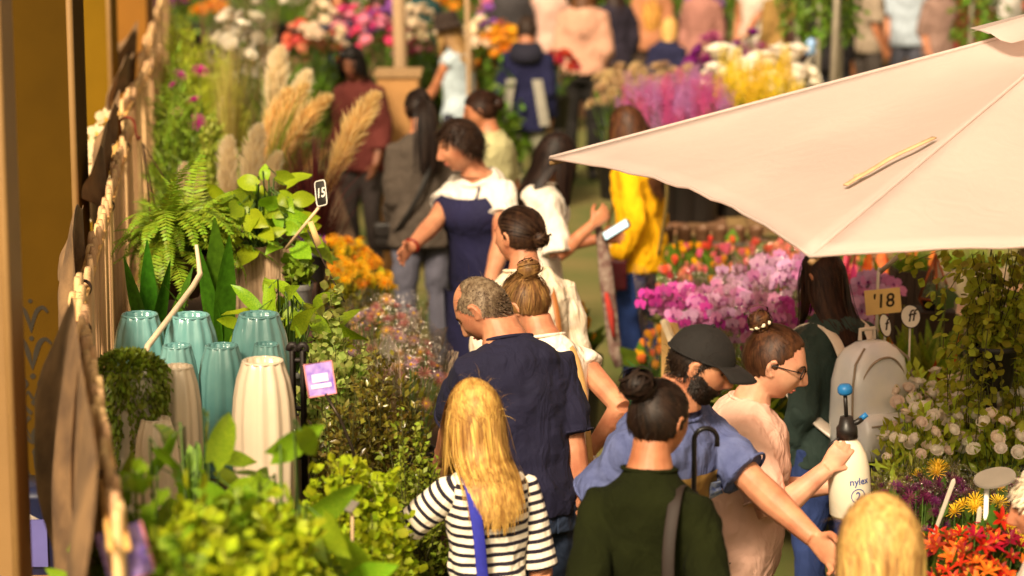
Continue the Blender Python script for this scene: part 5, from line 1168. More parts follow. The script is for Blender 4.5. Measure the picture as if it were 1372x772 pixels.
def bunch(label, base, H, rad, meshes, n, fs, name='flower_bunch', container=('zinc', .11, .22), wrap=False, seed=1, leaves=120, leaf=None, lsize=.06, face=(.0, -.35, .8), dome=.5, group=None, ell=(1, 1), fname='flower', lmax=.92, cat='flowers', upright=False, stemr=.002):
    rng = np.random.default_rng(seed); rt = thing(name, label, cat, tuple(base), group=group); z0 = 0
    if container:
        k_, r_, h_ = container; pot(rt, r_, h_, k_); z0 = h_*.85
    st = MB(); mes = meshes if isinstance(meshes, list) else [meshes]; tips = []
    # even-ish spread
    for i in range(n):
        a = i*2.39996+rng.uniform(-.3, .3); rr = math.sqrt((i+.5)/n); tip = np.array([math.cos(a)*rr*rad*ell[0], math.sin(a)*rr*rad*ell[1], H*(1-dome*.5*rr*rr)*rng.uniform(.9, 1.04)])
        b0 = np.array([math.cos(a)*rr*.05, math.sin(a)*rr*.05, z0]); st.tube([b0, b0*.5+tip*.5+np.array([0, 0, .02]), tip], [stemr*1.3, stemr, stemr*.8], 4, caps=False)
        d = np.array([math.cos(a)*rr*.8, math.sin(a)*rr*.8, 0])+np.array(face)+rng.normal(size=3)*.25
        if upright: d = np.array([math.cos(a)*rr*.25, math.sin(a)*rr*.25, 1.])+rng.normal(size=3)*.1
        rot = Vector(nrm(d)).to_track_quat('Z', 'Y') @ Quaternion((0, 0, 1), rng.uniform(0, 6.28))
        link(fname, mes[rng.integers(len(mes))], rt, loc=tip, rot=rot, scale=fs*rng.uniform(.8, 1.2)); tips.append(tip)
    st.build('stems', STEMG, rt, kind='stuff')
    if leaves:
        tp = np.array(tips)[rng.integers(0, n, leaves)]; u = rng.uniform(.35, lmax, (leaves, 1)); P = tp*u; P[:, 2] = np.maximum(P[:, 2], z0+.01); mb = MB()
        cloud(mb, P+rng.normal(size=P.shape)*.012, nrm_rows(P*np.array([1.5, 1.5, .2])+rng.normal(size=P.shape)*.12+np.array([0, 0, .25])), lsize*rng.uniform(.6, 1.2, leaves), LEAF_M, rng); mb.build('leaves', leaf or LSTEM, rt, kind='stuff')
    if wrap:
        q = MB(); n_ = 26; V = []; 
        for j, (u, k_) in enumerate(((.02, .32), (.3, .6), (.6, .9), (.85, 1.12), (1.05, 1.22))):
            for i in range(n_):
                a = i/n_*6.283; r_ = rad*k_*(1+.07*math.sin(a*5+seed)+.05*math.sin(a*11+j)); V.append((r_*math.cos(a)*ell[0], r_*math.sin(a)*ell[1], z0*.9+(H-z0)*u*(1+.05*math.sin(a*4+seed) if u > .9 else 1)))
        q.add(np.array(V), [(j*n_+i, j*n_+(i+1) % n_, (j+1)*n_+(i+1) % n_, (j+1)*n_+i) for j in range(4) for i in range(n_)]); q.build('cellophane', WRAP, rt)
    return rt
# ------------------------------------------------ pampas plume
def plume_mesh(m, seed, n=900, L=1.0, W=.13, droop=.25, ragged=.5):
    rng = np.random.default_rng(seed); u = rng.uniform(0, 1, n)**.9; a = rng.uniform(0, 6.283, n)
    env = W*np.sin(np.pi*np.clip(u*.92+.06, 0, 1))**.7
    sp_ = np.stack([droop*u**2*L*.6, np.zeros(n), u*L*(1-.1*u)], 1); out = np.stack([np.cos(a), np.sin(a), np.zeros(n)], 1)
    P = sp_; D = nrm_rows(out*.55+np.array([droop*.8, 0, 1.0])+rng.normal(size=(n, 3))*.12); q = MB()
    Ls = env*rng.uniform(1.0, 1.9, n)+.03
    tp = (np.array([(-.05, 0, 0), (.05, 0, 0), (.035, .5, .03), (0, 1, -.05), (-.035, .5, .03)], float), [(0, 1, 2, 4), (4, 2, 3)])
    cloud(q, P+out*env[:, None]*.12, D, Ls, tp, rng); q.tube([(0, 0, -.5), (0, 0, 0), (droop*.15, 0, .5), (droop*.5, 0, .85)], [.006, .006, .004, .002], 5)
    return q.mesh('plume', m)
PAMP = mat('pampas_cream', '#fbeccd', .9, .05, 8, island=.08, trans=.55, hue=.008); PAMPY = mat('pampas_gold', '#f3d79a', .9, .1, 8, island=.12, trans=.55, hue=.01)
PLC = [plume_mesh(PAMP, i, 1500, 1, .11, .12+.1*i) for i in range(2)]; PLG = [plume_mesh(PAMPY, i+5, 1300, 1, .11, .2+.12*i) for i in range(2)]
BLADE = leafmat('grass_blade', '#5f7a1e', tr=.3); BLADE_D = leafmat('grass_blade_dark', '#3d5218', tr=.3); MAROON = leafmat('maroon_grass', '#5a2024', tr=.25, hue=.02)
def grass_tuft(mb, base, n, L, spread, rng, w=.006, lean=(0, 0)):
    for i in range(n):
        a = rng.uniform(0, 6.283); s_ = spread*rng.uniform(.15, 1); l_ = L*rng.uniform(.6, 1.1); d = np.array([math.cos(a)*s_+lean[0], math.sin(a)*s_+lean[1], 0]); sd = np.array([-math.sin(a), math.cos(a), 0])*w
        V = []; 
        for u in (0, .35, .7, 1): p = np.asarray(base)+d*(u*.4+u*u*.6)*L+np.array([0, 0, l_*u*(1-.28*u*u*s_*2)]); V += [p-sd*(1-u*.95), p+sd*(1-u*.95)]
        mb.add(np.array(V), [(0, 1, 3, 2), (2, 3, 5, 4), (4, 5, 7, 6)])
def plumes(label, base, specs, meshes, grass=BLADE, ng=60, gl=.7, gs=.25, potk='zinc', potr=.12, poth=.28, seed=1, name='pampas_grass', lean=(0, 0)):
    """specs: (x, y, z of plume foot relative, tilt x, tilt y, length)"""
    rng = np.random.default_rng(seed); rt = thing(name, label, 'grass', tuple(base)); pot(rt, potr, poth, potk); mb = MB(); grass_tuft(mb, (0, 0, poth*.85), ng, gl, gs, rng, lean=lean); mb.build('blades', grass, rt, kind='stuff')
    st = MB()
    for i, (x, y, z, tx, ty, L) in enumerate(specs):
        link('plume', meshes[i % len(meshes)], rt, loc=(x, y, z), rot=(ty, tx, rng.uniform(-.4, .4)), scale=L); st.tube([(x*.2, y*.2, poth*.8), (x*.7, y*.7, (poth*.8+z)*.5), (x, y, z+.02)], .004, 5)
    st.build('stalks', WOODY, rt)
    return rt
# ------------------------------------------------ fern fronds
FERN = leafmat('fern_green', '#7d9a30', isl=.3, tr=.35, hue=.03)
def frond_mesh(seed, L=1., droop=1.0, n=30, W=.17):
    q = MB(); rng = np.random.default_rng(seed); pts = []; ang = 1.15; p = np.zeros(3); ds = L/n
    for i in range(n+1):
        pts.append(p.copy()); a = ang-droop*2.3*(i/n)**1.1; p = p+np.array([0, math.cos(a), math.sin(a)])*ds
    q.tube(pts[::5], [.008, .007, .006, .005, .004, .003, .002][:len(pts[::5])], 4)
    for i in range(3, n+1):
        u = i/n; w = W*math.sin(math.pi*min(1, u*.9+.1))**.6*(1-.55*u); t = nrm(pts[min(i+1, n)]-pts[i-1]); nn = nrm(np.cross([1., 0, 0], t))
        for s in (-1, 1):
            d = nrm(np.array([s*1., 0, 0])+t*.35-nn*rng.uniform(.0, .35)); e = pts[i]+d*w; wd = t*ds*.42; m_ = pts[i]+d*w*.45
            q.add(np.array([pts[i]-wd*.6, pts[i]+wd*.6, m_+wd*1.05, e, m_-wd*1.05]), [(0, 1, 2, 4), (4, 2, 3)])
    return q.mesh('frond', FERN)
# ================================================================== LEFT DISPLAY
# ---- hanging fern
fc = at(238, 362, 9.6); fr = thing('hanging_fern', 'lush green boston-type fern hanging from the fence hook', 'fern', tuple(fc)); fr['label'] = 'lush green fern hanging in a basket from the fence hook'
FR = [frond_mesh(i, 1., .55+.22*i, 30) for i in range(4)]
rng = np.random.default_rng(3)
for i in range(110):
    a = i*2.39996; el = rng.uniform(-1.0, .65); sz = rng.uniform(.25, .43)*(1.1 if math.sin(a) < .2 else .8)
    link('frond', FR[rng.integers(4)], fr, loc=(math.cos(a)*.05, math.sin(a)*.05, .09+rng.uniform(-.03, .03)), rot=Quaternion((0, 0, 1), a) @ Quaternion((1, 0, 0), el), scale=sz)
q = MB(); q.lathe([(0, -.10), (.08, -.10), (.13, .04), (.14, .05), (.13, .06), (0, .055)], 18); q.build('basket', mat('coir_basket', '#4a3420', .95, .3, 40, .6, 120), fr)
hkp = np3(ho.location)-np3(fc)+np.array([.05, -.01, -.08])
for a in (0, 2.1, 4.2): MB().tube([hkp, np.array([.135*math.cos(a), .135*math.sin(a), .055])], .0035, 5).build('hanger_chain', mat('brown_cord', '#6b4a26', .8), fr)
# ---- pothos in weathered wooden planter
POTH = [leafmat('pothos_lime', '#9cb52c', col2='#7c9a22', obj=.18, tr=.4, rough=.35), leafmat('pothos_green', '#5f8a1f', col2='#8fae30', obj=.22, tr=.35, rough=.35)]
def heart_leaf(m, seed, n=5, W=.78, curl=.35, fold=.22):
    rng = np.random.default_rng(seed); q = MB(); V = []
    for i in range(n+1):
        u = i/n; w = W/2*(.55+.45*math.sin(min(u/.32, 1)*1.57) if u < .32 else math.cos((u-.32)/.68*1.54)**.85); y = u-.12*(1 if i == 0 else 0)*0; z = -curl*u*u+.06*math.sin(u*5+seed)
        V += [(-w, y-(.12 if i == 0 else 0), z+fold*w+.02*math.sin(i*2+seed)), (-w*.5, y-(.06 if i == 0 else 0), z+fold*w*.35), (0, y, z), (w*.5, y-(.06 if i == 0 else 0), z+fold*w*.35), (w, y-(.12 if i == 0 else 0), z+fold*w-.02*math.sin(i*2+seed))]
    F = [(i*5+j, i*5+j+1, i*5+j+6, i*5+j+5) for i in range(n) for j in range(4)]
    q.add(np.array(V), F); return q.mesh('leaf', m)
HL = [heart_leaf(POTH[i % 2], i, curl=.2+.12*(i % 3)) for i in range(6)]
def leafy(label, base, n, size, rad, H, seed, meshes=HL, name='trailing_pothos', potk='grey', potr=.11, poth=.16, z0=None, droop=.5, elong=1., cat='plant', mk_pot=True, face=(-.1, -.9, .5)):
    rng = np.random.default_rng(seed); rt = thing(name, label, cat, tuple(base)); st = MB(); zz = poth*.9 if z0 is None else z0
    if mk_pot: pot(rt, potr, poth, potk)
    for i in range(n):
        a = i*2.39996; rr = math.sqrt((i+.5)/n); up = math.sqrt(max(0, 1-rr**2))*rng.uniform(.5, 1.1); tip = np.array([math.cos(a)*rr*rad, math.sin(a)*rr*rad, zz+H*up-droop*H*rr*rr*.4+H*.1])
        st.tube([np.array([math.cos(a)*.03, math.sin(a)*.03, zz]), tip*np.array([.5, .5, 1])+np.array([0, 0, .03]), tip], [.004, .003, .002], 5, caps=False)
        out = np.array([math.cos(a)*rr, math.sin(a)*rr, rng.uniform(-.5, .35)]); d = nrm(out+rng.normal(size=3)*.35); nz = nrm(np.array(face)+rng.normal(size=3)*.45)
        x = nrm(np.cross(d, nz)); z_ = np.cross(x, d); M3 = Matrix(np.stack([x, d, z_], 1).tolist()); s_ = size*rng.uniform(.65, 1.2)
        link('leaf', meshes[rng.integers(len(meshes))], rt, loc=tip, rot=M3.to_quaternion(), scale=(s_, s_*elong, s_))
    st.build('stems', STEMG, rt); return rt
wp = at(352, 376, 9.75); WOODW = mat('weathered_wood', '#c3a482', .9, .35, 9, .8, 40, stretch=(6, 6, .5), col2='#7b6046')
pl = thing('wooden_planter', 'weathered grey-brown round timber planter under the pothos', 'planter', (wp.x, wp.y, TS))
hP = at(352, 322, 9.75).z-TS
for i in range(16):
    a = i/16*6.283; q = MB(); q.loft([((0, 0, z), (.032*s_, 0, 0), (0, .012, 0)) for z, s_ in ((0, 1), (hP*.5, .98), (hP+rng.uniform(-.02, .01), .95))], 8, power=.4); q.build('stave', WOODW, pl, loc=(.135*math.cos(a), .135*math.sin(a), 0), rot=(0, 0, a+1.5708))
MB().lathe([(0, hP*.80), (.128, hP*.82)], 20).build('soil', SOIL, pl); MB().lathe([(.127, .0), (.127, hP*.9)], 20).build('liner', POTM['grey'], pl)
leafy('lime and green pothos with broad leaves in the wooden planter', (wp.x, wp.y, TS+hP*.84), 78, .088, .19, .27, 5, mk_pot=False, z0=0, poth=0, droop=.3)
# grey pot beside it with small round-leaved plant
b, h_ = place(399, 340, 9.6, TS); shrub('small grey pot with curly green plant behind the price tag', b, h_, .06, leafmat('curly', '#6f8a2c'), LEAF_R, .035, 20, 8, .055, .17, 'grey', 6)
# ---- price tags
CHALK = mat('chalkboard', '#2b2622', .7, .15, 20); WHT = mat('white_ink', '#e9e2d6', .7, .05); STK = mat('pale_stake', '#d6b48c', .6, .1, 14)
t0 = at(431, 259, 9.4); tg = thing('price_tag', 'small black chalk price tag marked 15 on a pale stick', 'sign', tuple(t0)); Rz = (R(84), R(-14), R(-42))
q = MB(); q.loft([((0, 0, -.004), (.028, 0, 0), (0, .046, 0)), ((0, 0, .004), (.028, 0, 0), (0, .046, 0))], 20, power=.3); o = q.build('board', CHALK, tg, rot=Rz)
q = MB(); q.tube([(.0285*np.sign(math.cos(a))*abs(math.cos(a))**.3, .0465*np.sign(math.sin(a))*abs(math.sin(a))**.3, .004) for a in np.linspace(0, 6.2832, 49)], .0022, 5, caps=False); q.build('rim', WHT, o)
text_mesh("15", .05, WHT, 'price', o, (0, 0, .0055), (0, 0, 0), shear=.15)
e0 = np3(at(383, 333, 9.55))-np3(t0); MB().tube([(0, .004, -.04), e0*.5+np.array([0, .004, -.02]), e0], .006, 8).build('stick', STK, tg)
p0 = at(418, 300, 9.4); tg = thing('plant_tag', 'folded tan paper tag on thin cane beside the chalk price tag', 'tag', tuple(p0)); z0_ = np3(p0)
q = MB(); q.add([np3(at(x, y, 9.4))-z0_ for x, y in ((412, 298), (419, 296), (431, 326), (424, 332))], [(0, 1, 2, 3)]); o = q.build('card', mat('kraft_tag', '#c9a46c', .8), tg); md = o.modifiers.new('s', 'SOLIDIFY'); md.thickness = .003; FINAL.append(o)
MB().tube([np3(at(x, y, 9.4))-z0_ for x, y in ((412, 308), (428, 340), (445, 374), (462, 405))], .003, 5).build('cane', TWINE, tg)
# bent white stake by the vases
z0_ = np3(at(265, 380, 8.6)); tg = thing('bent_stake', 'pale bent plant stake leaning in front of the fern', 'stake', tuple(z0_)); MB().tube([np3(at(x, y, z))-z0_ for x, y, z in ((263, 328, 8.8), (266, 350, 8.8), (268, 368, 8.75), (258, 385, 8.6), (230, 422, 8.3), (198, 464, 8.0), (180, 520, 7.9))], [.006, .008, .010, .010, .010, .010, .008], 8).build('rod', mat('stake_cream', '#dcc0a0', .5, .08), tg)
# ---- purple picture labels and grey plates
def tagplate(label, px, py, z, w, h, rot, m, stake=None, name='plant_label', art=True):
    p = at(px, py, z); tg = thing(name, label, 'sign', tuple(p)); q = MB(); q.box((0, 0, 0), (w/2, h/2, .002)); o = q.build('card', m, tg, False, rot=rot)
    if stake:
        MB().tube([np3(at(x, y, z_))-np3(p) for x, y, z_ in stake], .005, 6).build('stake', STK if name != 'wire_label' else mat('wire', '#3a3026'), tg)
    return tg, o
PUR = mat('purple_label', '#7b5fc0', .45, .3, 40, col2='#b99bd8'); PINKE = mat('pink_label_edge', '#d98a8a', .5); GRYP = mat('grey_plate', '#746b60', .5, .08)
tg, o = tagplate('purple picture label with pink edge on a wire', 429, 508, 7.5, .082, .098, (R(80), R(-8), R(6)), PUR, [(436, 528, 7.5), (455, 560, 7.5), (472, 600, 7.5), (480, 640, 7.5)], 'wire_label')
q = MB(); q.tube([(x, y, .002) for x, y in ((-.041, -.049), (.041, -.049), (.041, .049), (-.041, .049), (-.041, -.049))], .003, 5); q.build('edge', PINKE, o); q = MB(); q.box((.0, .004, .0035), (.024, .012, .0008)); q.box((.0, -.02, .0035), (.03, .006, .0008)); q.build('print', mat('label_white', '#e6d9ea', .5), o, False)
tg, o = tagplate('large blurred purple and pink label low at the near left', 168, 742, 5.4, .10, .115, (R(70), R(-12), R(20)), PUR, [(170, 765, 5.4), (172, 860, 5.4)])
q = MB(); q.box((-.02, .01, .0035), (.02, .028, .0008)); q.build('print', mat('label_white', '#e6d9ea', .5), o, False); q = MB(); q.tube([(x, y, .002) for x, y in ((-.05, -.057), (.05, -.057), (.05, .057))], .004, 5); q.build('edge', PINKE, o)
tg, o = tagplate('grey label plate on a white stake in front of the lime shrub', 458, 674, 6.8, .085, .04, (R(30), R(12), R(-25)), GRYP, [(462, 678, 6.8), (472, 690, 6.8), (472, 800, 6.8)])
# ---- fluted vases, upside down
TEAL = mat('teal_ceramic', '#7aa9a6', .2, .1, 6, 0, spec=.6, coat=.5, col2='#5c8f8e'); CRV = mat('cream_ceramic', '#d6c2a8', .3, .06, 6, spec=.5, coat=.3)
def vase(label, px, py, z, w, m, H=None):
    p = at(px, py, z); h = p.z-TU; rt = thing('vase', label, 'vase', (p.x, p.y, TU)); r = w/FPX*z/2
    q = MB(); q.lathe([(0, h*.94), (r*.50, h*.94), (r*.57, h*.975), (r*.60, h), (r*.64, h*.99), (r*.70, h*.95), (r*.82, h*.88), (r*.93, h*.76), (r*.99, h*.6), (r*1.0, h*.45), (r*.97, h*.2), (r*.90, .01), (r*.85, 0)], 60, .05, 12); q.build('fluted_body', m, rt)
    q = MB(); q.tube([(r*.63*math.cos(a), r*.63*math.sin(a), h*.99) for a in np.linspace(0, 6.2832, 30)], r*.045, 6, caps=False); q.build('rim', m, rt); return rt
vase('teal fluted vase at the left under the bent stake', 187, 420, 8.35, 74, TEAL); vase('teal fluted vase second from left at the back', 255, 421, 8.3, 78, TEAL); vase('tall teal fluted vase at the right of the row', 347, 420, 8.2, 82, TEAL)
vase('small teal vase in front of the second vase', 237, 462, 8.0, 58, TEAL); vase('teal vase in the middle of the front row', 297, 462, 8.05, 66, TEAL); vase('small teal vase between the big teal and the cream vase', 357, 460, 7.98, 50, TEAL)
vase('cream fluted vase left of the middle', 238, 490, 7.7, 62, CRV); vase('large cream fluted vase at the right', 352, 482, 7.6, 84, CRV); vase('cream vase hidden behind the mossy plant', 208, 560, 7.5, 60, CRV)
# dark metal rack right of the vases
z0_ = np3(at(397, 470, 7.8)); rk = thing('metal_rack', 'dark iron rack post beside the large cream vase', 'rack', (z0_[0], z0_[1], TU)); hh = z0_[2]-TU
IRON = mat('dark_iron', '#2a2320', .5, .15, metal=.4)
for dx in (-.012, .02): MB().tube([(dx, 0, 0), (dx, 0, hh)] + [(dx+.012*math.cos(a)-.012*(1 if dx < 0 else -1)*0, 0, hh+.02*math.sin(a)) for a in np.linspace(0, 3.1, 6)], .010, 8).build('upright', IRON, rk)
for zz in (.12, hh*.6, hh-.03): MB().tube([(-.02, 0, zz), (.03, 0, zz)], .008, 6).build('crossbar', IRON, rk)
# planks of the back shelf front (visible behind the vases)
for i, (x0, x1, y) in enumerate(((262, 330, 440), (262, 330, 416))):
    pass
# ---- sword leaves between fern and vases
SWL = leafmat('sword_green', '#3f6e1c', col2='#2f5616', obj=.2, tr=.25, rough=.35)
def sword(m, seed):
    q = MB(); V = []; n = 7
    for i in range(n+1):
        u = i/n; w = .09*math.sin(min(u/.45, 1)*1.57) if u < .45 else .09*math.cos((u-.45)/.55*1.5); w = max(w, .004); V += [(-w, .10*u*u+.25*w, u), (0, .10*u*u, u), (w, .10*u*u+.25*w, u)]
    q.add(np.array(V), [(i*3+j, i*3+j+1, i*3+j+4, i*3+j+3) for i in range(n) for j in range(2)]); return q.mesh('leaf', m)
SW = [sword(SWL, i) for i in range(2)]
def swordplant(label, base, specs, potk='black', potr=.09, poth=.12):
    rt = thing('sword_plant', label, 'plant', tuple(base)); pot(rt, potr, poth, potk)
    for a, t, L, wd in specs: link('leaf', SW[0], rt, loc=(.02*math.cos(a), .02*math.sin(a), poth*.85), rot=Quaternion((0, 0, 1), a) @ Quaternion((1, 0, 0), -t), scale=(L*wd, L, L))
    return rt
b, h_ = place(205, 355, 9.2, TU); swordplant('dark green sword-leaved plant under the fern', b, [(3.3, .02, h_, .8), (2.7, .25, h_*.95, .8), (3.9, .22, h_*.9, .8), (.5, .2, h_*.8, 1.2), (5.5, .35, h_*.8, 1.1)])
b, h_ = place(300, 325, 9.1, TU); swordplant('broad sword-leaved plant left of the wooden planter', b, [(3.1, .02, h_, 1.0), (3.6, .12, h_*.92, .9), (2.6, .15, h_*.85, .9), (.5, .3, h_*.8, 1.2), (4.5, .5, h_*.7, 1.2), (1.8, .5, h_*.7, 1.2)])
# leafy plant in front of planter and behind vase (390,400)
b, h_ = place(385, 368, 8.9, TU); leafy('bright green peace-lily type plant right of the teal vases', b, 40, .12, .20, h_-.2, 8, [heart_leaf(POTH[i % 2], i+9, W=.5, curl=.3) for i in range(4)], 'leafy_plant', elong=1.25)
for o_ in [o for o in bpy.data.objects if o.get('label', '').startswith('bright green peace')]: o_['label'] = 'bright green long-leaved plant right of the teal vases'
# ---- shrubs on the low bench
VAR = leafmat('variegated', '#c3cc94', col2='#6a8a34', isl=.4, tr=.3, hue=.03); BRZ = leafmat('bronze_leaf', '#85752e', col2='#55501e', isl=.5, tr=.25, rough=.25, hue=.03, spec=.6); LIME = leafmat('lime_leaf', '#b0bf2c', col2='#86a022', isl=.3, tr=.4, hue=.02); FINE = leafmat('fine_green', '#7d8f34', isl=.4, tr=.3)
b, h_ = place(448, 366, 8.7, TL); shrub('cream and green variegated small-leaved shrub', b, h_, .19, VAR, LEAF_R, .026, 130, 30, .12, .3, 'black', 11, droop=.5)
b, h_ = place(440, 430, 8.35, TL); shrub('lower variegated shrub spilling beside the purple label', b, h_, .17, VAR, LEAF_R, .026, 110, 28, .12, .3, 'black', 12, droop=.6)
b, h_ = place(505, 470, 8.0, TL); shrub('bronze-leaved bushy shrub at the centre of the bench', b, h_, .235, BRZ, LEAF_M, .026, 190, 34, .13, .3, 'black', 13, droop=.55)
b, h_ = place(455, 505, 7.8, TL); shrub('bronze-leaved shrub behind the purple label', b, h_, .18, BRZ, LEAF_M, .026, 130, 30, .13, .3, 'black', 14, droop=.55)
b, h_ = place(548, 560, 7.8, TL); shrub('fine-leaved glossy green shrub next to the blonde woman', b, h_, .19, FINE, LEAF_S, .022, 150, 34, .12, .25, 'black', 15, droop=.5)
b, h_ = place(486, 590, 7.25, TL); shrub('lime green bushy shrub under the bronze ones', b, h_, .20, LIME, LEAF_R, .028, 150, 26, .13, .3, 'black', 16, droop=.55)
b, h_ = place(440, 600, 7.0, TL); shrub('lime green shrub behind the grey label plate', b, h_, .17, LIME, LEAF_R, .028, 110, 26, .13, .3, 'black', 17, droop=.55)
b, h_ = place(500, 690, 6.9, TL); shrub('yellow-green shrub low in front of the striped top', b, h_, .20, LIME, LEAF_R, .026, 120, 24, .12, .25, 'black', 18, droop=.5)
b, h_ = place(430, 700, 6.3, TL); shrub('green shrub at the front edge of the low bench', b, h_, .17, leafmat('mid_leaf', '#7f9a2c', isl=.35), LEAF_R, .028, 110, 24, .12, .3, 'black', 19, droop=.5)
# ---- near blurred plants on the upper bench
NEARL = leafmat('near_leaf', '#87a02c', col2='#5d8020', isl=.4, tr=.4)
for i, (px, py, z, rad) in enumerate(((190, 640, 5.7, .17), (255, 660, 5.6, .17), (320, 640, 5.9, .18), (375, 650, 5.9, .15), (230, 720, 5.3, .16), (330, 720, 5.35, .17))):
    b, h_ = place(px, py, z, TU); shrub(['near lime shrub against the fence', 'near green shrub left of the middle', 'near green shrub in front of the cream vases', 'near green shrub at the right of the upper bench', 'nearest green shrub beside the blurred purple label', 'nearest green shrub at the bottom edge'][i], b, h_, rad, [NEARL, LIME][i % 2], LEAF_R, .034, 90, 20, .1, .18, 'black', 30+i, droop=.45)
BIGP = [heart_leaf(POTH[1], i+20, W=.62, curl=.4) for i in range(3)]
for i, (px, py, z, n, sz) in enumerate(((265, 520, 6.4, 30, .115), (385, 560, 6.2, 18, .11), (190, 560, 6.2, 14, .11))):
    b, h_ = place(px, py, z, TU); leafy(['large-leaved pothos in front of the vases', 'large-leaved plant at the right end of the upper bench', 'large-leaved pothos by the draped fence'][i], b, n, sz, .19, h_-.22, 40+i, BIGP, elong=1.2, potr=.09, poth=.14)
# mossy hanging plant on white pot
MOSS = leafmat('moss_green', '#74862e', col2='#52661c', isl=.35, tr=.2)
mp = at(172, 470, 7.55); rt = thing('mossy_plant', 'dense dark green trailing plant over a white pot', 'plant', (mp.x, mp.y, TU)); hh = mp.z-TU; rng = np.random.default_rng(9)
pot(rt, .085, hh*.86, 'white'); q = MB(); n = 5200; a = rng.uniform(0, 6.283, n); u = rng.uniform(0, 1, n); top_ = rng.uniform(0, 1, n) < .22
lenf = .52+.25*np.sin(a*5)+.15*np.sin(a*13); r_ = np.where(top_, np.sqrt(u)*.10, .098+.012*rng.normal(size=n)); zz = np.where(top_, hh*(.9+.08*(1-u)), hh*(.92-u*lenf))
P = np.stack([r_*np.cos(a), r_*np.sin(a), zz], 1); D = np.stack([np.cos(a)*.4, np.sin(a)*.4, np.where(top_, .5, -.9)], 1)+rng.normal(size=(n, 3))*.3; cloud(q, P, D, rng.uniform(.014, .026, n), LEAF_M, rng); q.build('trailing_leaves', MOSS, rt, kind='stuff')
# cream orchids behind the fence
ORW = fl_orchid(petmat('orchid_cream', '#f2dcb4', obj=.08), mat('orchid_cream_lip', '#d9a03a', .6))
for i, (px, py, z) in enumerate(((128, 178, 11.6), (128, 225, 11.3), (124, 262, 11.1))):
    p = at(px, py, z); rt = thing('cream_orchid', ['upper', 'middle', 'lower'][i]+' spray of cream orchids between pillar and fence', 'orchid', (p.x, p.y, 0), group='cream orchids behind the fence'); pot(rt, .10, .5, 'terra'); rng = np.random.default_rng(60+i)
    MB().tube([(0, .0, .42), (.01, .01, p.z*.6), (0, 0, p.z)], .006, 6).build('stem', STEMG, rt)
    for k_ in range(7): link('flower', ORW, rt, loc=(rng.uniform(-.045, .045), rng.uniform(-.09, .02), p.z+rng.uniform(-.10, .07)), rot=Vector((rng.uniform(-.3, .5), -1, rng.uniform(-.1, .5))).to_track_quat('Z', 'Y'), scale=rng.uniform(.042, .055))
    for k_ in range(4): link('leaf', SW[1], rt, loc=(0, 0, .43), rot=Quaternion((0, 0, 1), k_*1.6) @ Quaternion((1, 0, 0), -.7), scale=(.5, .35, .35))
# ---- far part: needle bushes, pampas, maroon grass, flowers
CON = leafmat('needle_green', '#7a9430', col2='#5f7a24', isl=.4, tr=.25); CON2 = leafmat('needle_lime', '#a3b23e', isl=.35, tr=.35)
for i, (px, py, z, rad, m) in enumerate(((238, 5, 15.6, .24, CON2), (236, 80, 13.6, .2, CON), (236, 132, 12.4, .22, CON), (262, 30, 15.0, .22, CON2), (290, 70, 14.6, .22, CON2), (290, 165, 12.4, .18, leafmat('soft_green', '#8f9e4a', isl=.35)))):
    b, h_ = place(px, py, z, TF); shrub(['feathery lime bush at the far end of the fence', 'fine-needled bush under the magenta flower', 'dense fine-needled dark bush behind the fern', 'feathery pale bush at the top of the display', 'loose pale green bush behind the cream plumes', 'soft grey-green bush behind the cream plumes'][i], b, h_, rad, m, NEEDLE if i < 5 else LEAF_S, .06 if i < 5 else .04, 120, 60, .12, .3, 'black', 70+i, droop=.35, upbias=.2, jitter=.35)
CARN = fl_mum(petmat('magenta_bloom', '#c2168a'))
for i, (px, py, z) in enumerate(((236, 72, 13.3), (264, 94, 12.9))):
    b, h_ = place(px, py, z, TF); bunch(['magenta pompon flowers in the needle bush, left one', 'magenta pompon flowers in the needle bush, right one'][i], b, h_, .03, CARN, 3, .045, container=('black', .06, .2), seed=i, leaves=30, lsize=.05)
b, h_ = place(325, 162, 11.7, TF); plumes('three upright cream pampas plumes behind the pothos', b, [(-.06, 0, h_*.50, -.10, -.1, h_*.46), (.02, -.02, h_*.52, .02, -.1, h_*.5), (-.01, .03, h_*.46, -.35, 0, h_*.36), (.05, 0, h_*.48, .15, -.1, h_*.42)], PLC, ng=20, gl=.4, seed=4)
b, h_ = place(246, 212, 11.3, TS); plumes('cream pampas plume rising behind the fern', b, [(0, 0, h_*.3, -.06, -.1, h_*.7), (.03, .02, h_*.35, .1, -.1, h_*.55)], PLC, ng=6, gl=.3, seed=5, potr=.07, poth=.16)
b, h_ = place(360, 50, 14.0, TF); plumes('tall cream pampas plume at the back left', b, [(0, 0, h_*.45, .03, 0, h_*.55), (.06, 0, h_*.4, .15, 0, h_*.5)], PLC, ng=40, gl=.9, seed=6)
b, h_ = place(345, 75, 12.6, TF); plumes('fan of golden pampas grass leaning right', b, [(.02, 0, h_*.52, .36, -.1, h_*.44), (.06, 0, h_*.50, .44, 0, h_*.46), (-.02, .03, h_*.50, .26, 0, h_*.42), (.08, .02, h_*.36, .52, 0, h_*.34)], PLG, ng=190, gl=.85, gs=.28, seed=7, lean=(.30, 0))
b, h_ = place(440, 95, 12.0, TF); plumes('single golden plume in front of the woman in maroon', b, [(-.03, 0, h_*.50, .36, -.1, h_*.50)], PLG, MAROON, ng=40, gl=.5, gs=.45, seed=8, potr=.09)
b, h_ = place(418, 215, 11.9, TF); rt = plumes('dark maroon ornamental grass behind the planter', b, [], PLG, MAROON, ng=220, gl=h_*1.0, gs=.42, seed=9, name='maroon_grass')
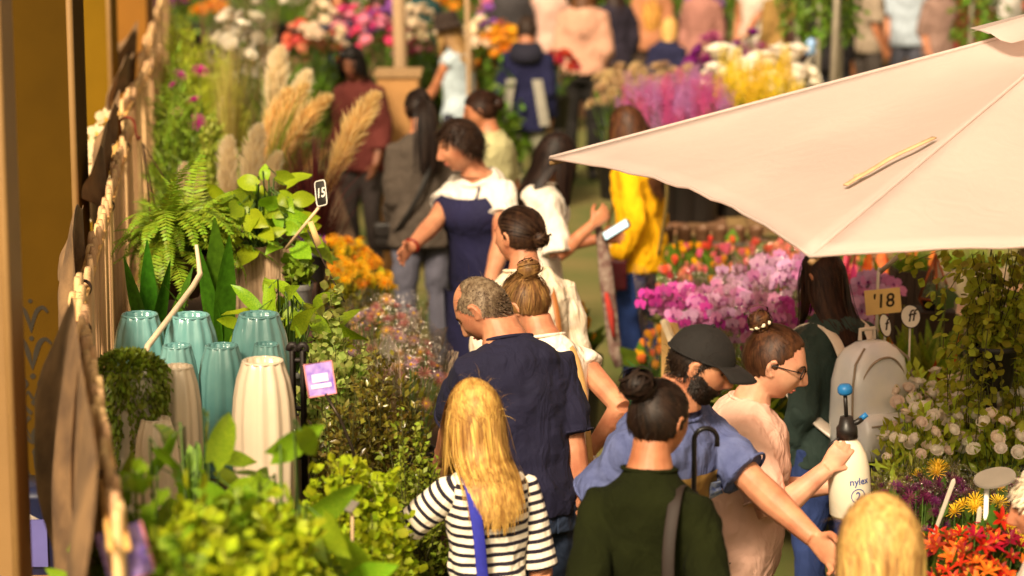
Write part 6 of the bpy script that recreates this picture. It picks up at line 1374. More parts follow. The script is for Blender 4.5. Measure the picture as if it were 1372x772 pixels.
b, h_ = place(392, 225, 12.2, TF); rt = plumes('maroon and green grass clump left of the maroon one', b, [], PLG, leafmat('maroon2', '#8a5a3a', isl=.4), ng=140, gl=h_*1.0, gs=.4, seed=10, name='maroon_grass')
b, h_ = place(305, 95, 13.6, TF); rt = plumes('tall straw-green grass at the back of the display', b, [(0, 0, h_*.5, -.1, 0, h_*.4)], PLC, leafmat('straw', '#b3a455', isl=.3), ng=260, gl=h_*.95, gs=.22, seed=11, name='tall_grass')
YEL = [fl_mum(petmat('yellow_bloom', '#e8b416')), fl_mum(petmat('golden_bloom', '#e3a013')), fl_mum(petmat('orange_bloom', '#dd8a14'))]
for i, (px, py, z) in enumerate(((452, 312, 11.6), (478, 322, 11.9), (497, 352, 11.5), (462, 345, 11.3))):
    b, h_ = place(px, py, z, TF); bunch(['yellow and orange flowers behind the planter', 'yellow-orange flowers under the apron woman\'s hand', 'orange flowers nearest the reaching hand', 'yellow flowers low beside the tan tag'][i], b, h_, .10, YEL, 22, .034, container=('tin', .08, .14), seed=80+i, leaves=140, lsize=.05, leaf=leafmat('yellowish_leaf', '#9a9a2c', isl=.3))
PURS = fl_spike(petmat('violet_bloom', '#8a2f9e')); b, h_ = place(420, 340, 10.6, TS); bunch('small violet flower spikes beside the price tag', b, h_, .05, PURS, 9, .09, container=('black', .06, .12), seed=85, leaves=40, upright=True)
# cellophane-wrapped mixed flowers in front of the navy shirt
MIX = [fl_daisy(petmat('mauve_daisy', '#b98aa8'), YC), fl_daisy(petmat('peach_daisy', '#e0a06a'), YC), fl_mum(petmat('dusky_pink', '#b8706c'))]
for i, (px, py, z) in enumerate(((500, 420, 9.9), (535, 440, 10.3), (548, 470, 9.6), (520, 400, 10.8))):
    b, h_ = place(px, py, z, .62 if i != 9 else TL); bunch(['mixed pastel bouquet in clear wrap behind the variegated shrub', 'dusky pink bouquet in wrap behind the bronze shrub', 'peach and mauve bouquet in wrap by the navy shirt', 'yellow-green bouquet in wrap below the reaching arm'][i], b, h_, .15, MIX, 26, .026, wrap=True, container=('black', .1, .2), seed=90+i, leaves=160, lsize=.04, leaf=leafmat('olive_leaf', '#7a7a2e', isl=.35))
bench('display_bench', 'low timber bench under the wrapped pastel bouquets', [(-.70, 9.45), (-.22, 9.2), (-.30, 11.0), (-.80, 11.0)], .62-.0)
q = MB(); p = at(520, 462, 8.9); ft = thing('foil_cone', 'crumpled clear film poking up between bouquets', 'film', (p.x, p.y, .62)); h2 = p.z-.62
q.loft([((0, 0, z), (a_, 0, 0), (0, a_*.6, 0)) for z, a_ in ((0, .03), (h2*.7, .05), (h2*.97, .04), (h2*1.05, .005))], 12); q.build('film', clear_wrap('film_bright', fac=.6), ft)
# ================================================================== RIGHT DISPLAY
TIM2 = mat('table_timber', '#7a5a3a', .8, .2, 8, .4, 50, stretch=(1, .2, 1), obj=.2); DKT = mat('black_board', '#1d1814', .8, .2, 8, obj=.2)
bench('display_table', 'low dark table under the purple pompons and red lilies', [(1.12, 7.15), (2.35, 7.15), (2.45, 8.45), (1.22, 8.45)], .60, m=DKT)
bench('display_table', 'dark table under the white ball flowers', [(1.42, 8.75), (2.6, 8.75), (2.8, 10.0), (1.5, 10.0)], .60, m=DKT)
bench('display_table', 'table under the pink orchids', [(.58, 10.45), (1.30, 10.45), (1.35, 11.7), (.62, 11.7)], .52, m=TIM2)
bench('display_table', 'table under the strap-leaved plants and terrarium', [(1.40, 10.2), (3.0, 10.2), (3.2, 12.4), (1.45, 12.4)], .62, m=TIM2)
bench('display_table', 'low table under the rows of tulips', [(.85, 12.7), (2.4, 12.7), (2.6, 14.3), (.95, 14.3)], .40, m=TIM2)
# ---- orchids in cellophane
ORM = petmat('orchid_magenta', '#c23aa0', obj=.2); ORP = petmat('orchid_pink', '#d988bd', obj=.15); ORL = petmat('orchid_mauve', '#cf9fc6', obj=.12); LIPD = mat('orchid_lip', '#7a1470', .5)
OF = [fl_orchid(ORM, LIPD), fl_orchid(ORP, LIPD), fl_orchid(ORL, LIPD)]
def orchid(label, px, py, z, top, mix, n_st=3, per=11, seed=1, wrap=True, spread=.13, fs=.034):
    rng = np.random.default_rng(seed); b, H = place(px, py, z, top); rt = thing('orchid_plant', label, 'orchid', b, group='pink orchids on the table'); pot(rt, .07, .13, 'black'); st = MB()
    for s in range(n_st):
        a = s*2.1+rng.uniform(-.4, .4)+3.6; tip = np.array([math.cos(a)*spread*1.2, math.sin(a)*spread*.8-.03, H*rng.uniform(.78, .92)]); c1 = np.array([math.cos(a)*.02, math.sin(a)*.02, H*1.12]); b0 = np.array([0, 0, .11]); t = np.linspace(0, 1, 10)[:, None]; path = (1-t)**2*b0+2*t*(1-t)*c1+t*t*tip; st.tube(path, .003, 5)
        for k_ in range(per):
            u = .40+.6*k_/per; p = (1-u)**2*b0+2*u*(1-u)*c1+u*u*tip; off = np.array([math.cos(k_*3.1+s)*.03, -.015+math.sin(k_*3.1)*.025, rng.uniform(-.03, .02)]); d = Vector(nrm(np.array([off[0]*12, -1., .35])+rng.normal(size=3)*.3))
            link('flower', OF[mix[rng.integers(len(mix))]], rt, loc=p+off, rot=d.to_track_quat('Z', 'Y'), scale=fs*rng.uniform(.8, 1.2))
    st.build('flower_stems', STEMG, rt)
    for k_ in range(5): link('leaf', SW[0], rt, loc=(0, 0, .11), rot=Quaternion((0, 0, 1), k_*1.26) @ Quaternion((1, 0, 0), -.75), scale=(.45, .26, .26))
    if wrap:
        q = MB(); n_ = 24; V = []
        for j, (u, r_) in enumerate(((.0, .055), (.35, .085), (.7, .13), (1.0, .16))):
            for i in range(n_): a = i/n_*6.283; rr = r_*(1+.10*math.sin(a*5+seed)+.05*math.sin(a*9+j)); V.append((rr*math.cos(a), rr*math.sin(a), .05+H*.95*u*(1+(.06*math.sin(a*3+seed) if u == 1 else 0))))
        q.add(np.array(V), [(j*n_+i, j*n_+(i+1) % n_, (j+1)*n_+(i+1) % n_, (j+1)*n_+i) for j in range(3) for i in range(n_)]); q.build('cellophane', WRAP, rt)
OL = [('magenta orchid nearest the yellow jacket', 898, 372, 11.2, [0, 0, 1]), ('pink orchid behind the black cap', 935, 392, 10.8, [0, 1, 1, 2]), ('pale pink orchid above the black cap', 978, 378, 10.9, [1, 1, 2]), ('tall mauve orchid right of the cap', 1030, 340, 11.2, [1, 2, 2]), ('mauve orchid under the parasol hem', 1052, 328, 11.5, [2, 2, 1]), ('pink orchid above the bun and scrunchie', 1005, 412, 10.65, [1, 1, 0, 2]), ('magenta orchid left of the long brown hair', 1062, 395, 10.7, [0, 0, 1]), ('pink orchid in the middle of the table', 958, 372, 11.3, [1, 0, 2]), ('pale mauve orchid at the back of the orchid table', 1000, 345, 11.6, [2, 1])]
for i, (lb, px, py, z, mx) in enumerate(OL): orchid(lb, px, py, z, .52, mx, 3, 12, 100+i)
orchid('mauve orchid right of the backpack woman\'s hair', 1146, 352, 10.75, .62, [1, 2, 2], 3, 11, 120, wrap=False)
orchid('lower mauve orchid right of the long brown hair', 1158, 372, 10.6, .62, [2, 2, 1], 2, 9, 121, wrap=False)
# greenery under the orchids
b, h_ = place(1010, 465, 10.55, .52); shrub('yellow-green foliage plant between cap and bun', b, h_, .09, leafmat('lime_strap', '#93a53a', isl=.3), leaf_tpl(1, .22, 2), .10, 40, 8, .07, .12, 'black', 130)
# ---- tulips and small flowers on the far low table
TUL = [fl_tulip(petmat('tulip_'+c_.lstrip('#'), c_, obj=.12)) for c_ in ('#d8433a', '#e58a72', '#e8a61c', '#d9607a', '#e07a3a')]
k_ = 0
for j, z in enumerate((13.0, 13.5, 14.0)):
    for i in range(8):
        px = 902+i*32+j*7; py = 350-j*12; b, h_ = place(px, py, z, .40); 
        col_ = [TUL[(i+j) % 5], TUL[(i*2+j+1) % 5]]; bunch('tulip bucket under the parasol, %s row, %s from the left' % (['front', 'middle', 'back'][j], ['first', 'second', 'third', 'fourth', 'fifth', 'sixth', 'seventh', 'eighth'][i]), b, h_, .075, col_, 15, .042, container=('black', .065, .15), seed=140+k_, leaves=30, lsize=.14, group='tulip buckets under the parasol', upright=True, name='tulip_bucket'); k_ += 1
b, h_ = place(888, 436, 12.5, 0); bunch('yellow and orange tulips on the floor beside blue jeans', b, h_, .13, [TUL[2], TUL[4], TUL[2]], 34, .042, container=('black', .11, .32), seed=170, leaves=60, lsize=.16, upright=True, name='tulip_bucket')
b, h_ = place(908, 428, 12.9, 0); bunch('coral tulips on the floor behind the wooden board', b, h_, .10, [TUL[1], TUL[3]], 22, .042, container=('black', .1, .32), seed=171, leaves=40, lsize=.16, upright=True, name='tulip_bucket')
b, h_ = place(776, 420, 13.2, 0); bunch('yellow tulips between the phone woman and yellow jacket', b, h_, .08, [TUL[2]], 18, .042, container=('black', .12, .42), seed=172, leaves=30, lsize=.16, upright=True, name='tulip_bucket')
# row of metal pots behind
bench('display_table', 'narrow shelf under the row of brown tin pots', [(.85, 14.45), (2.2, 14.45), (2.25, 14.9), (.9, 14.9)], .70, m=TIM2)
for i in range(6):
    p = at(893+i*24, 300, 14.6); rt = thing('tin_pot', ['brown tin pot at the left end under the parasol hem', 'second brown tin pot under the parasol hem', 'third brown tin pot under the parasol hem', 'fourth brown tin pot under the parasol', 'fifth brown tin pot under the parasol', 'last brown tin pot under the parasol'][i], 'pot', (p.x, p.y, .70), group='brown tin pots'); pot(rt, .045, .16, 'tin')
    q = MB(); q.lathe([(.044, .06), (.0455, .075)], 18); q.build('ring', POTM['zinc'], rt)
# wooden board leaning (easel)
WDB = mat('light_ply', '#d0a567', .7, .12, 8, .3, 40, stretch=(1, 1, .2)); z0_ = np3(at(893, 480, 10.3)); eb = thing('easel_board', 'light timber display board standing behind the black cap', 'board', (z0_[0], z0_[1], 0))
def quad_prism(q, P, th):
    P = np.array([np3(p) for p in P]); n_ = nrm(np.cross(P[1]-P[0], P[3]-P[0])); V = np.concatenate([P, P+n_*th]); q.add(V, [(3, 2, 1, 0), (4, 5, 6, 7), (0, 1, 5, 4), (1, 2, 6, 5), (2, 3, 7, 6), (3, 0, 4, 7)])
lo = eb.location; q = MB(); quad_prism(q, [np3(at(x, y, z))-np3(lo) for x, y, z in ((886, 432, 10.5), (902, 432, 10.4), (918, 505, 10.1), (886, 520, 10.4))], .02); q.build('board', WDB, eb, False)
q = MB(); q.tube([np3(at(x, y, z))-np3(lo) for x, y, z in ((890, 430, 10.45), (908, 476, 10.2), (922, 530, 10.0))], .018, 4, flat=.6); q.build('rail', mat('pale_rail', '#e4cfae', .7), eb, False)
for dx, dy in ((-.03, .08), (.10, -.05)): MB().box((dx, dy, .46), (.02, .02, .46)).build('leg', WDB, eb, False)
# ---- strap leaved plants, strelitzia, grass planter, terrarium
STRM = [leafmat('strap_green', '#8a9a3a', col2='#5f7a24', obj=.25, tr=.35), leafmat('strap_orange', '#d9822a', col2='#c7501e', obj=.2, tr=.35), leafmat('strap_pink', '#c23a5c', obj=.2, tr=.3)]
SWM = [sword(m_, i) for i, m_ in enumerate(STRM)]
def straps(label, base, n, H, mix, seed, spread=.6, wd=.8, name='strap_leaf_plant', potk='black', potr=.1, poth=.14):
    rng = np.random.default_rng(seed); rt = thing(name, label, 'plant', tuple(base)); pot(rt, potr, poth, potk)
    for i in range(n):
        a = i*2.4; t = spread*rng.uniform(.05, 1.1); L = (H-poth*.8)*rng.uniform(.65, 1.1)/max(.6, math.cos(t)); link('leaf', SWM[mix[rng.integers(len(mix))]], rt, loc=(.04*math.cos(a), .04*math.sin(a), poth*.85), rot=Quaternion((0, 0, 1), a) @ Quaternion((1, 0, 0), -t), scale=(L*wd, L, L))
    return rt
SWG = [('pale green strap-leaved clump right of the backpack', 1215, 425, 10.3), ('green strap-leaved clump behind the round price tags', 1245, 430, 10.5), ('green strap-leaved clump below the terrarium', 1275, 455, 10.25), ('strap-leaved clump with orange tips', 1225, 460, 10.15), ('strap-leaved clump next to the ivy', 1300, 470, 10.3)]
for i, (lb, px, py, z) in enumerate(SWG): b, h_ = place(px, py, z, .62); straps(lb, b, 26, h_, [0, 0, 0, 0, 1] if i in (2, 3) else [0], 180+i, .7, .75)
b, h_ = place(1165, 330, 12.0, .62); straps('orange and pink bromeliad-like plant under the parasol hem', b, 26, h_, [1, 1, 2, 0], 190, .6, .9); b, h_ = place(1205, 335, 12.2, .62); straps('green and orange strap plant beside the metal stake', b, 24, h_, [0, 1, 0], 191, .6, .9); b, h_ = place(1130, 335, 12.1, .62); straps('pink strap-leaved plant behind the mauve orchids', b, 22, h_, [2, 2, 1], 192, .6, .9)
def planter_box(label, px0, px1, y_top, y_bot, z, m, grass=None):
    a, b_ = at(px0, y_top, z), at(px1, y_bot, z); w_ = (b_.x-a.x)/2; top = a.z; rt = thing('planter_box', label, 'planter', ((a.x+b_.x)/2, a.y, .62)); h = top-.62
    nb = max(4, int(w_*2/.045))
    for i in range(nb):
        x = -w_+(i+.5)*2*w_/nb
        for y in (-.11, .11): MB().box((x, y, h/2+random.uniform(-.006, .006)), (w_/nb*.93, .008, h/2)).build('slat', m, rt, False)
    for x in (-w_, w_): MB().box((x, 0, h/2), (.008, .10, h/2)).build('end_board', m, rt, False)
    MB().box((0, 0, h*.85), (w_*.97, .095, .01)).build('soil', SOIL, rt, False)
    if grass:
        q = MB(); rg = np.random.default_rng(int(px0)); 
        for i in range(14): grass_tuft(q, (rg.uniform(-w_*.85, w_*.85), rg.uniform(-.07, .07), h*.85), 26, .20, .5, rg, .004)
        q.build('grass', grass, rt, kind='stuff')
    return rt
planter_box('dark timber planter with short grass under the parasol', 1198, 1244, 358, 395, 11.5, mat('dark_slat', '#3a2a1e', .8, .2, obj=.15), leafmat('short_grass', '#6f8a2a')); planter_box('weathered grey planter with grass at the right', 1262, 1345, 355, 392, 11.9, mat('grey_slat', '#8f7c60', .9, .3, 10, .5, 40, obj=.2), leafmat('short_grass', '#6f8a2a'))
# terrarium
COP = mat('copper_edge', '#b0582e', .35, .15, metal=.8); GLS = clear_wrap('terrarium_glass', fac=.18); ta = at(1252, 338, 11.0); tb = at(1252, 402, 11.0); hh = ta.z-tb.z; te = thing('terrarium', 'pointed copper and glass terrarium', 'terrarium', (tb.x, tb.y, tb.z-.04)); r_ = .075
base4 = [np.array([r_*math.cos(a), r_*math.sin(a), .05]) for a in (R(200), R(270), R(340), R(90))]; tip = np.array([0, 0, hh+.04]); bot = [p*np.array([.6, .6, 0]) for p in base4]
for i in range(4):
    MB().tube([base4[i], tip], .0045, 6).build('edge', COP, te); MB().tube([base4[i], base4[(i+1) % 4]], .0045, 6).build('edge', COP, te); MB().tube([base4[i], bot[i]], .0045, 6).build('edge', COP, te)
    q = MB(); q.add([base4[i]*.99, base4[(i+1) % 4]*.99, tip*.99], [(0, 1, 2)]); q.build('pane', GLS, te, False); q = MB(); q.add([base4[i], base4[(i+1) % 4], bot[(i+1) % 4], bot[i]], [(0, 1, 2, 3)]); q.build('tray', mat('dark_tray', '#1a1410', .5), te, False)
q = MB(); rg = np.random.default_rng(2); n_ = 160; P = rg.uniform(-.04, .04, (n_, 3)); P[:, 2] = rg.uniform(.05, .10, n_); cloud(q, P, rg.normal(size=(n_, 3))+np.array([0, 0, .8]), rg.uniform(.015, .03, n_), LEAF_M, rg); q.build('succulents', leafmat('succulent', '#7fa08c'), te, kind='stuff')
ps = np3(te.location); tr_ = thing('plant_riser', 'dark timber block holding up the terrarium', 'stand', (ps[0], ps[1], .62)); hz = ps[2]-.62; MB().box((0, 0, hz/2-.003), (.08, .08, hz/2-.003)).build('block', mat('dark_slat', '#3a2a1e'), tr_, False); MB().box((0, 0, hz-.004), (.085, .085, .0035)).build('top_board', mat('dark_slat', '#3a2a1e'), tr_, False)
# round leaf rubber plant with pink tag
RUB = [heart_leaf(leafmat('rubber_dark', '#3f5a1c', col2='#2f4616', obj=.2, tr=.2, rough=.3), i+40, W=.85, curl=.15) for i in range(2)]
b, h_ = place(1288, 385, 10.6, .62); leafy('dark round-leaved plant with a pink tag', b, 14, .12, .10, h_-.22, 44, RUB, 'round_leaf_plant', potk='black', potr=.08, poth=.13)
tagplate('small pink plant tag on the round-leaved plant', 1287, 412, 10.45, .032, .055, (R(80), R(8), 0), mat('pink_tag', '#e8c0b0', .5), [(1287, 420, 10.45), (1289, 470, 10.5)])
# ---- signs
CRD = mat('cream_card', '#ecc982', .7, .05); INK = mat('black_ink', '#2a1a12', .7, .05)
p = at(1183, 404, 9.75); sg = thing('price_sign', 'cream card price sign reading 18 on a white stake', 'sign', (p.x, p.y, .62)); zc_ = p.z-.62; rotS = (R(82), R(-4), R(10))
q = MB(); q.box((0, 0, 0), (.071, .048, .003)); cdo = q.build('card', CRD, sg, False, loc=(0, 0, zc_), rot=rotS); text_mesh("'18", .075, INK, 'price', cdo, (0, 0, .0042), (0, 0, 0), shear=.12)
MB().tube([(-.02, .012, -.02), (-.02, .012, zc_+.10), (-.015, .012, zc_+.13)], .006, 8).build('stake', WHT, sg); q = MB(); V = [(-.02, .008, zc_+.12), (.065, .0, zc_+.20), (.075, .01, zc_+.185), (-.01, .02, zc_+.105)]; q.add(V, [(0, 1, 2, 3)]); o = q.build('label_holder', mat('holder_grey', '#b9aa98', .4), sg); md = o.modifiers.new('s', 'SOLIDIFY'); md.thickness = .006; FINAL.append(o)
for px, py, rx, ry, tx, lb, yw in ((1220, 424, .037, .044, 'ff', 'round white price sign with black rim, the larger one', 4), (1186, 436, .022, .044, 'f', 'narrow oval white price sign with black rim', 42)):
    p = at(px, py, 9.6); sg = thing('oval_sign', lb, 'sign', (p.x, p.y, .62)); zc_ = p.z-.62; q = MB(); q.loft([((0, 0, -.003), (rx, 0, 0), (0, ry, 0)), ((0, 0, .003), (rx, 0, 0), (0, ry, 0))], 28); o = q.build('disc', WHT, sg, False, loc=(0, 0, zc_), rot=(R(82), R(-12), R(yw*.2)))
    q = MB(); q.tube([(rx*math.cos(a), ry*math.sin(a), .003) for a in np.linspace(0, 6.2832, 36)], .0022, 6, caps=False); q.build('rim', INK, o); text_mesh(tx, .06, INK, 'mark', o, (0, 0, .0042), (0, 0, 0), shear=.35); MB().tube([(0, .006, -.02), (0, .006, zc_-.03)], .004, 6).build('stake', WHT, sg)
# ---- ivy
IVY = leafmat('ivy_leaf', '#7d8a2e', col2='#a0a840', isl=.45, tr=.4, hue=.03); p = at(1335, 345, 9.0); rt = thing('ivy_plant', 'tall trailing ivy hanging at the right edge', 'plant', (p.x, p.y, .60)); rg = np.random.default_rng(12); hT = p.z-.60
MB().tube([(0, 0, 0), (0, 0, hT*.55)], .02, 8).build('stand_post', IRON, rt); q = MB(); q.lathe([(0, 0), (.10, 0), (.10, .02), (.02, .03), (0, .03)], 18); q.build('stand_foot', IRON, rt); pot(rt, .09, .16, 'black', hT*.55); q = MB(); st = MB()
for i in range(58):
    a = rg.uniform(0, 6.283); rr = rg.uniform(.05, .24)*(1+.4*math.sin(a*2+1)); top_ = hT*rg.uniform(.70, 1.06); ln = rg.uniform(.12, .85); pts = [np.array([0, 0, hT*.68]), np.array([math.cos(a)*rr*.5, math.sin(a)*rr*.5, top_]), np.array([math.cos(a)*rr, math.sin(a)*rr, top_-ln*.4]), np.array([math.cos(a)*rr*1.05+rg.uniform(-.04, .04), math.sin(a)*rr*1.05, max(top_-ln, .05)])]
    st.tube(pts, .002, 4, caps=False); n_ = 34; u = rg.uniform(.2, 3, n_); k2 = np.minimum(u.astype(int), 2); f_ = (u-k2)[:, None]; PA = np.array(pts); P = PA[k2]*(1-f_)+PA[k2+1]*f_; P = P+rg.normal(size=P.shape)*.018
    cloud(q, P, np.stack([np.full(n_, math.cos(a)), np.full(n_, math.sin(a)), np.full(n_, -.4)], 1)+rg.normal(size=(n_, 3))*.6, rg.uniform(.02, .038, n_), LEAF_R, rg)
q.build('foliage', IVY, rt, kind='stuff'); st.build('vines', WOODY, rt, kind='stuff')
# ---- white ball flowers
BALL = [fl_rose(petmat('ivory_ball', '#f6ece0', obj=.05)), fl_rose(petmat('blush_ball', '#f2e0cf', obj=.06))]; BUDM = leafmat('bud_green', '#a9bd4e', isl=.35, tr=.45)
for i, (px, py, z, n_) in enumerate(((1225, 512, 9.35, 12), (1265, 505, 9.5, 14), (1305, 500, 9.4, 12), (1345, 515, 9.2, 12), (1250, 545, 9.0, 13), (1295, 540, 9.1, 12), (1340, 560, 8.95, 11), (1225, 560, 8.9, 8))):
    b, h_ = place(px, py, z, .60); bunch(['white ball flowers right of the backpack', 'white ball flowers at the back of the dark table', 'cream ball flowers below the strap leaves', 'cream ball flowers below the ivy', 'blush ball flowers in front of the backpack', 'blush ball flowers at the middle of the dark table', 'blush ball flowers at the right of the dark table', 'few ball flowers low beside the backpack'][i], b, h_, .13, BALL, n_+9, .034, container=('black', .11, .16), seed=200+i, leaves=260, lsize=.05, leaf=BUDM, lmax=1.08)
planter = thing('black_tray', 'long black plastic tray in front of the white flowers', 'tray', (2.0, 8.72, .60)); 
for s_, c_, h_ in (('wall', (0, -.12, .06), (.62, .006, .06)), ('wall', (0, .12, .06), (.62, .006, .06)), ('wall', (-.62, 0, .06), (.006, .126, .06)), ('wall', (.62, 0, .06), (.006, .126, .06)), ('base', (0, 0, .006), (.62, .12, .004))): MB().box(c_, h_).build(s_, POTM['black'], planter, False)
# ---- purple pompons, yellow flowers, lilies
PM = [fl_mum(petmat('plum_bloom', '#5c1440', obj=.25)), fl_mum(petmat('violet_plum', '#6e1f5a', obj=.25))]; YB = fl_mum(petmat('lemon_bloom', '#e8c22a', obj=.1)); RL = [fl_lily(petmat('red_lily', '#b3140a', obj=.2), YC), fl_lily(petmat('orange_lily', '#e0571a', obj=.2), YC), fl_lily(petmat('deep_red_lily', '#8a0f0c', obj=.2), YC)]
DKL = leafmat('dark_stem_leaf', '#3f5a22', isl=.35)
for i, (px, py, z) in enumerate(((1195, 648, 8.3), (1222, 642, 8.4), (1252, 645, 8.35), (1280, 640, 8.4), (1365, 640, 8.4), (1235, 662, 8.1))):
    b, h_ = place(px, py, z, .60); bunch(['plum pompon bunch nearest the sprayer', 'second plum pompon bunch in clear wrap', 'plum pompon bunch with violet ribbon', 'plum pompon bunch at the right', 'plum pompon bunch at the picture edge', 'front plum pompon bunch'][i], b, h_, .10, PM, 26, .024, container=('black', .09, .14), wrap=i < 5, seed=220+i, leaves=200, lsize=.06, leaf=DKL, group='plum pompon bunches')
for i, (px, py, z) in enumerate(((1250, 618, 8.45), (1330, 655, 8.2), (1300, 668, 8.1), (1345, 690, 7.8))):
    b, h_ = place(px, py, z, .60); bunch(['yellow pompon bunch behind the plum ones', 'yellow pompon bunch under the grey oval plate', 'yellow pompon bunch in front of it', 'yellow pompon bunch near the right edge'][i], b, h_, .07, YB, 9, .034, container=('black', .08, .14), wrap=i < 2, seed=230+i, leaves=160, lsize=.06, leaf=DKL)
for i, (px, py, z) in enumerate(((1268, 705, 7.6), (1300, 712, 7.5), (1335, 700, 7.6), (1285, 745, 7.35), (1320, 750, 7.3))):
    b, h_ = place(px, py, z, .60); bunch(['red lily bunch behind the blonde crown', 'scarlet and orange lilies in the middle', 'orange and red lilies under the white stake', 'dark red lilies at the bottom edge', 'red lilies at the bottom right'][i], b, h_, .095, RL, 22, .034, container=('black', .09, .14), seed=240+i, leaves=180, lsize=.08, leaf=DKL, face=(0, -.3, .9))
b, h_ = place(1200, 590, 8.5, .60); shrub('green sprigs behind the plum pompons', b, h_, .09, leafmat('sprig', '#8a9a3a', isl=.3), leaf_tpl(1, .25, 2), .07, 40, 10, .07, .1, 'black', 250)
# oval grey plates on stakes, white tags
for px, py, z, lb, stx in ((1333, 640, 7.9, 'grey oval label plate on a white stake over the yellow flowers', 1323),):
    p = at(px, py, z); tg = thing('oval_plate', lb, 'sign', (p.x, p.y, .60)); zc_ = p.z-.60; q = MB(); q.loft([((0, 0, -.003), (.068, 0, 0), (0, .05, 0)), ((0, 0, .003), (.066, 0, 0), (0, .048, 0))], 26, power=.9); q.build('plate', GRYP, tg, False, loc=(0, 0, zc_), rot=(R(18), R(-12), R(12))); MB().tube([(-.024, .0, -.02), (-.024, 0, zc_-.005)], .008, 8).build('stake', WHT, tg)
WTG = mat('white_tag', '#b5a896', .6, .04)
for i, (px, py, z, rz_) in enumerate(((1205, 632, 8.0, -30), (1318, 618, 8.3, -50), (1297, 690, 7.8, -10))):
    p = at(px, py, z); tg = thing('stick_tag', ['white stick label beside the sprayer', 'slanted white stick label behind the grey plate', 'thin white stick label among the lilies', 'white stick label under the ivy'][i], 'tag', (p.x, p.y, .60)); zc_ = p.z-.60; q = MB(); q.loft([((0, 0, z_), (.007*s_, 0, 0), (0, .002, 0)) for z_, s_ in ((-.02, .5), (zc_-.08, 1), (zc_+.02, 1.1), (zc_+.03, .3))], 8, power=.4); q.build('blade', WTG, tg, rot=(0, R(18 if i < 2 else 4), R(rz_)))
# ================================================================== BACKGROUND STALLS
bench('display_table', 'long table under the dried and white flower bunches', [(.95, 15.3), (3.3, 15.3), (3.6, 17.2), (1.0, 17.2)], .70, m=TIM2)
DRY = [fl_mum(petmat('straw_bloom', '#c9a97a', obj=.2)), fl_mum(petmat('tan_bloom', '#b08f66', obj=.2))]; PKS = [fl_spike(petmat('pink_stock', '#c9528f', obj=.2), 1), fl_spike(petmat('mauve_stock', '#b878b0', obj=.2), 2)]; WHS = [fl_spike(petmat('white_stock', '#e8dfcc', obj=.1), 3), fl_rose(petmat('white_rose', '#efe4d2', obj=.1))]; YLS = [fl_spike(petmat('yellow_snap', '#e3c22a', obj=.15), 4, r=.2)]; MGO = [fl_mum(petmat('deep_magenta', '#8a1468', obj=.25)), fl_rose(petmat('purple_bloom', '#6e1466', obj=.2))]
def bk(lbl, px, py, z, top, rad, mesh, n, fs, up=False, H=None, grp=None, leaves=60, potk='black', seed=None, lsize=.07, leaf=None, pr_=.12, ph_=.3):
    b, h_ = place(px, py, z, top); bunch(lbl, b, h_, rad, mesh, n, fs, container=(potk, pr_, min(ph_, h_*.45)), seed=int(px*3+py*7+1000) if seed is None else seed, leaves=leaves, lsize=lsize, upright=up, group=grp, leaf=leaf)
for i, px in enumerate((825, 858, 892, 920)): bk('straw-coloured dried flower bunch, number %s from the left' % ('one two three four'.split()[i]), px, 88+4*(i % 2), 16.6, .70, .17, DRY, 46, .05)
for i, px in enumerate((862, 892, 918, 942)): bk('pink stock bunch below the dried flowers, %s from the left' % ('first second third fourth'.split()[i]), px, 128-3*i, 15.7, .70, .15, PKS, 22, .16, True)
for i, px in enumerate((975, 1008, 1040, 1062)): bk('white flower bunch beside the purple blooms, %s from the left' % ('first second third fourth'.split()[i]), px, 66+4*i, 16.6, .70, .16, WHS, 20, .10, i % 2 == 0)
for i, px in enumerate((980, 1012, 1045)): bk('yellow snapdragon bunch, %s from the left' % ('first second third'.split()[i]), px, 98, 15.9, .70, .14, YLS, 20, .16, True)
for i, (px, py) in enumerate(((952, 48), (1003, 50), (1036, 58))): bk('tall deep magenta blooms, %s from the left' % ('first second third'.split()[i]), px, py, 17.0, .70, .15, MGO, 16, .075)
# back-row stalls
bench('display_table', 'back-row table behind the hooded jacket', [(-3.2, 20.4), (.3, 20.4), (.4, 21.8), (-3.4, 21.8)], .60, m=TIM2); bench('display_table', 'farthest table closing the view on the left', [(-6, 27), (1.0, 27), (1.1, 29), (-6, 29)], .6, m=TIM2); bench('display_table', 'farthest table closing the view on the right', [(1.2, 28), (8, 28), (8.2, 30), (1.3, 30)], .6, m=TIM2)
PEA = [fl_rose(petmat('peach_rose', '#dd8a6a', obj=.2)), fl_rose(petmat('coral_rose', '#cf5a4a', obj=.2))]; PNK = [fl_rose(petmat('hot_pink', '#cf3f74', obj=.25)), fl_rose(petmat('rose_pink', '#dd86a0', obj=.2))]; ORG = [fl_mum(petmat('marigold', '#e8820f', obj=.2)), fl_rose(petmat('gold_bloom', '#e09a20', obj=.15))]; CRM = [fl_rose(petmat('cream_rose', '#ead4b4', obj=.12))]; RED = [fl_rose(petmat('red_rose', '#a81c1c', obj=.2))]; PRP = [fl_rose(petmat('violet_rose', '#8a4fa0', obj=.2)), fl_spike(petmat('lilac_spike', '#a888b8', obj=.2), 6)]
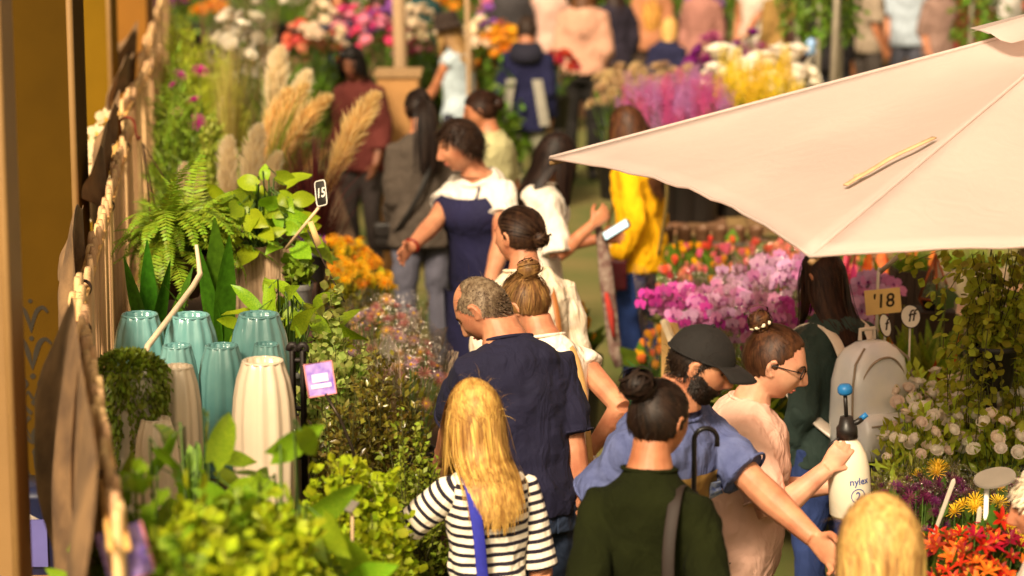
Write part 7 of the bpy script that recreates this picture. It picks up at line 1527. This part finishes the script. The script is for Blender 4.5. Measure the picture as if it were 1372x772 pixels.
row = [(432, 8, CRM, 'cream roses at the top left of the back row'), (405, 30, PEA, 'peach roses behind the golden pampas'), (432, 45, PEA, 'coral roses beside the maroon woman'), (470, 8, PNK, 'pink roses at the top behind sunglasses woman'), (500, 15, PNK, 'hot pink roses left of the pale post'), (515, 2, PRP, 'violet roses beside the pale post'), (562, 8, CRM, 'white roses right of the pale post'), (556, 40, PNK, 'pink roses behind the brown hat'), (660, 40, ORG, 'orange marigold bunch left of the hooded jacket'), (676, 36, ORG, 'bright orange marigolds beside the hooded jacket'), (650, 12, PRP, 'lilac bunch at the top middle'), (648, 70, CRM, 'pale blush bunch behind the thin post'), (640, 30, CRM, 'cream bunch behind the thin post'), (668, 70, RED, 'red and gold bunch near the hooded jacket'), (745, 70, RED, 'red roses between navy jacket and pink blouse')]
for i, (px, py, ms, lb) in enumerate(row): bk(lb, px, py, 20.7+.25*(i % 4), .60, .17, ms, 22, .065, leaves=90)
G2 = leafmat('stall_green', '#5a7a2a', isl=.4, tr=.3)
for i, (px, py, z) in enumerate(((625, 62, 20.3), (665, 85, 20.2), (585, 30, 21.6), (455, 40, 21.3), (410, 60, 20.6), (540, 25, 21.7))):
    b, h_ = place(px, py, z, 0); shrub(['leafy green stand plant behind the pale blue top', 'leafy green stand plant left of the navy jacket', 'green foliage behind the brown hat', 'green foliage behind the maroon woman', 'green foliage under the peach roses', 'green foliage behind the pale post'][i], b, h_, .28, G2, LEAF_M, .08, 60, 16, .14, .3, 'black', 300+i)
# far row: flowers and greenery that close the view
rg = np.random.default_rng(77); cnt_ = {}; ORD = 'first second third fourth fifth sixth seventh eighth ninth tenth eleventh twelfth thirteenth fourteenth fifteenth sixteenth seventeenth eighteenth nineteenth twentieth'.split(); ORD += ['twenty-'+o_ for o_ in ORD[:9]]+['thirtieth']+['thirty-'+o_ for o_ in ORD[:9]]; cols = [PEA, PNK, ORG, CRM, RED, PRP, MGO, WHS]; nm = ['peach', 'pink', 'orange', 'cream', 'red', 'violet', 'magenta', 'white']
for i in range(46):
    x = -4.2+i*.235+(.25 if i > 21 else 0); z = 27.6+.8*(i % 2)+(1.0 if x > 1.1 else 0); c_ = int(rg.integers(8)); H = rg.uniform(1.15, 1.75)-.6
    cnt_[c_] = cnt_.get(c_, 0)+1; bunch('bucket of %s flowers in the far row, %s %s one from the left' % (nm[c_], ORD[cnt_[c_]-1], nm[c_]), (x, z, .6), H, .19, cols[c_], 15, .075, container=('black', .12, .3), seed=400+i, leaves=60, lsize=.09, group='far row of flower buckets, %s' % nm[c_], leaf=G2)
for i in range(34):
    x = -5+i*.37; z = 30.5+.6*(i % 3); shrub('green bush in the far hedge row, %s from the left' % ORD[i], (x, z, 0), rg.uniform(1.9, 2.8), .34, G2, LEAF_M, .12, 40, 14, .16, .35, 'black', 500+i, group='far hedge row')
for i, (px, py, z) in enumerate(((1100, 0, 18.6), (1072, -6, 19.2), (1130, -6, 19), (1305, 20, 20), (1322, 10, 20.5))):   # hanging greenery
    p = at(px, py, z); rt = thing('hanging_vine', ['green vine hanging on the marquee pole', 'green vine left of the marquee pole', 'green vine right of the marquee pole', 'long pale vine beside the mauve-grey top', 'long pale vine right of it'][i], 'plant', (p.x, p.y, 0)); rg2 = np.random.default_rng(600+i); q = MB(); n_ = 700; hT = 2.5; ln = .8 if i < 3 else 1.7; u = rg2.uniform(0, 1, n_); a = rg2.uniform(0, 6.283, n_); P = np.stack([.16*np.cos(a)*rg2.uniform(.2, 1, n_), .16*np.sin(a), hT-.2-ln*u*(.6+.4*np.sin(a*3))], 1); cloud(q, P, np.stack([np.cos(a), np.sin(a), np.full(n_, -.8)], 1)+rg2.normal(size=(n_, 3))*.4, rg2.uniform(.05, .09, n_), LEAF_M, rg2); q.build('foliage', G2, rt, kind='stuff')
    MB().tube([(0, .1, 0), (0, .1, hT)], .02, 8).build('support_pole', STL, rt); pot(rt, .16, .2, 'black', hT-.2); MB().tube([(0, .1, hT-.01), (0, 0, hT-.2)], .012, 6).build('bracket', STL, rt)
# tan stall counter between maroon and grey jacket
p0, p1 = at(508, 100, 17.8), at(556, 165, 17.8); ct = thing('stall_counter', 'tan cloth-covered counter behind the grey jacket', 'counter', ((p0.x+p1.x)/2, p0.y+.25, 0)); w_ = (p1.x-p0.x)/2+.02; MB().box((0, 0, p0.z/2-.012), (w_, .22, p0.z/2-.012)).build('cloth_front', mat('tan_cloth', '#a87a48', .9, .12, 6, .3, 60, fold=.5), ct, False); MB().box((0, 0, p0.z-.01), (w_+.02, .24, .012)).build('counter_top', mat('tan_top', '#9c7a52', .8), ct, False)

for i, (px, py, z) in enumerate(((300, 2, 17.2), (338, 12, 16.4), (318, 40, 15.6))):  # white film bouquets added to stand in for bright pale glints
    b, h_ = place(px, py, z, TF if z < 16.6 else 0); bunch(['white bouquet in shiny film at the top left', 'white bouquet in film right of it at the top left', 'lower white bouquet in film behind the grasses'][i], b, h_, .14, WHS, 18, .07, container=('black', .11, .25), wrap=True, seed=900+i, leaves=60)
# ================================================================== bake the cloth and body surfaces
bpy.context.view_layer.update()
for batch in (FINAL, SHRINK):
    dg = bpy.context.evaluated_depsgraph_get()
    new = [(o, bpy.data.meshes.new_from_object(o.evaluated_get(dg))) for o in batch]
    for o, me in new:
        old = o.data; o.modifiers.clear(); o.data = me
        me.polygons.foreach_set('use_smooth', [True]*len(me.polygons))
        if old.users == 0: bpy.data.meshes.remove(old)
    bpy.context.view_layer.update()
